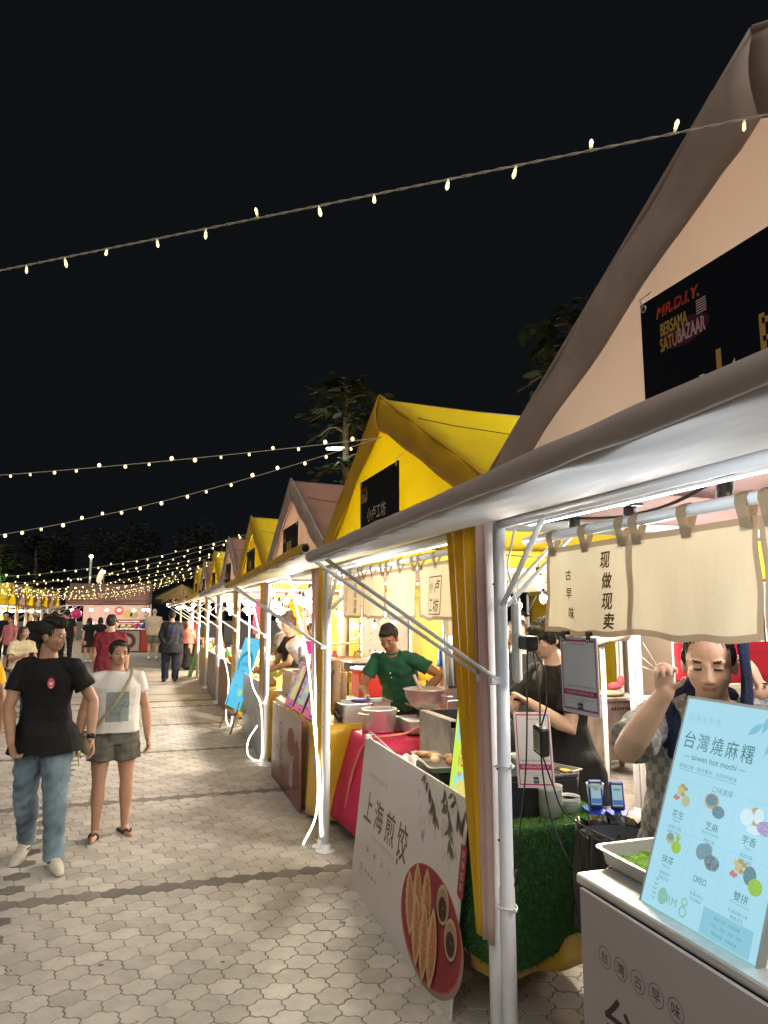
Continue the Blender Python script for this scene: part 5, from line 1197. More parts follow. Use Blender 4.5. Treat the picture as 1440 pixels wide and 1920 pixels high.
mb = MB(); mb.box((4.5, 4.95, 1.10), (.65, .3, .16), mt_('cream_box', (.52, .45, .36)), bev=.02); single(mb, 'carton', 'cream carton on the crimson table', 'carton', (4.5, 4.95, 1.03))
root = thing('kitchen_scale', 'pink round dial timer behind the towel man', 'timer', (4.35, 4.7, 1.27)); mb = MB(); mb.tube([(4.16, 4.70, 1.34), (4.30, 4.80, 1.34)], .062, mt_('pink_plastic', (.62, .35, .36)), 20); mb.build('body', root); mb = MB(); mb.tube([(4.148, 4.692, 1.34), (4.158, 4.699, 1.34)], .048, mt_('green_dial', (.08, .28, .20)), 20); mb.build('dial', root); mb = MB(); mb.tube([(4.23, 4.76, gz(5)), (4.23, 4.76, 1.3)], .012, 'steeld', 6); mb.build('stand', root)
mb = MB(); mb.box((4.85, 5.1, .62), (.42, .3, .3), 'coolred', bev=.02); mb.box((4.85, 5.1, .79), (.45, .33, .05), 'whitep', bev=.01); mb.box((4.85, 5.1, .28), (.4, .3, .36), mt_('crate_red', (.55, .06, .04)), bev=.01); single(mb, 'storage_crate', 'red storage crates stacked under the crimson table', 'crate', (4.85, 5.1, gz(5)))
# steamer arm / fan in white plastic
root = thing('air_blower', 'cream fan motor with a hose between the payment sign and a pole', 'fan', (3.3, 4.6, 1.6)); mb = MB(); mb.lathe([(0, 0), (.09, 0), (.10, .05), (.10, .12), (.07, .16), (0, .16)], (3.05, 4.5, 1.62), mt_('cream_plastic', (.58, .52, .43)), 18, rot=Matrix.Rotation(R(80), 3, 'Y')); mb.build('motor', root); mb = MB(); mb.tube([(3.15, 4.5, 1.6), (3.45, 4.6, 1.61)], .045, mt_('cream_plastic', None), 12); mb.build('duct', root); mb = MB(); mb.tube(bez([(2.85, 4.4, 1.66), (2.9, 4.4, 1.55), (3.05, 4.42, 1.53), (3.2, 4.45, 1.57)]), .008, 'black', 6); mb.build('cord', root); mb = MB(); mb.tube([(3.2, 4.55, 1.56), (3.2, 4.55, gz(4.5))], .018, 'white', 8); mb.build('stand', root)
festoon((4.6, 4.2, 2.35), (6.4, 9.0, 2.35), [(.2, .1), (.4, .16), (.6, .1), (.8, .14)], 'added bulb string brightening the alley behind the stalls', br=.038, e=260, n_l=2)  # string and its lamps added to brighten the area behind the stalls
# black display shelf, bottles
root = thing('display_rack', 'black wire rack of bottles at the back of the stall', 'rack', (3.9, 6.9, gz(7)))
for sx in (3.75, 4.15): 
    mb = MB(); mb.tube([(sx, 6.9, gz(7)), (sx, 6.9, 1.75)], .012, 'black', 6); mb.build('upright', root)
for z in (.9, 1.2, 1.5): mb = MB(); mb.box((3.95, 6.9, z), (.42, .25, .012), 'black'); mb.build('shelf', root)
for i, (z, c) in enumerate(((.906, (.1, .25, .45)), (.906, (.5, .5, .5)), (1.206, (.15, .3, .5)), (1.206, (.05, .12, .1)), (1.506, (.3, .45, .6)))):
    x_ = 3.85 + .16 * (i % 2); mb = MB(); mb.lathe([(0, 0), (.04, 0), (.042, .15), (.018, .2), (.018, .24), (0, .24)], (x_, 6.88, z), mt_('bottle%d' % i, c), 12); single(mb, 'bottle', ['blue bottle low on the black rack', 'pale bottle low on the black rack', 'blue bottle mid height on the black rack', 'dark bottle mid height on the black rack', 'light blue bottle at the top of the black rack'][i], 'bottle', (x_, 6.88, z), 'bottles on the black rack')
# back counter of the second and third stall
root = thing('folding_table', 'back table with a yellow frill behind the green shirted cook', 'table', (2.9, 9.4, gz(9)), 'folding tables under the cloths'); mb = MB(); mb.box((3.0, 9.3, .98), (1.6, .6, .03), 'steeld'); mb.build('table_top', root)
for sx in (-.7, .7): mb = MB(); mb.tube([(3.0 + sx, 9.3, gz(9)), (3.0 + sx, 9.3, .97)], .02, 'steeld', 8); mb.build('leg', root)
mb = MB(); mb.grid(lambda u, v: (2.2 + 1.6 * u, 8.98 - .012 * math.sin(80 * u), 1.02 - .13 * v), 120, 3, 'satin', th=.003); single(mb, 'table_frill', 'yellow frill along the back table edge', 'table skirt', (3.0, 8.98, .9))
root = thing('flat_griddle', 'black griddle with a steel handle behind the cook', 'griddle', (2.75, 8.6, 1.1)); mb = MB(); mb.box((2.75, 8.6, 1.12), (.75, .4, .10), 'black', bev=.02); mb.box((2.75, 8.6, 1.18), (.8, .45, .02), 'steeld', bev=.005); mb.build('plate', root); mb = MB(); mb.tube(bez([(2.6, 8.42, 1.2), (2.6, 8.42, 1.24), (2.75, 8.42, 1.25), (2.9, 8.42, 1.24), (2.9, 8.42, 1.2)], 5), .012, 'whitep', 6); mb.build('handle', root)
for sx in (-.3, .3): mb = MB(); mb.tube([(2.75 + sx, 8.6, gz(8.6)), (2.75 + sx, 8.6, 1.08)], .02, 'steeld', 8); mb.build('leg', root)
root = thing('wooden_crate', 'pale wooden steamer baskets on the back table', 'crate', (2.55, 9.4, 1.0)); mb = MB()
for z in (1.0, 1.19): mb.box((2.5, 9.35, z + .18), (.46, .34, .02), 'wood')
mb.build('frame', root)
for q in range(6): mb = MB(); mb.box((2.3 + q * .08, 9.2, 1.09), (.03, .02, .19), 'wood'); mb.build('slat_post', root)
root = thing('standing_fan', 'pale standing fan at the back beside the second post', 'fan', (2.85, 10.3, gz(9))); mb = MB(); fcn = np.array([2.85, 10.2, 1.58])
mb.tube([fcn + .19 * np.array([math.cos(t), 0, math.sin(t)]) for t in np.linspace(0, 6.28, 28)], .008, 'whitep', 6)
for q in range(16): a = q * math.pi / 8; mb.tube([fcn, fcn + .19 * np.array([math.cos(a), 0, math.sin(a)])], .003, 'whitep', 4)
mb.build('guard', root); mb = MB()
for q in range(3): mb.ell(fcn + .08 * np.array([math.cos(q * 2.1), .2, math.sin(q * 2.1)]), (.07, .008, .05), mt_('fan_blade', (.45, .6, .58)), 10, rot=Matrix.Rotation(-q * 2.1, 3, 'Y'))
mb.build('blade', root); mb = MB(); mb.tube([fcn + (0, .1, 0), (2.85, 10.3, gz(9))], .02, 'whitep', 8); mb.build('pole', root)
r2 = random.Random(18)
for i in range(10):
    c = (2.3 + .15 * i, 9.45 + r2.uniform(-.1, .1), .995); h = r2.uniform(.1, .28); q = r2.randrange(8); mb = MB()
    if i % 2: mb.lathe([(0, 0), (.05, 0), (.055, h * .7), (.03, h * .85), (.03, h), (0, h)], (c[0], c[1] + .15, c[2]), mt_('goods' + str(q), gcol[q]), 12)
    else: mb.box((c[0], c[1] + .15, c[2] + h / 2), (.11, .12, h), mt_('goods' + str(q), gcol[q]), bev=.01); mb.box((c[0], c[1] + .15, c[2] + h * .6), (.112, .122, h * .3), 'whitep')
    single(mb, 'goods_container', gl[q] + ' on the back table, ' + words_[i] + ' from the fan side', 'container', (c[0], c[1] + .15, c[2]), 'goods on the back table')
# leafy wall at the back
def leaf_cloud(name, label, cat, pts, n, size, m, seed, root=None, bias=None):
    r3 = np.random.RandomState(seed); V = []; F = []
    for i in range(n):
        c, rad = pts[r3.randint(len(pts))]; d = r3.normal(size=3); d /= np.linalg.norm(d); p = np.array(c) + d * np.array(rad) * r3.uniform(.35, 1) ** .6
        a = r3.normal(size=3); a[2] *= .5; a /= np.linalg.norm(a); b = np.cross(a, r3.normal(size=3)); b /= np.linalg.norm(b); L = size * r3.uniform(.6, 1.4); w = L * .38
        o = len(V); V += [p - a * L * .5, p - b * w * .5, p + a * L * .5, p + b * w * .5]; F.append((o, o + 1, o + 2, o + 3))
    mb = MB(); mb.add(np.array(V), F, m); return mb
ivm = M('vine_leaf', (.06, .10, .03), .6, isl=.6); mb = leaf_cloud('v', '', '', [((4.15, 12 + .4 * q, .5 + .5 * j), (.18, .35, .4)) for q in range(8) for j in range(4)], 5000, .09, ivm, 4)
mb.add(np.array([(4.25, 11.8, .15), (4.25, 15.2, .15), (4.25, 15.2, 2.1), (4.25, 11.8, 2.1)]), [(0, 1, 2, 3)], mt_('bark_brown', (.05, .04, .03)))
single(mb, 'vine_wall', 'brownish green wall of hanging vines behind the cook', 'vine wall', (4.15, 13.5, .15))

# ================================================================== TREES
bark = M('tree_bark', (.16, .11, .065), .85, var=(6, .35, (1, 1, .25)), bump=(14, .8, (1, 1, .3)))
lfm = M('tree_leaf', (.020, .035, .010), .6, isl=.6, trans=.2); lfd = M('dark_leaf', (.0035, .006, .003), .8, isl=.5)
def tier_tree(base, h, r0, tiers, label, seed, leafm=lfm, lsz=.20, trunk=.09):
    r3 = np.random.RandomState(seed); root = thing('tree', label, 'tree', base, 'trees behind the tents'); b = np.array(base, float)
    mb = MB(); pts = [b + (0.02 * math.sin(3 * t) * 4 * .25, .03 * math.cos(4 * t), h * t) for t in np.linspace(0, 1, 14)]; mb.tube(pts, [trunk * (1.15 - .75 * t) for t in np.linspace(0, 1, 14)], bark, 12)
    tp = mb.build('trunk', root); V = []; F = []; mbb = MB()
    for (zf, rad, nb, droop) in tiers:
        for i in range(nb):
            a = 2 * math.pi * (i + r3.uniform(-.3, .3)) / nb; L = rad * r3.uniform(.65, 1.1); p0 = b + (0, 0, h * zf + r3.uniform(-.1, .1)); d = np.array([math.cos(a), math.sin(a), 0])
            P = [p0, p0 + d * L * .5 + (0, 0, .10 * L), p0 + d * L + (0, 0, -.05 * L + droop * L)]; mbb.tube(bez(P, 5), [.018, .017, .016, .015, .014, .013, .012, .011, .009, .008, .006][:len(bez(P, 5))], bark, 5)
            C = np.array(bez(P, 10))
            for q in range(15):
                t = r3.uniform(.25, 1); c = C[int(t * (len(C) - 1))] + r3.normal(size=3) * np.array([.09, .09, .035]); di = d * r3.uniform(.3, 1) + r3.normal(size=3) * np.array([.6, .6, .16]); di[2] -= .15; di /= np.linalg.norm(di)
                sd = np.cross(di, (0, 0, 1)); sd /= max(np.linalg.norm(sd), 1e-6); sd[2] += r3.uniform(-.4, .4); l = lsz * r3.uniform(.6, 1.3); w = l * .30; o = len(V)
                V += [c, c + di * l * .4 + sd * w, c + di * l * .75 + sd * w * .75 - (0, 0, .01), c + di * l - (0, 0, .02), c + di * l * .75 - sd * w * .75 - (0, 0, .01), c + di * l * .4 - sd * w]; F.append((o, o + 1, o + 2, o + 3, o + 4, o + 5))
    mbb.build('limbs', tp); mb = MB(); mb.add(np.array(V), F, leafm); mb.build('crown', root); return root
T1 = tier_tree((2.62, 9.75, gz(9)), 4.95, 0, [(1.0, .32, 6, .1), (.955, .55, 8, -.05), (.90, .58, 8, -.15), (.85, .42, 5, -.25), (.75, .5, 5, -.1), (.67, .42, 4, -.1), (.6, .4, 5, -.1)], 'slim tree with tiered leaves and a tube lamp behind the first yellow tent', 3, lsz=.17, trunk=.085)
T2 = tier_tree((4.6, 6.9, gz(7)), 5.0, 0, [(1.0, .5, 7, 0), (.93, .6, 8, -.1), (.85, .6, 7, -.15), (.77, .5, 6, -.1)], 'dark leafy tree peeking out behind the nearest beige tent', 5, lsz=.17, trunk=.085)
for i, (x, y, h, s_) in enumerate(((-9.5, 31, 6.0, 7), (-13, 36, 7.0, 8), (-6.5, 47, 6.5, 9), (-1.5, 45, 6.5, 10), (3.5, 37, 6.0, 11), (-18, 40, 8, 12))):
    root = thing('tree', ['dark bushy tree behind the far left tents, nearest of them', 'dark bushy tree at the left edge behind the far row', 'dark bushy tree beyond the end of the far left row', 'dark bushy tree behind the lane end tent, left of the lamp', 'dark bushy tree to the right of the lane end tent', 'tall dark bushy tree farthest left'][i], 'tree', (x, y, .157), 'dark trees at the back of the square')
    mb = MB(); mb.tube([(x, y, .1), (x + .1, y, h * .5), (x, y + .1, h * .85)], [.22, .15, .06], bark, 8); mb.build('trunk', root)
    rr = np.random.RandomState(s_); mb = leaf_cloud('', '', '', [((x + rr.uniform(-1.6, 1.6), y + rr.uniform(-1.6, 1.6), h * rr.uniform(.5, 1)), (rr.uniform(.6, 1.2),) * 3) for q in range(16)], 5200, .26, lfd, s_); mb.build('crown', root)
GT = tier_tree((-6.75, 38.0, .157), 4.75, 0, [(1, .6, 8, .1), (.9, .9, 9, 0), (.8, 1.0, 9, 0), (.7, .9, 8, 0)], 'small tree lit bright green behind the far left tents', 13, lsz=.22)
lamp('green_uplight', (-6.1, 37.4, 3.3), 45, GT, (.12, 1, .25), .1)
root = thing('tube_lamp', 'white tube lamp fixed across the slim tree trunk', 'lamp', (2.45, 9.55, 4.0))
tc = np.array([2.42, 9.55, 4.075]); mb = MB(); td = np.array([.95, -.31, -.04]); mb.tube([tc - td * .10, tc + td * .09], .020, M('tube_glow', (1, 1, 1), .4, emit=9, ecol=(.86, 1, .98)), 8, round_=True); mb.build('tube', root); mb = MB(); mb.box(tc + (.06, .03, .03), (.2, .03, .02), 'whitep', rot=rot_z(R(-18))); mb.build('bracket', root); lamp('tube_light', tuple(tc + (-.05, -.1, -.04)), 5, root, (.8, 1, .92), .06)
# street lamp and flame sign at the lane end
root = thing('street_lamp', 'slim street lamp rising behind the tent at the lane end', 'street lamp', (-2.6, 36, .157)); mb = MB(); mb.tube([(-2.6, 36, .157), (-2.6, 36, 4.35)], .05, 'grey', 8); mb.build('pole', root); mb = MB(); mb.ell((-2.6, 36, 4.42), (.10, .10, .08), 'bulbfar', 10); mb.build('lamp_head', root)
root = thing('roof_lamp', 'pinkish flame shaped lamp on the roof of the lane end tent', 'lamp', (-2.2, 35.2, 3.1)); mb = MB(); mb.lathe([(0, 0), (.10, .08), (.13, .3), (.08, .55), (0, .7)], (-2.15, 34.6, 3.1), M('flame_glow', (1, .6, .45), .5, emit=1.2, ecol=(1, .55, .4)), 12, rot=Matrix.Rotation(R(12), 3, 'Y')); mb.build('shade', root); mb = MB(); mb.tube([(-2.15, 34.6, 2.9), (-2.15, 34.6, 3.12)], .03, 'grey', 6); mb.build('stem', root)
mb = MB(); mb.ell((-1.92, 34.5, 3.62), (.07, .07, .07), 'bulbfar', 8); mb.tube([(-1.92, 34.5, 2.95), (-1.92, 34.5, 3.6)], .02, 'grey', 6); single(mb, 'roof_bulb', 'round bulb on a stick beside the flame shaped lamp', 'lamp', (-1.92, 34.5, 2.95))
# the end tent's counter and banner
mb = MB(); mb.box((-1.25, 34.6, 1.75), (2.9, .02, .95), mt_('banner_pale', (.55, .42, .38))); fc = Face(mb, (-2.7, 34.588, 1.28), (1, 0, 0), (0, 0, 1)); fc.ring(.62, .5, .36, .03, mt_('banner_ring', (.5, .22, .2)), 1, 30); fc.disc(1.5, .6, .2, .2, mt_('banner_pinkred', (.6, .08, .1)), 1); fc.disc(1.85, .45, .22, .17, mt_('banner_gold', (.5, .36, .12)), 2); fc.disc(2.15, .4, .18, .14, mt_('banner_green', (.3, .33, .12)), 2); fc.rect(1.3, .05, 1.3, .16, mt_('banner_maroon', (.18, .03, .03)), 1); fc.rect(1.5, .10, .9, .05, 'whitep', 2)
for i in range(5): fc.disc(2.65, .2 + .15 * i, .05, .05, mt_('banner_dot', (.3, .18, .14)), 1, 10)
single(mb, 'stall_banner', 'pale banner with fruit pictures at the back of the lane end tent', 'banner', (-1.25, 34.6, 1.28))
root = thing('counter', 'counter with a framed cake poster under the lane end tent', 'counter', (-1.0, 32.5, .157)); mb = MB(); mb.box((-1.2, 32.5, .62), (2.6, .6, .92), mt_('counter_brown', (.2, .08, .06)), bev=.01); mb.build('body', root); mb = MB(); mb.box((-1.2, 32.45, 1.10), (2.7, .75, .05), 'whitep', bev=.01); mb.build('counter_top', root)
mb = MB(); mb.box((-.75, 32.17, .62), (1.0, .03, .85), mt_('poster_cream', (.5, .4, .34))); fc = Face(mb, (-1.25, 32.153, .2), (1, 0, 0), (0, 0, 1)); fc.disc(.5, .42, .36, .34, mt_('poster_brown', (.12, .05, .035)), 1); fc.disc(.5, .42, .2, .19, mt_('poster_pale', (.55, .48, .42)), 2); single(mb, 'poster', 'cake poster hung on the counter of the lane end tent', 'poster', (-.75, 32.17, .2))
mb = MB(); mb.box((.02, 32.25, .62), (.42, .4, .92), mt_('chest_red', (.50, .05, .03)), bev=.02); mb.box((.02, 32.25, 1.1), (.45, .43, .05), 'whitep'); single(mb, 'drinks_chest', 'red drinks chest at the right end of the lane end counter', 'chest', (.02, 32.25, .157))
for i in range(9):
    q = r2.randrange(8); h = r2.uniform(.12, .32); c = (-2.3 + .27 * i, 32.4, 1.125); mb = MB(); mb.lathe([(0, 0), (.09, 0), (.10, h * .8), (.06, h), (0, h)], c, mt_('goods' + str(q), gcol[q]), 10); single(mb, 'goods_container', gl[q] + ' on the lane end counter, ' + words_[i] + ' from the left', 'container', c, 'goods on the lane end counter')
root = thing('market_umbrella', 'hot pink round umbrella at the left of the lane end tent', 'umbrella', (-2.75, 31.8, .157)); mb = MB(); mb.ell((-2.75, 31.9, 1.75), (.22, .22, .2), mt_('hot_pink', (.75, .05, .25)), 12); mb.build('canopy', root); mb = MB(); mb.tube([(-2.75, 31.9, .157), (-2.75, 31.9, 1.7)], .02, 'whitep', 6); mb.build('pole', root)
mb = leaf_cloud('', '', '', [((-3.2, 31.8, 1.2), (.25, .2, .5))], 260, .13, mt_('pink_blossom', (.65, .25, .33)), 21); mb.tube([(-3.2, 31.8, .157), (-3.2, 31.8, 1.4)], .03, 'grey', 6); single(mb, 'flower_stand', 'stand of pink blossoms left of the lane end counter', 'flowers', (-3.2, 31.8, .157))
# straw fringe at the end of the right row
straw = M('straw', (.55, .40, .16), .8, isl=.4); r3 = np.random.RandomState(6); root = thing('straw_canopy', 'small straw fringed canopy at the far end of the right row', 'canopy', (.95, 21.5, .157)); V = []; F = []
for i in range(700):
    a = r3.uniform(0, 6.28); p = np.array([.95, 21.9, 2.62]); d = np.array([math.cos(a), math.sin(a), 0]); s0 = r3.uniform(.0, .5); q = p + d * s0 * 1.0 - (0, 0, s0 * .55); e = q + d * r3.uniform(.25, .5) - (0, 0, r3.uniform(.12, .4)); t = np.array([-d[1], d[0], 0]) * .012; o = len(V); V += [q - t, q + t, e]; F.append((o, o + 1, o + 2))
mb = MB(); mb.add(np.array(V), F, straw); mb.lathe([(.75, 0), (0, .42)], (.95, 21.9, 2.2), mt_('straw_base', (.4, .28, .1)), 16); mb.build('thatch', root); mb = MB(); mb.tube([(.95, 21.9, .157), (.95, 21.9, 2.5)], .03, 'wood', 8); mb.build('pole', root)
# clear bulbs round the straw canopy
festoon((.55, 21.2, 2.2), (1.3, 21.2, 2.2), [(.05, .1), (.25, .04), (.4, .16), (.6, .12), (.8, .2), (.95, .1)], 'cluster of bulbs under the straw fringe', br=.07, e=50, mat='bulbfar')
# flanking side awning poles of the far rows come with their tents
# ================================================================== PEOPLE
def loft(mb, rings, m, n=22, e=2.3):
    V = []
    for c, rv, fv, rx, ry in rings:
        for j in range(n):
            t = 2 * math.pi * j / n; ct, st = math.cos(t), math.sin(t)
            V.append(np.array(c) + np.array(rv) * rx * math.copysign(abs(ct) ** (2 / e), ct) + np.array(fv) * ry * math.copysign(abs(st) ** (2 / e), st))
    k = len(rings)
    F = [(i * n + j, i * n + (j + 1) % n, (i + 1) * n + (j + 1) % n, (i + 1) * n + j) for i in range(k - 1) for j in range(n)] + [tuple(range(n))[::-1], tuple((k - 1) * n + j for j in range(n))]
    mb.add(np.array(V), F, m, True)
def fuse(mb, vox, it=4):
    o = mb.build('fusing'); me0 = o.data
    md = o.modifiers.new('r', 'REMESH'); md.mode = 'VOXEL'; md.voxel_size = vox
    sm = o.modifiers.new('s', 'SMOOTH'); sm.factor = .5; sm.iterations = it
    dg = bpy.context.evaluated_depsgraph_get(); me = bpy.data.meshes.new_from_object(o.evaluated_get(dg))
    nv = len(me.vertices); V = np.empty(nv * 3); me.vertices.foreach_get('co', V); V = V.reshape(-1, 3)
    N = np.empty(nv * 3); me.vertices.foreach_get('normal', N); N = N.reshape(-1, 3)
    F = [tuple(p.vertices) for p in me.polygons]
    C = np.empty(len(F) * 3); me.polygons.foreach_get('center', C); C = C.reshape(-1, 3)
    bpy.data.objects.remove(o); bpy.data.meshes.remove(me0); bpy.data.meshes.remove(me)
    return V, N, F, C
def put(name, V, F, mats, mi, parent):
    me = bpy.data.meshes.new(name); me.from_pydata(V.tolist(), [], F)
    for m in mats: me.materials.append(mt[m] if isinstance(m, str) else m)
    if mi is not None: me.polygons.foreach_set('material_index', np.asarray(mi, dtype=np.int32))
    me.polygons.foreach_set('use_smooth', [True] * len(F)); me.update()
    o = bpy.data.objects.new(name, me); COL.objects.link(o); o.parent = parent; return o
def wrinkle(V, N, amp, seed):
    r = np.random.RandomState(seed); d = np.zeros(len(V))
    for i in range(7):
        k = r.normal(size=3) * np.array([24, 24, 32]) ; k2 = r.normal(size=3) * 11
        d += np.sin(V @ k + 1.7 * np.sin(V @ k2 + r.uniform(0, 6)) + r.uniform(0, 6)) * r.uniform(.4, 1)
    return V + N * (d / 7 * amp * 2.2)[:, None]
def nz(v): v = np.array(v, float); return v / np.linalg.norm(v)
SKIN = {}
def skinm(n, c):
    if n not in mt: mt[n] = M(n, c, .5, var=(14, .08), spec=.35)
    return mt[n]
skinm('skin_tan', (.40, .225, .145)); skinm('skin_light', (.55, .345, .245)); skinm('skin_brown', (.28, .145, .085)); skinm('skin_fair', (.60, .40, .31))
for n_, c_ in (('hair_black', (.012, .010, .009)), ('hair_brown', (.05, .032, .022)), ('lip', (.34, .16, .12)), ('eye_dark', (.02, .014, .012)), ('eye_white', (.6, .57, .53))):
    mt[n_] = M(n_, c_, .6, var=(60, .4, (1, 1, .2)) if 'hair' in n_ else None, bump=(90, .6, (1, 1, .2)) if 'hair' in n_ else None)
def cloth(n, c, r=.8, **k):
    if n not in mt: mt[n] = M(n, c, r, var=k.get('var', (7, .06)), bump=k.get('bump', (160, .12)), spec=.25)
    return n
def person(label, loc, yaw, h, group=None, lean=0, twist=0, head=(0, 0, 0), armR=None, armL=None, legR=None, legL=None, build=1.0, belly=0, skin='skin_tan', top=None, bottom=None, shoes=None, hair='short', hairm='hair_black', vox=.006, handR=None, handL=None, gloves=None, seed=1, sit=False, headscale=1.0, foot_z=True, lod=0, bag=None, neck=1.0):
    H = h; loc = np.array(loc, float)
    armR = armR or ((.10, .02, -1), (.03, .15, -1)); armL = armL or ((-.10, .02, -1), (-.03, .15, -1))
    legR = legR or ((.03, 0, -1), (0, 0, -1), 8); legL = legL or ((-.03, 0, -1), (0, 0, -1), -8)
    Rz = np.array(Matrix.Rotation(R(yaw), 3, 'Z'))
    Wp = lambda p: Rz @ np.array(p, float)
    X, Y, Z = np.array([1., 0, 0]), np.array([0, 1., 0]), np.array([0, 0, 1.])
    pel = np.array([0, 0, .525 * H])
    legs = {}
    for s, L in ((1, legR), (-1, legL)):
        hip = pel + X * s * .055 * H * build; kn = hip + nz(L[0]) * .243 * H; an = kn + nz(L[1]) * .237 * H
        legs[s] = (hip, kn, an, L[2])
    drop = min(l[2][2] for l in legs.values()) - .045 * H
    off = -Z * drop; pel = pel + off; legs = {s: (a + off, b + off, c + off, d) for s, (a, b, c, d) in legs.items()}
    sp = np.array([0, math.sin(R(lean)), math.cos(R(lean))]); Tw = np.array(Matrix.Rotation(R(twist), 3, 'Z')); rx_ = Tw @ X; fw = np.cross(sp, rx_); fw = nz(np.cross(rx_, sp)) * -1 if False else nz(np.cross(sp, rx_))
    chest = pel + sp * .21 * H; nb = pel + sp * .302 * H
    sh = {s: nb - sp * .030 * H + rx_ * s * (.104 * H * (.75 + .25 * build)) for s in (1, -1)}
    arms = {}
    for s, A in ((1, armR), (-1, armL)):
        if A[0] == 'ik':
            T = Rz.T @ (np.array(A[1], float) - loc); D = T - sh[s]; L = min(np.linalg.norm(D), .318 * H); D = nz(D); a_ = (.17 ** 2 - .15 ** 2) * H * H / (2 * L) + L / 2; h_ = math.sqrt(max((.17 * H) ** 2 - a_ * a_, 0)); po = np.array(A[2], float); po = nz(po - D * (po @ D))
            el = sh[s] + D * a_ + po * h_; wr = sh[s] + D * L
        else: el = sh[s] + nz(A[0]) * .17 * H; wr = el + nz(A[1]) * .150 * H
        arms[s] = (sh[s], el, wr)
    HR = np.array((Matrix.Rotation(R(head[0]), 3, 'Z') @ Matrix.Rotation(R(head[1]), 3, 'X') @ Matrix.Rotation(R(head[2]), 3, 'Y')).to_3x3())
    hs = .1285 * H / .22 * headscale
    hc = nb + sp * .040 * H * neck + HR @ (np.array([0, .014, .062]) * hs) + np.array([0, .008, .02]) * H
    hp = lambda x, y, z: hc + HR @ (np.array([x, y, z]) * hs)
    hrot = Matrix(HR.tolist())
    root = thing('person', label, 'person', tuple(loc), group)
    # ---------------- body
    mb = MB(); b = build
    def torso(mb, m, k, z0, grow=1.0, top_=True, bell=0, hemflare=0):
        rings = []
        tab = [(-.055, .088, .062), (0, .096, .066), (.06, .092, .064), (.11, .088, .062), (.17, .096, .066), (.225, .101, .066), (.250, .095, .060), (.272, .080, .053), (.290, .060, .046), (.306, .040, .038)]
        for f, a, c in tab:
            if f < z0 - .001: continue
            bl = bell * math.exp(-((f - .07) / .08) ** 2)
            fl = 1 + hemflare * max(0, (.10 - f) / .15)
            rr_ = X if f < .05 else nz(X * (1 - min(1, (f - .05) / .15)) + rx_ * min(1, (f - .05) / .15)); ff = nz(np.cross(sp, rr_))
            g = grow if f < .24 else 1 + (grow - 1) * .75
            rings.append((pel + sp * f * H + ff * bl * .5 * H, rr_, ff, (a * b * g * fl + bl * .3) * H * k, (c * (.6 + .4 * b) * g * fl + bl) * H * k))
        loft(mb, rings, m)
    torso(mb, skin, .94, -.055, bell=belly * .9)
    mb.tube([nb - sp * .03 * H, nb + sp * .02 * H, hp(0, -.012, -.07), hp(0, -.01, -.03)], [.042 * H * (.7 + .3 * b), .034 * H, .050 * hs, .05 * hs], skin, 14, round_=True)
    for s in (1, -1):
        a, e, w = arms[s]; t = .85 + .15 * b if b < 1.15 else .75 + .32 * b
        mb.tube([a, a + (e - a) * .3, a + (e - a) * .7, e, e + (w - e) * .25, e + (w - e) * .6, w, w + (w - e) * .06], np.array([.024, .028, .0262, .0235, .0255, .0215, .0155, .0155]) * H * t, skin, 12, round_=True)
        hp_, kn, an, fy = legs[s]; g = .8 + .2 * b if b < 1.15 else .72 + .3 * b
        mb.tube([hp_ + Z * .02 * H, hp_ + (kn - hp_) * .2, hp_ + (kn - hp_) * .6, kn, kn + (an - kn) * .12, kn + (an - kn) * .35, kn + (an - kn) * .7, an], np.array([.056, .056, .046, .033, .0315, .0345, .024, .0195]) * H * g, skin, 14, round_=True)
        fd = np.array(Matrix.Rotation(R(-fy), 3, 'Z')) @ nz(np.cross(nz(an - kn), X) * -1 if False else Y)
        pitch = getattr(legs, 'p', 0)
        sl = nz(an - kn); 
        fdir = nz(Y * 1 + Z * (sl[1] * .9 if sl[1] < -.12 else 0)); fdir = np.array(Matrix.Rotation(R(-fy), 3, 'Z')) @ fdir
        heel = an - fdir * .020 * H - Z * .024 * H; ball = an + fdir * .075 * H - Z * .032 * H; toe = an + fdir * .108 * H - Z * .034 * H
        mb.tube([an - Z * .005 * H, heel + fdir * .02 * H, ball, toe], np.array([.019, .020, .0185, .012]) * H, skin, 12, round_=True, side=X)
        legs[s] = (hp_, kn, an, fy, heel, ball, toe, fdir)
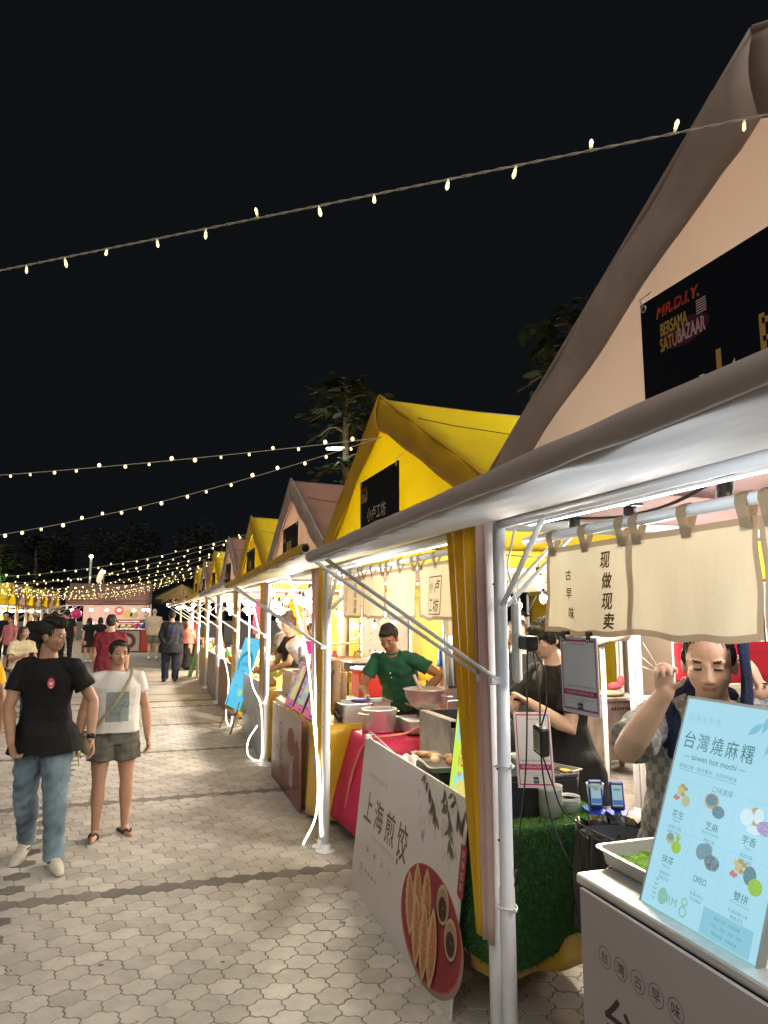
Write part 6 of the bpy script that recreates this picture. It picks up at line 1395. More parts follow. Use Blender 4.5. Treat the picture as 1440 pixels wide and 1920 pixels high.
    # hands
    for s in (1, -1):
        a, e, w = arms[s]; sp_ = (handR if s == 1 else handL) or {}
        d = nz(sp_.get('dir', nz(w - e) + np.array([0, .1, 0]))); n = sp_.get('palm', (-s, .25, 0)); n = np.array(n, float); n = nz(n - d * (n @ d)); side = np.cross(d, n) * s  # toward the thumb
        side = side if sp_.get('flip') is None else -side
        cu = sp_.get('curl', .55); u = H / 1.7; mb.tube([w, w + d * .045 * u, w + d * .085 * u], np.array([.021, .036, .036]) * u, skin, 12, round_=True, ell=.42, side=n)
        if lod < 2:
            for q, (sx, ln, rf) in enumerate(((.028, .072, .0083), (.0095, .080, .0087), (-.009, .074, .0083), (-.027, .058, .0075))):
                c0 = cu * (1 + .12 * (q - 1)); r0 = w + d * .082 * u + side * sx * u; d1 = nz(d * math.cos(c0 * .7) + n * math.sin(c0 * .7) + side * sx * 2.2); d2 = nz(d * math.cos(c0 * 1.7) + n * math.sin(c0 * 1.7) + side * sx); d3 = nz(d * math.cos(c0 * 2.4) + n * math.sin(c0 * 2.4))
                p1 = r0 + d1 * ln * .45 * u; p2 = p1 + d2 * ln * .32 * u; p3 = p2 + d3 * ln * .23 * u
                mb.tube([r0 - d * .02 * u, r0, p1, p2, p3], np.array([1.1, 1.1, 1.0, .92, .78]) * rf * u * (1 if lod == 0 else 1.2), skin, 8, round_=True)
            t0 = w + d * .028 * u + side * .026 * u; t1 = t0 + nz(side * .8 + d * .55 + n * .35) * .036 * u; t2 = t1 + nz(side * .25 + d * .9 + n * .45) * .032 * u
            mb.tube([t0 - side * .012 * u, t0, t1, t2], np.array([.012, .0125, .0105, .0085]) * u, skin, 8, round_=True)
        else: mb.tube([w + d * .06 * u, w + d * .12 * u, w + nz(d + n * cu) * .16 * u], np.array([.03, .03, .018]) * u, skin, 8, round_=True, ell=.5, side=n)
    # head
    mb.ell(hp(0, -.012, .022), np.array([.077, .094, .086]) * hs, skin, 22, rot=hrot)
    mb.ell(hp(0, .018, -.028), np.array([.066, .071, .074]) * hs, skin, 22, rot=hrot)
    mb.ell(hp(0, .034, -.072), np.array([.046, .046, .034]) * hs, skin, 18, rot=hrot)
    for s in (1, -1):
        mb.ell(hp(s * .036, .048, -.024), np.array([.030, .030, .028]) * hs, skin, 14, rot=hrot)
        mb.ell(hp(s * .026, .069, .024), np.array([.030, .015, .010]) * hs, skin, 12, rot=hrot)
        mb.ell(hp(s * .031, .070, .003), np.array([.019, .014, .011]) * hs, skin, 12, rot=hrot)
        mb.ell(hp(s * .078, -.006, -.010), np.array([.010, .020, .031]) * hs, skin, 12, rot=hrot)
        mb.ell(hp(s * .010, .088, -.036), np.array([.0105, .011, .0085]) * hs, skin, 10, rot=hrot)
    mb.tube([hp(0, .080, .016), hp(0, .089, -.012), hp(0, .097, -.031)], np.array([.009, .0105, .0125]) * hs, skin, 10, round_=True)
    mb.ell(hp(0, .075, -.057), np.array([.025, .013, .0065]) * hs, skin, 12, rot=hrot); mb.ell(hp(0, .073, -.068), np.array([.021, .013, .0065]) * hs, skin, 12, rot=hrot)
    V, N, F, C = fuse(mb, vox, 5)
    # colour of lips, brows and eyes by place on the face
    Lc = ((C - hc) @ HR) / hs; mi = np.zeros(len(F), int); x, y, z = np.abs(Lc[:, 0]), Lc[:, 1], Lc[:, 2]
    front = y > .062
    mi[front & (x < .021) & (z < -.054) & (z > -.071)] = 1
    mi[front & (x > .017) & (x < .044) & (z > .0205 + (x - .016) * .1) & (z < .0285 + (x - .016) * .08)] = 2
    mi[front & (x > .020) & (x < .042) & (z > -.0025) & (z < .006)] = 2
    pass
    if gloves is not None:
        for s in (1, -1):
            if gloves[0] in (s, 0):
                w = arms[s][2]; dd = nz(arms[s][2] - arms[s][1]); mi[(np.linalg.norm(C - w, axis=1) < .16 * H) & (((C - w) @ dd) > -.05)] = 4
    body = put('body', V @ Rz.T, F, [skin, 'lip', 'eye_dark' if hairm != 'hair_brown' else 'hair_brown', 'eye_white', gloves[1] if gloves else skin], mi, root)
    # ---------------- top
    if top:
        mat_, sl, hem = top[0], top[1], top[2]; loose = top[3] if len(top) > 3 else 1.10
        mb = MB(); torso(mb, mat_, 1.0, hem, grow=loose, bell=belly, hemflare=.12)
        if hem < -.06:
            low = pel + sp * hem * H; 
            loft(mb, [(low, X, Y, .124 * max(b, 1) * H * loose, .094 * H * loose), (pel - sp * .05 * H, X, Y, .119 * max(b, 1) * H * loose, .090 * H * loose), (pel, X, Y, .112 * max(b, 1) * H * loose, .083 * H * loose), (pel + sp * .06 * H, X, Y, .088 * b * H * loose, .060 * H * loose)], mat_)
        for s in (1, -1):
            a, e, w = arms[s]; t = .85 + .15 * b if b < 1.15 else .75 + .32 * b; lw = 1 + (loose - 1) * 1.6
            P = [nb - sp * .016 * H + rx_ * s * .045 * H, a - rx_ * s * .004 * H - sp * .001 * H, a + (e - a) * .5, a + (e - a) * min(sl, 1)]; rr_ = [.030, .0315 * lw, .032 * lw, .032 * lw + .003]
            if sl > 1: P += [e + (w - e) * (sl - 1) * .5, e + (w - e) * (sl - 1)]; rr_ += [.029 * lw, .024 * lw]
            if sl > .05: mb.tube(P, np.array(rr_) * H * t, mat_, 14, round_=False)
        V, N, F, C = fuse(mb, vox * 1.1, 4); V = wrinkle(V, N, .0052 * H if lod < 2 else .006 * H, seed)
        mi = np.zeros(len(F), int); mats = [mat_]
        if len(top) > 4:
            for (fn, m_) in top[4]:
                mats.append(m_); mi[fn((C - pel) / H)] = len(mats) - 1
        put('shirt' if bottom and bottom[0] != 'robe' else 'robe', V @ Rz.T, F, mats, mi, root)
    # ---------------- bottom
    if bottom:
        kind, m_ = bottom[0], bottom[1]; mb = MB(); w_ = bottom[2] if len(bottom) > 2 else 1.0
        g = .8 + .2 * b if b < 1.15 else .72 + .3 * b
        if kind in ('skirt', 'robe'):
            zz = bottom[3] if len(bottom) > 3 else .04; bt = np.array([0, 0, zz * H])
            loft(mb, [(bt, X, Y, .145 * H * w_, .12 * H * w_), (bt + (pel - bt) * .5, X, Y, .118 * H * w_, .092 * H * w_), (pel, X, Y, .104 * b * H, .074 * H), (pel + sp * .09 * H, X, Y, .092 * b * H, .066 * H)], m_)
        else:
            loft(mb, [(pel - Z * .065 * H, X, Y, .092 * b * H, .068 * H), (pel, X, Y, .101 * b * H, .071 * H + belly * .5 * H), (pel + sp * .05 * H, X, Y, .097 * b * H, .069 * H + belly * .6 * H)], m_)
            for s in (1, -1):
                hp_, kn, an = legs[s][:3]
                if kind == 'shorts':
                    q = bottom[3] if len(bottom) > 3 else .62
                    mb.tube([hp_ + Z * .02 * H, hp_ + (kn - hp_) * .25, hp_ + (kn - hp_) * q], np.array([.058, .063, .064]) * H * w_ * g, m_, 16)
                else:
                    mb.tube([hp_ + Z * .02 * H, hp_ + (kn - hp_) * .25, hp_ + (kn - hp_) * .65, kn, kn + (an - kn) * .35, kn + (an - kn) * .75, an + (an - kn) * .06], np.array([.057, .059, .050, .042, .041, .037, .036]) * H * w_ * g, m_, 16)
        V, N, F, C = fuse(mb, vox * 1.1, 4); V = wrinkle(V, N, .0065 * H, seed + 9)
        put({'shorts': 'shorts', 'skirt': 'skirt', 'robe': 'skirt'}.get(kind, 'trousers'), V @ Rz.T, F, [m_], None, root)
    # ---------------- shoes
    if shoes:
        for s in (1, -1):
            hp_, kn, an, fy, heel, ball, toe, fdir = legs[s]; mb = MB(); sd = np.cross(fdir, Z); upv = nz(np.cross(sd, fdir))
            if shoes[0] == 'sandal':
                sol = [heel - fdir * .022 * H, heel + fdir * .04 * H, ball, toe + fdir * .014 * H]
                mb.tube([p - upv * .024 * H for p in sol], np.array([.024, .026, .029, .018]) * H, shoes[1], 14, round_=True, ell=.30, side=upv)
                for k in (1, -1): mb.tube(bez([ball + fdir * .012 * H + upv * .008 * H, ball + sd * k * .012 * H + upv * .022 * H - fdir * .015 * H, ball - fdir * .04 * H + sd * k * .024 * H - upv * .006 * H], 6), .0062 * H, shoes[1], 8)
            else:
                mb.tube([heel - fdir * .012 * H + upv * .012 * H, heel + fdir * .03 * H + upv * .010 * H, ball + upv * .003 * H, toe + fdir * .012 * H - upv * .001 * H], np.array([.0245, .026, .0265, .017]) * H, shoes[1], 14, round_=True, ell=.85, side=upv)
                mb.tube([an + Z * .012 * H, an - Z * .015 * H + fdir * .008 * H], np.array([.024, .027]) * H, shoes[1], 12, round_=True)
            V, N, F, C = fuse(mb, vox, 2); mi = np.zeros(len(F), int)
            if len(shoes) > 2:
                mi[((C - an) @ upv) < -.037 * H] = 1; af = ((C - an) @ fdir) / H; au = ((C - an) @ upv) / H; asd = np.abs((C - an) @ sd) / H
                mi[(af > .025) & (af < .075) & (asd < .014) & (au > -.02) & (np.sin(af * 560) > .35)] = 1; mi[(asd > .015) & (np.abs(au + .022 - (af - .01) * .35) < .0035) & (af > -.01) & (af < .05)] = 2
            put('shoe' if shoes[0] != 'sandal' else 'sandal', V @ Rz.T, F, [shoes[1], shoes[2] if len(shoes) > 2 else shoes[1], 'black'], mi, root)
    # ---------------- hair
    if hair:
        mb = MB(); E = lambda c, r: mb.ell(hp(*c), np.array(r) * hs, hairm, 18, rot=hrot)
        if hair in ('short', 'crop', 'quiff'):
            k = .96 if hair == 'crop' else 1
            E((0, -.024, .036), (.083 * k, .095 * k, .082 * k)); E((0, -.050, -.012), (.068, .058, .055))
            for s in (1, -1): E((s * .068, -.006, .022), (.014, .035, .035))
            if hair == 'short': E((0, .035, .080), (.064, .050, .034)); E((.02, .052, .070), (.045, .030, .024)); E((0, -.02, .10), (.065, .07, .03))
            if hair == 'quiff': E((0, .040, .095), (.066, .055, .040)); E((.0, .058, .098), (.050, .028, .028)); E((0, 0, .108), (.07, .07, .03)); E((0, -.055, .05), (.075, .05, .07))
        if hair == 'mop':
            E((0, -.02, .036), (.090, .104, .088)); E((0, -.055, -.02), (.074, .058, .062)); E((0, .048, .052), (.074, .052, .044)); E((.02, .072, .035), (.055, .030, .026)); E((-.03, .07, .036), (.045, .03, .026))
            for s in (1, -1): E((s * .074, .008, .012), (.018, .045, .042))
        if hair in ('bun', 'tied', 'long', 'topknot'):
            E((0, -.022, .032), (.084, .097, .085)); E((0, -.050, -.02), (.070, .056, .06)); E((0, .024, .084), (.056, .045, .030))
            for s in (1, -1): E((s * .070, .006, .030), (.016, .040, .045))
            if hair == 'bun': E((0, -.115, .02), (.04, .035, .04))
            if hair == 'topknot': E((0, -.05, .125), (.045, .045, .05)); E((0, -.03, .1), (.05, .05, .04))
            if hair == 'long':
                mb.tube([hp(0, -.06, .0), hp(.0, -.085, -.10), hp(.0, -.07, -.22)], np.array([.075, .075, .05]) * hs, hairm, 14, round_=True, ell=.5, side=HR @ Y)
                for s in (1, -1): mb.tube([hp(s * .075, 0, .0), hp(s * .082, .005, -.09), hp(s * .07, .02, -.17)], np.array([.022, .026, .016]) * hs, hairm, 10, round_=True)
        if hair == 'cap':
            E((0, -.02, .045), (.088, .10, .078)); E((0, -.05, -.012), (.07, .056, .05)); mb.tube([hp(0, .06, .06), hp(0, .15, .045)], np.array([.07, .055]) * hs, hairm, 12, round_=True, ell=.15, side=HR @ Z)
        if hair == 'hat':
            E((0, -.02, .06), (.095, .105, .08)); mb.lathe([(.09 * hs, .03 * hs), (.17 * hs, -.02 * hs), (.175 * hs, -.03 * hs), (.09 * hs, .0)], hp(0, -.02, .05), hairm, 20, rot=hrot)
        if hair == 'hijab':
            E((0, -.018, .025), (.092, .104, .098)); mb.tube([hp(0, -.02, .0), hp(0, -.02, -.12), nb - sp * .08 * H], np.array([.085 * hs, .10 * hs, .105 * H]), hairm, 16, round_=True, ell=.8, side=Y)
        V, N, F, C = fuse(mb, max(vox, .005), 2)
        if hair in ('hijab', 'hat', 'cap'):
            if hair == 'hijab':  # leave the face open
                Lv = ((C - hc) @ HR) / hs; keep = ~((Lv[:, 1] > .045) & (np.abs(Lv[:, 0]) < .058) & (Lv[:, 2] < .062) & (Lv[:, 2] > -.095)); F = [f for f, k in zip(F, keep) if k]
        else:
            r_ = np.random.RandomState(seed); Lv = ((V - hc) @ HR) / hs; ang = np.arctan2(Lv[:, 0], Lv[:, 1])
            V = V + N * (.0035 * hs * (np.sin(ang * 23 + Lv[:, 2] * 40) + np.sin(ang * 41 - Lv[:, 2] * 25 + 2)) * .8)[:, None]
        put({'hijab': 'headscarf', 'hat': 'hat', 'cap': 'cap'}.get(hair, 'hair'), V @ Rz.T, F, [hairm], None, root)
    root['_pel'] = tuple(float(q) for q in pel)
    return root, dict(pel=pel, nb=nb, arms=arms, hp=hp, hs=hs, Rz=Rz, loc=loc, legs=legs, H=H, rx=rx_, fw=fw, sp=sp, hrot=hrot, W=lambda p: Rz @ np.array(p))
def acc(name, root, info, fn):
    """accessory in the person's local frame, turned with the person"""
    mb = MB(); fn(mb); o = mb.build(name); 
    for v in o.data.vertices: v.co = Vector(info['Rz'] @ np.array(v.co))
    o.parent = root; return o

jeans = cloth('washed_denim', (.15, .21, .26), .8, var=(5, .45)); blackt = cloth('black_cotton', (.010, .010, .011), .85); whitet = cloth('white_cotton', (.62, .60, .56), .8); olive = cloth('grey_olive_cotton', (.115, .11, .092), .85)
# man in the black tee, walking towards us with his head turned to the woman
pr, pi = person('man in black tee and faded jeans walking with his head turned to the woman', (-.625, 5.50, gz(5.4)), 172, 1.66, lean=4, twist=-6, head=(80, -8, 4), build=.90,
    armR=('ik', (-.80, 5.27, .955), (1, -.7, 0)), armL=('ik', (-.325, 5.40, .93), (-.7, -.8, 0)), legR=((.06, -.08, -1), (.06, -.52, -1), 12), legL=((-.05, .14, -1), (-.02, -.06, -1), -26),
    handR=dict(curl=.6, dir=(-.30, .25, -.85)), handL=dict(curl=.5, dir=(-.22, .15, -1), palm=(.9, .3, 0)),
    skin='skin_tan', top=(blackt, .62, -.075, 1.17), bottom=('trousers', jeans, 1.10), shoes=('shoe', cloth('cream_leather', (.50, .46, .38), .5), cloth('gum_sole', (.36, .31, .24), .7)), hair='quiff', vox=.0052, seed=3)
def f(mb):
    p = pi['pel'] + pi['sp'] * .215 * pi['H'] - pi['rx'] * .048 * pi['H'] + pi['fw'] * .0885 * pi['H']; n = pi['fw']; u = pi['rx'] * -1
    fc = Face(mb, p, -u * -1 if False else pi['rx'] * -1, pi['sp']); 
    Rr = np.array(Matrix.Rotation(R(6), 3, 'X')); fc.n = n
    fc.disc(0, 0, .024, .036, mt_('sticker_pink', (.68, .09, .11)), 3, 20); fc.rect(-.012, -.012, .024, .02, mt_('sticker_white', (.7, .6, .6)), 5); fc.rect(-.006, -.030, .016, .008, mt_('sticker_white', None), 5)
acc('sticker', pr, pi, f)
def f(mb):
    w, e = pi['arms'][-1][2], pi['arms'][-1][1]; d = nz(w - e); mb.tube([w - d * .022, w + d * .008], .0275, 'black', 14); mb.ell(w - d * .007 + np.array([-.018, .018, 0]), (.014, .014, .014), 'black', 10)
acc('watch', pr, pi, f)
# woman in the white top
ghost = cloth('grey_print_cotton', (.22, .26, .27), .8); fl_ = mt_('print_line', (.06, .065, .065))
pw, wi = person('woman in white top and grey shorts with a beige shoulder bag', (-.20, 6.02, gz(6)), 186, 1.475, lean=1, twist=6, head=(10, -3, -3), build=1.05, belly=.012,
    armR=((.30, -.05, -1), (.12, .18, -1)), armL=((-.30, -.02, -1), (-.10, .12, -1)), legR=((.02, .07, -1), (.02, -.08, -1), 10), legL=((-.06, -.02, -1), (-.02, -.16, -1), -16),
    handL=dict(curl=.55), handR=dict(curl=.5), skin='skin_tan', top=(whitet, .40, -.035, 1.22, [(lambda q: (q[:, 1] > .03) & (q[:, 0] > -.062) & (q[:, 0] < .052) & (q[:, 2] > .055) & (q[:, 2] < .205), ghost)]),
    bottom=('shorts', olive, 1.10, .60), shoes=('sandal', cloth('brown_rubber', (.07, .045, .03), .7)), hair='tied', vox=.0052, seed=5)
def f(mb):
    i = wi; H = i['H']; P = []
    a = i['nb'] + i['rx'] * -.075 * H + i['sp'] * .0; 
    pts = [a + np.array([-.0, -.06, -.02]), a + np.array([.0, .0, .022]), a + np.array([.012, .075, -.03]), i['pel'] + i['sp'] * .20 * H + i['rx'] * -.01 * H + i['fw'] * .105 * H, i['pel'] + i['sp'] * .08 * H + i['rx'] * .075 * H + i['fw'] * .098 * H, i['pel'] + i['rx'] * .125 * H + i['sp'] * .0 * H + i['fw'] * .05 * H]
    mb.tube(bez(pts, 10), .0125, cloth('beige_strap', (.36, .31, .21), .8) and 'beige_strap', 8, ell=.3, side=i['fw'])
acc('strap', pw, wi, f)
def f(mb):
    i = wi; H = i['H']; c = i['pel'] + i['rx'] * .135 * H - i['sp'] * .045 * H + i['fw'] * .045 * H
    mb.ell(c, (.055, .085, .085), cloth('khaki_canvas', (.27, .235, .15), .85) and 'khaki_canvas', 14); mb.box(c + np.array([.0, 0, .07]), (.07, .16, .02), 'khaki_canvas', bev=.008)
    mb.tube(bez([c + np.array([.04, .06, -.05]), c + np.array([.055, .07, -.09]), c + np.array([.05, .06, -.15])], 6), .004, mt_('lime_tag', (.35, .55, .05)), 6)
acc('shoulder_bag', pw, wi, f)
def f(mb):
    i = wi; H = i['H']; c = i['pel'] + i['fw'] * .108 * H; rng = [(.02, .16), (-.01, .15), (.01, .11), (-.03, .12), (.0, .07), (.02, .05)]
    up = lambda a, b: c + i['rx'] * a * H + i['sp'] * b * H + i['fw'] * .004
    for P in ([(-.01, .05), (.0, .09), (-.012, .13), (-.03, .155)], [(0, .09), (.02, .12), (.03, .16)], [(-.02, .16), (-.045, .15), (-.035, .13), (-.015, .145)], [(.02, .10), (.045, .11), (.04, .13), (.02, .12)]):
        mb.tube(bez([up(*q) for q in P], 5), .0014, fl_, 5)
acc('shirt_print', pw, wi, f)
# cook in the green polo
green = cloth('green_polo', (.010, .075, .042), .75)
pg, gi = person('cook in a green polo bending over the steel pots with his eyes down', (2.28, 6.30, gz(6.2)), 138, 1.68, lean=33, head=(4, -30, 0), build=1.02, belly=.01,
    armR=('ik', (1.84, 6.02, 1.03), (.6, -.6, 0)), armL=('ik', (2.29, 5.92, 1.05), (-1, -.3, .1)), handR=dict(curl=.7), handL=dict(curl=.6), gloves=(1, cloth('clear_glove', (.5, .44, .34), .4)), skin='skin_brown', top=(green, .60, -.06, 1.13), bottom=('trousers', cloth('black_trousers', (.012, .012, .014))), shoes=('shoe', 'black'), hair='short', vox=.0058, seed=7)
def f(mb):
    i = gi; H = i['H']; mb.tube([i['nb'] + np.array([.055 * math.cos(t) , .05 * math.sin(t) + .005, .012 + .014 * math.sin(t) * -1]) for t in np.linspace(-.6, 3.74, 20)], .016, green, 8, ell=.6)
acc('collar', pg, gi, f)
for q in (.235, .205): acc('button', pg, gi, lambda mb, q=q: mb.ell(gi['pel'] + gi['sp'] * q * gi['H'] + gi['fw'] * .080 * gi['H'], (.006, .004, .006), 'whitep', 8))
# young cook in a black tee, hair in his eyes, one black glove
pk, ki = person('young cook with a bowl cut, grey black tee and one black glove, in profile', (2.33, 3.72, gz(3.7)), 92, 1.70, lean=6, head=(6, -16, 0), build=1.0,
    armR=('ik', (1.92, 3.84, 1.36), (.3, -.2, -1)), armL=('ik', (2.02, 3.55, 1.28), (-.3, -.3, -1)), handR=dict(curl=.8, palm=(0, 0, -1)), handL=dict(curl=.7, palm=(0, 0, -1)), gloves=(1, cloth('black_glove', (.012, .012, .014), .25)), skin='skin_light', top=(cloth('washed_black_cotton', (.013, .013, .015), .8), .70, -.14, 1.22), bottom=('trousers', 'black_trousers'), shoes=('shoe', 'black'), hair='mop', vox=.0055, seed=11)
# big man with the navy towel
chk = M('checked_grey_shirt', (.22, .22, .21), .85, bump=(150, .15)); n = chk.node_tree.nodes; l = chk.node_tree.links; ck = n.new('ShaderNodeTexChecker'); ck.inputs['Scale'].default_value = 34; ck.inputs['Color1'].default_value = (.27, .265, .245, 1); ck.inputs['Color2'].default_value = (.145, .15, .155, 1); tcn = n.new('ShaderNodeTexCoord'); l.new(tcn.outputs['Object'], ck.inputs['Vector']); l.new(ck.outputs['Color'], n['Principled BSDF'].inputs['Base Color']); mt['checked_grey_shirt'] = chk
pt, ti = person('big man in a checked grey shirt holding a navy towel to his cheek', (2.08, 2.26, gz(2)), 134, 1.70, lean=9, head=(0, -12, 0), build=1.38, belly=.05, headscale=1.12,
    armR=('ik', (1.70, 2.08, 1.49), (.7, .1, -1)), armL=('ik', (2.16, 2.10, 1.48), (-.7, .1, -1)), handR=dict(curl=.95, dir=(-.1, .3, 1), palm=(-.3, .9, 0)), handL=dict(curl=.35, dir=(.35, -.05, 1), palm=(.9, -.3, .1)), skin='skin_light', top=('checked_grey_shirt', .85, -.10, 1.12), bottom=('trousers', 'black_trousers'), shoes=('shoe', 'black'), hair='crop', vox=.0055, seed=13, neck=.8)
navy_ = cloth('navy_towel', (.012, .02, .055), .95, bump=(90, .5))
def f(mb):
    i = ti; hp = i['hp']; H = i['H']; nb = i['nb']
    def strip(P, w, side, seed, th=.016):
        P = np.array(bez(P, 6)); sd = nz(side)
        def g(u, v):
            k = u * (len(P) - 1); a = int(min(k, len(P) - 2)); p = P[a] + (P[a + 1] - P[a]) * (k - a); return p + sd * (v - .5) * w * (1 + .25 * math.sin(3 * u + seed)) + np.array([.004 * math.sin(9 * v + 7 * u), .006 * math.sin(12 * v + 5 * u + seed), 0])
        mb.grid(g, 26, 10, navy_, th=th)
    f1 = hp(.02, -.07, -.10); strip([hp(-.10, -.02, .09), hp(-.102, .03, .0), hp(-.10, .05, -.08), hp(-.09, .085, -.19), hp(-.085, .10, -.27)], .10, np.array([.2, 1, .0]), 1)
    strip([hp(-.08, -.07, -.13), hp(.0, -.085, -.12), hp(.09, -.03, -.13), hp(.125, .06, -.19), hp(.14, .09, -.27)], .12, np.array([.5, -.3, .6]), 2)
acc('towel', pt, ti, f)
def f(mb):
    w, e = ti['arms'][-1][2], ti['arms'][-1][1]; rr = random.Random(4); d = nz(w - e); a1 = nz(np.cross(d, (0, 0, 1))); a2 = np.cross(d, a1); ink = mt_('tattoo_ink', (.06, .05, .05))
    for q in range(26):
        t = rr.uniform(.2, .95); an = rr.uniform(0, 6.28); rad = (.0262 - .0085 * t) * ti['H'] * 1.16; P = []
        for s in range(4): an += rr.uniform(-.5, .5); t = min(.97, max(.15, t + rr.uniform(-.08, .08))); rad = (.0268 - .0085 * t) * ti['H'] * 1.165; P.append(e + (w - e) * t + (a1 * math.cos(an) + a2 * math.sin(an)) * rad)
        mb.tube(bez(P, 4), .0028, ink, 5)
acc('tattoo', pt, ti, f)
def f(mb):
    L_ = lambda q: ti['Rz'].T @ (np.array(q) - ti['loc'])
    for q in ((1.80, 2.30, 1.66), (1.80, 2.32, 1.61), (1.79, 2.30, 1.57)): mb.tube([L_((1.70, 2.08, 1.56)), L_(q)], .0018, mt_('rubber_band', (.6, .5, .4)), 5)
acc('rubber_string', pt, ti, f)
# two people past the yellow drape
pa, ai = person('cook in grey tee and long black apron, head behind the linen curtain', (2.50, 5.05, gz(5)), 205, 1.70, lean=-3, armR=((.25, -.02, -1), (.12, .10, -1)), armL=((-.2, .1, -1), (.3, .6, -.4)), skin='skin_light', top=(cloth('grey_tee', (.13, .11, .10)), .6, -.06, 1.1), bottom=('shorts', cloth('black_apron', (.017, .016, .015)), 1.2, .9), shoes=('shoe', 'black'), hair='short', vox=.0075, lod=1, seed=14)
def f(mb):
    H = ai['H']; X_, Y_ = np.array([1., 0, 0]), np.array([0, 1., 0]); pl_ = ai['pel']; sp_ = ai['sp']
    loft(mb, [(pl_ - np.array([0, 0, .21 * H]), X_, Y_, .118 * H, .098 * H), (pl_, X_, Y_, .112 * H, .088 * H), (pl_ + sp_ * .12 * H, X_, Y_, .104 * H, .082 * H), (pl_ + sp_ * .22 * H + Y_ * .02, X_, Y_, .07 * H, .075 * H)], 'black_apron')
acc('apron', pa, ai, f)
pb, bi = person('man in a bright blue polo half hidden by the yellow drape', (2.72, 5.92, gz(6)), 172, 1.72, head=(18, 0, 0), skin='skin_light', top=(cloth('blue_polo', (.02, .13, .42)), .6, -.06, 1.12), bottom=('trousers', 'black_trousers'), shoes=('shoe', 'black'), hair='short', vox=.0075, lod=1, seed=15)
ps_, si = person('man in glasses and black vest squeezing a bottle beside the first post', (2.72, 4.95, gz(5)), 150, 1.66, head=(-10, -8, 0), build=1.1, armR=((.2, .3, -1), (-.5, .8, -.15)), armL=((-.25, .35, -.9), (.05, .95, .18)), handL=dict(curl=1.0), handR=dict(curl=.9), skin='skin_tan', top=(cloth('black_vest', (.014, .014, .015)), .2, -.06, 1.08), bottom=('trousers', 'black_trousers'), shoes=('shoe', 'black'), hair='crop', vox=.0075, lod=1, seed=16)
def f(mb):
    hp = si['hp']
    for s in (1, -1): mb.tube([hp(s * .031 + .019 * math.cos(t), .092, .003 + .015 * math.sin(t)) for t in np.linspace(0, 6.28, 16)], .0028, 'black', 5)
    mb.tube([hp(-.012, .093, .006), hp(.012, .093, .006)], .0025, 'black', 5)
acc('glasses', ps_, si, f)
person('vendor with a topknot and black tee in the melon stall', (1.72, 8.62, gz(8.6)), 100, 1.62, lean=6, head=(5, -14, 0), armR=((.1, .4, -.9), (-.2, .9, -.3)), armL=((-.1, .4, -.9), (.2, .9, -.3)), skin='skin_tan', top=(blackt, .6, -.06, 1.1), bottom=('trousers', 'black_trousers'), shoes=('shoe', 'black'), hair='topknot', hairm='hair_brown', vox=.009, lod=1, seed=17)
person('woman in a magenta tee with folded arms in the melon stall', (2.02, 9.0, gz(9)), 178, 1.52, head=(5, 0, 0), build=1.08, armR=((.15, .25, -1), (-.9, .4, .05)), armL=((-.15, .25, -1), (.9, .4, .15)), skin='skin_tan', top=(cloth('magenta_tee', (.46, .015, .16)), .5, -.05, 1.12), bottom=('trousers', cloth('beige_trousers', (.35, .27, .2))), shoes=('shoe', 'black'), hair='tied', hairm='hair_brown', vox=.009, lod=1, seed=18)
person('woman in a white top at the back between the hanging bulbs', (5.55, 9.2, gz(9)), 200, 1.50, head=(10, -15, 0), skin='skin_light', top=(whitet, .6, -.05, 1.12), bottom=('trousers', 'black_trousers'), shoes=('shoe', 'black'), hair='long', vox=.011, lod=2, seed=19)
person('man in a dark cap and maroon tee at the back beside the white topped woman', (5.35, 9.6, gz(9)), 190, 1.66, skin='skin_tan', top=(cloth('maroon_tee', (.11, .012, .02)), .6, -.05, 1.12), bottom=('trousers', 'black_trousers'), shoes=('shoe', 'black'), hair='cap', vox=.011, lod=2, seed=20)
person('worker in a red tee behind the black shirted cook', (4.6, 7.5, gz(8)), 230, 1.55, lean=10, skin='skin_tan', top=(cloth('red_tee', (.42, .02, .03)), .6, -.05, 1.12), bottom=('trousers', 'black_trousers'), shoes=('shoe', 'black'), hair='short', vox=.011, lod=2, seed=21)

# ---------------- the lane
G0 = gz(9)
black_suit = cloth('black_suit', (.009, .010, .014), .7)
person('person in black seen from behind, hands clasped at the back', (.587, 18.05, G0), 5, 1.69, build=1.12, armR=((.22, -.06, -1), (-.45, -.35, -1)), armL=((-.22, -.06, -1), (.45, -.35, -1)), skin='skin_tan', top=(black_suit, 1.9, -.13, 1.2, [(lambda q: (q[:, 1] < -.04) & (np.abs(q[:, 0]) < .055) & (q[:, 2] > .10) & (q[:, 2] < .27), cloth('navy_hood', (.02, .022, .055)))]), bottom=('trousers', cloth('navy_trousers', (.012, .016, .028)), 1.25), shoes=('shoe', 'black'), hair='short', vox=.011, lod=1, seed=22)
person('bald man in cream tee and khaki shorts seen from behind', (.26, 26.6, G0), -5, 1.80, build=1.15, armR=((.2, .1, -1), (.0, .8, -.5)), armL=((-.2, .1, -1), (.0, .8, -.5)), skin='skin_fair', top=(cloth('cream_tee', (.56, .46, .33)), .6, -.06, 1.2), bottom=('shorts', cloth('khaki_shorts', (.17, .145, .10)), 1.15, .8), shoes=('shoe', 'whitep'), hair=None, vox=.014, lod=2, seed=23)
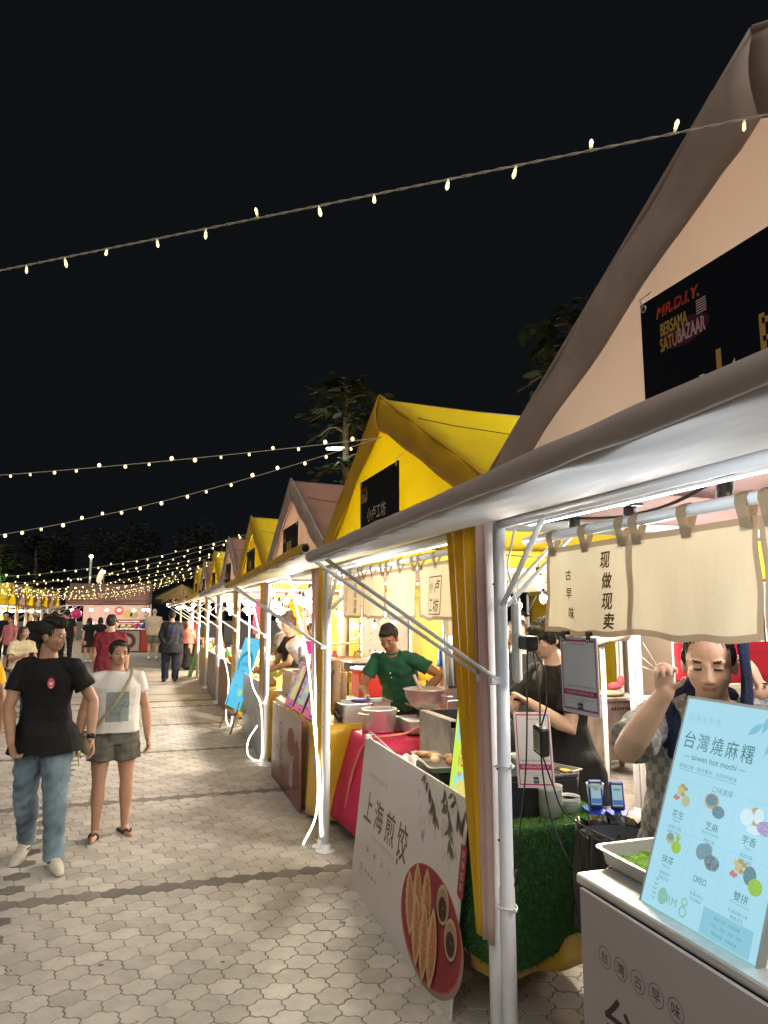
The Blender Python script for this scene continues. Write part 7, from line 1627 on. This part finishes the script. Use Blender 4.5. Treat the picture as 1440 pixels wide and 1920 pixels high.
person('man in maroon tee and dark cap seen from behind, beyond the walking couple', (-.51, 11.77, G0), 8, 1.60, build=1.15, armR=((.25, -.02, -1), (.05, .1, -1)), skin='skin_tan', top=('maroon_tee', .6, -.06, 1.18), bottom=('shorts', cloth('blue_jeans', (.06, .10, .17)), 1.1, .95), shoes=('shoe', 'black'), hair='short', vox=.009, lod=1, seed=24)
for i, (x, y, h_, lb, yw, sk) in enumerate(((-1.78, 25.6, 1.49, 'girl in a short black dress walking with a white bag', 20, 'skin_light'), (-1.50, 26.5, 1.50, 'second girl in black, half hidden by the girl with the white bag', -10, 'skin_light'))):
    q, qi = person(lb, (x, y, G0), yw, h_, 'girls in black at the lane end', armR=((.2, .05, -1), (.1, .3, -1)), legR=((.04, .12, -1), (0, -.1, -1), 5), legL=((-.03, -.1, -1), (0, -.2, -1), -5), skin=sk, top=(blackt, .5, -.06, 1.12), bottom=('skirt', 'black_apron', .8, .34), shoes=('shoe', 'whitep'), hair='long', vox=.014, lod=2, seed=25 + i)
    if i == 0: acc('handbag', q, qi, lambda mb: mb.box((.26, .05, .62), (.06, .16, .28), 'whitep', bev=.02))
person('woman in a coral headscarf and black skirt at the end stall', (1.18, 21.6, G0), -60, 1.42, build=1.1, armR=((.1, .4, -.9), (-.1, .9, -.1)), armL=((-.1, .4, -.9), (.1, .9, -.1)), skin='skin_tan', top=(cloth('coral_blouse', (.62, .16, .12)), 1.8, -.05, 1.25), bottom=('skirt', 'black_apron', .9, .05), shoes=('shoe', 'black'), hair='hijab', hairm=cloth('taupe_scarf', (.24, .20, .17)), vox=.011, lod=2, seed=28)
gw, gwi = person('long haired woman in glasses and a cream tee holding a phone', (-1.87, 12.75, G0), 214, 1.42, head=(14, -4, 0), build=1.08, armR=((.2, .2, -1), (-.35, .9, .15)), armL=((-.2, .2, -1), (.45, .9, .05)), legR=((.03, .05, -1), (0, -.08, -1), 5), skin='skin_tan', top=(cloth('cream_yellow_tee', (.62, .53, .34)), .7, -.05, 1.2), bottom=('trousers', 'blue_jeans', 1.05), shoes=('shoe', 'black'), hair='long', hairm='hair_brown', vox=.008, lod=1, seed=29)
def f(mb):
    hp = gwi['hp']
    for s in (1, -1): mb.tube([hp(s * .031 + .021 * math.cos(t), .092, .003 + .017 * math.sin(t)) for t in np.linspace(0, 6.28, 14)], .003, 'steel', 5)
    mb.tube([hp(-.012, .093, .006), hp(.012, .093, .006)], .0025, 'steel', 5)
acc('glasses', gw, gwi, f)
acc('phone', gw, gwi, lambda mb: mb.box((.0, .30, gwi['pel'][2] + .20), (.075, .012, .14), 'black', rot=Matrix.Rotation(R(-30), 3, 'X'), bev=.004))
person('person in a bright yellow tee cut by the left edge of the photo', (-1.27, 6.25, gz(6.2)), 178, 1.60, build=1.1, armL=((-.24, .0, -1), (-.05, .22, -1)), skin='skin_brown', top=(cloth('bright_yellow_tee', (.72, .43, .02)), .6, -.06, 1.15), bottom=('trousers', 'black_trousers'), shoes=('shoe', 'black'), hair='short', vox=.008, lod=1, seed=30)
far = [('woman in pink top and dark apron near the far left stalls', -3.62, 22.5, 1.55, 150, 'pink_top', (.48, .16, .17), ('skirt', 'black_apron', .8, .3), 'tied', 'hair_black'),
 ('man in black tee standing by the far left stalls', -4.15, 24.8, 1.68, 190, None, None, ('trousers', 'black_trousers'), 'short', 'hair_black'),
 ('person in a straw hat and long black coat seen from behind', -3.25, 24.4, 1.66, 10, None, None, ('skirt', 'black_apron', 1.0, .1), 'hat', 'straw_hat'),
 ('person in a yellow tee by the far left stalls, seen from behind', -3.0, 24.9, 1.62, -20, 'mustard_tee', (.62, .38, .03), ('trousers', 'black_trousers'), 'tied', 'hair_brown'),
 ('person in yellow and blue at the far mouth of the lane', -3.35, 31.2, 1.60, 170, 'mustard_tee', None, ('trousers', 'blue_jeans'), 'short', 'hair_black'),
 ('person in dark red behind the head of the walking man', -2.6, 23.4, 1.68, 20, 'dark_red_tee', (.09, .03, .03), ('trousers', 'black_trousers'), 'short', 'hair_black'),
 ('tall person in black behind the head of the walking man', -2.35, 24.4, 1.74, 0, None, None, ('trousers', 'black_trousers'), 'short', 'hair_black'),
 ('shadowy shop worker in dark green inside the lane end tent', .1, 33.6, 1.62, 180, 'dark_green_tee', (.02, .06, .04), ('trousers', 'black_trousers'), 'tied', 'hair_black'),
 ('vendor in a red top in the last stall, beside the black clad person', 1.3, 22.6, 1.60, 130, 'red_tee', None, ('trousers', 'black_trousers'), 'hijab', 'pink_scarf'),
 ('vendor in grey behind the melons', 1.95, 10.6, 1.60, 110, 'grey_tee', None, ('trousers', 'black_trousers'), 'short', 'hair_black'),
 ('vendor in a pale tee deep in the greyish tent', 2.0, 13.0, 1.62, 100, 'cream_tee', None, ('trousers', 'black_trousers'), 'cap', 'black_cap'),
 ('dark haired person in grey at the left edge by the far stalls', -3.62, 19.4, 1.6, 160, 'grey_tee', None, ('trousers', 'blue_jeans'), 'long', 'hair_black')]
cloth('straw_hat', (.5, .40, .26)); cloth('pink_scarf', (.55, .10, .16)); cloth('black_cap', (.012, .012, .014))
for i, (lb, x, y, h_, yw, tn, tc_, bt, hr, hm) in enumerate(far):
    if tn and tc_: cloth(tn, tc_)
    person(lb, (x, y, G0), yw, h_, 'people in the distance', build=1.05 + .05 * (i % 3), armR=((.2, .1, -1), (.0, .5 + .3 * (i % 2), -.8)), armL=((-.2, .1, -1), (.0, .4, -.9)), skin=('skin_tan', 'skin_light')[i % 2], top=(tn or blackt, .6 if i != 2 else 1.8, -.06, 1.15), bottom=bt, shoes=('shoe', 'black'), hair=hr, hairm=hm, vox=.014, lod=2, seed=40 + i)
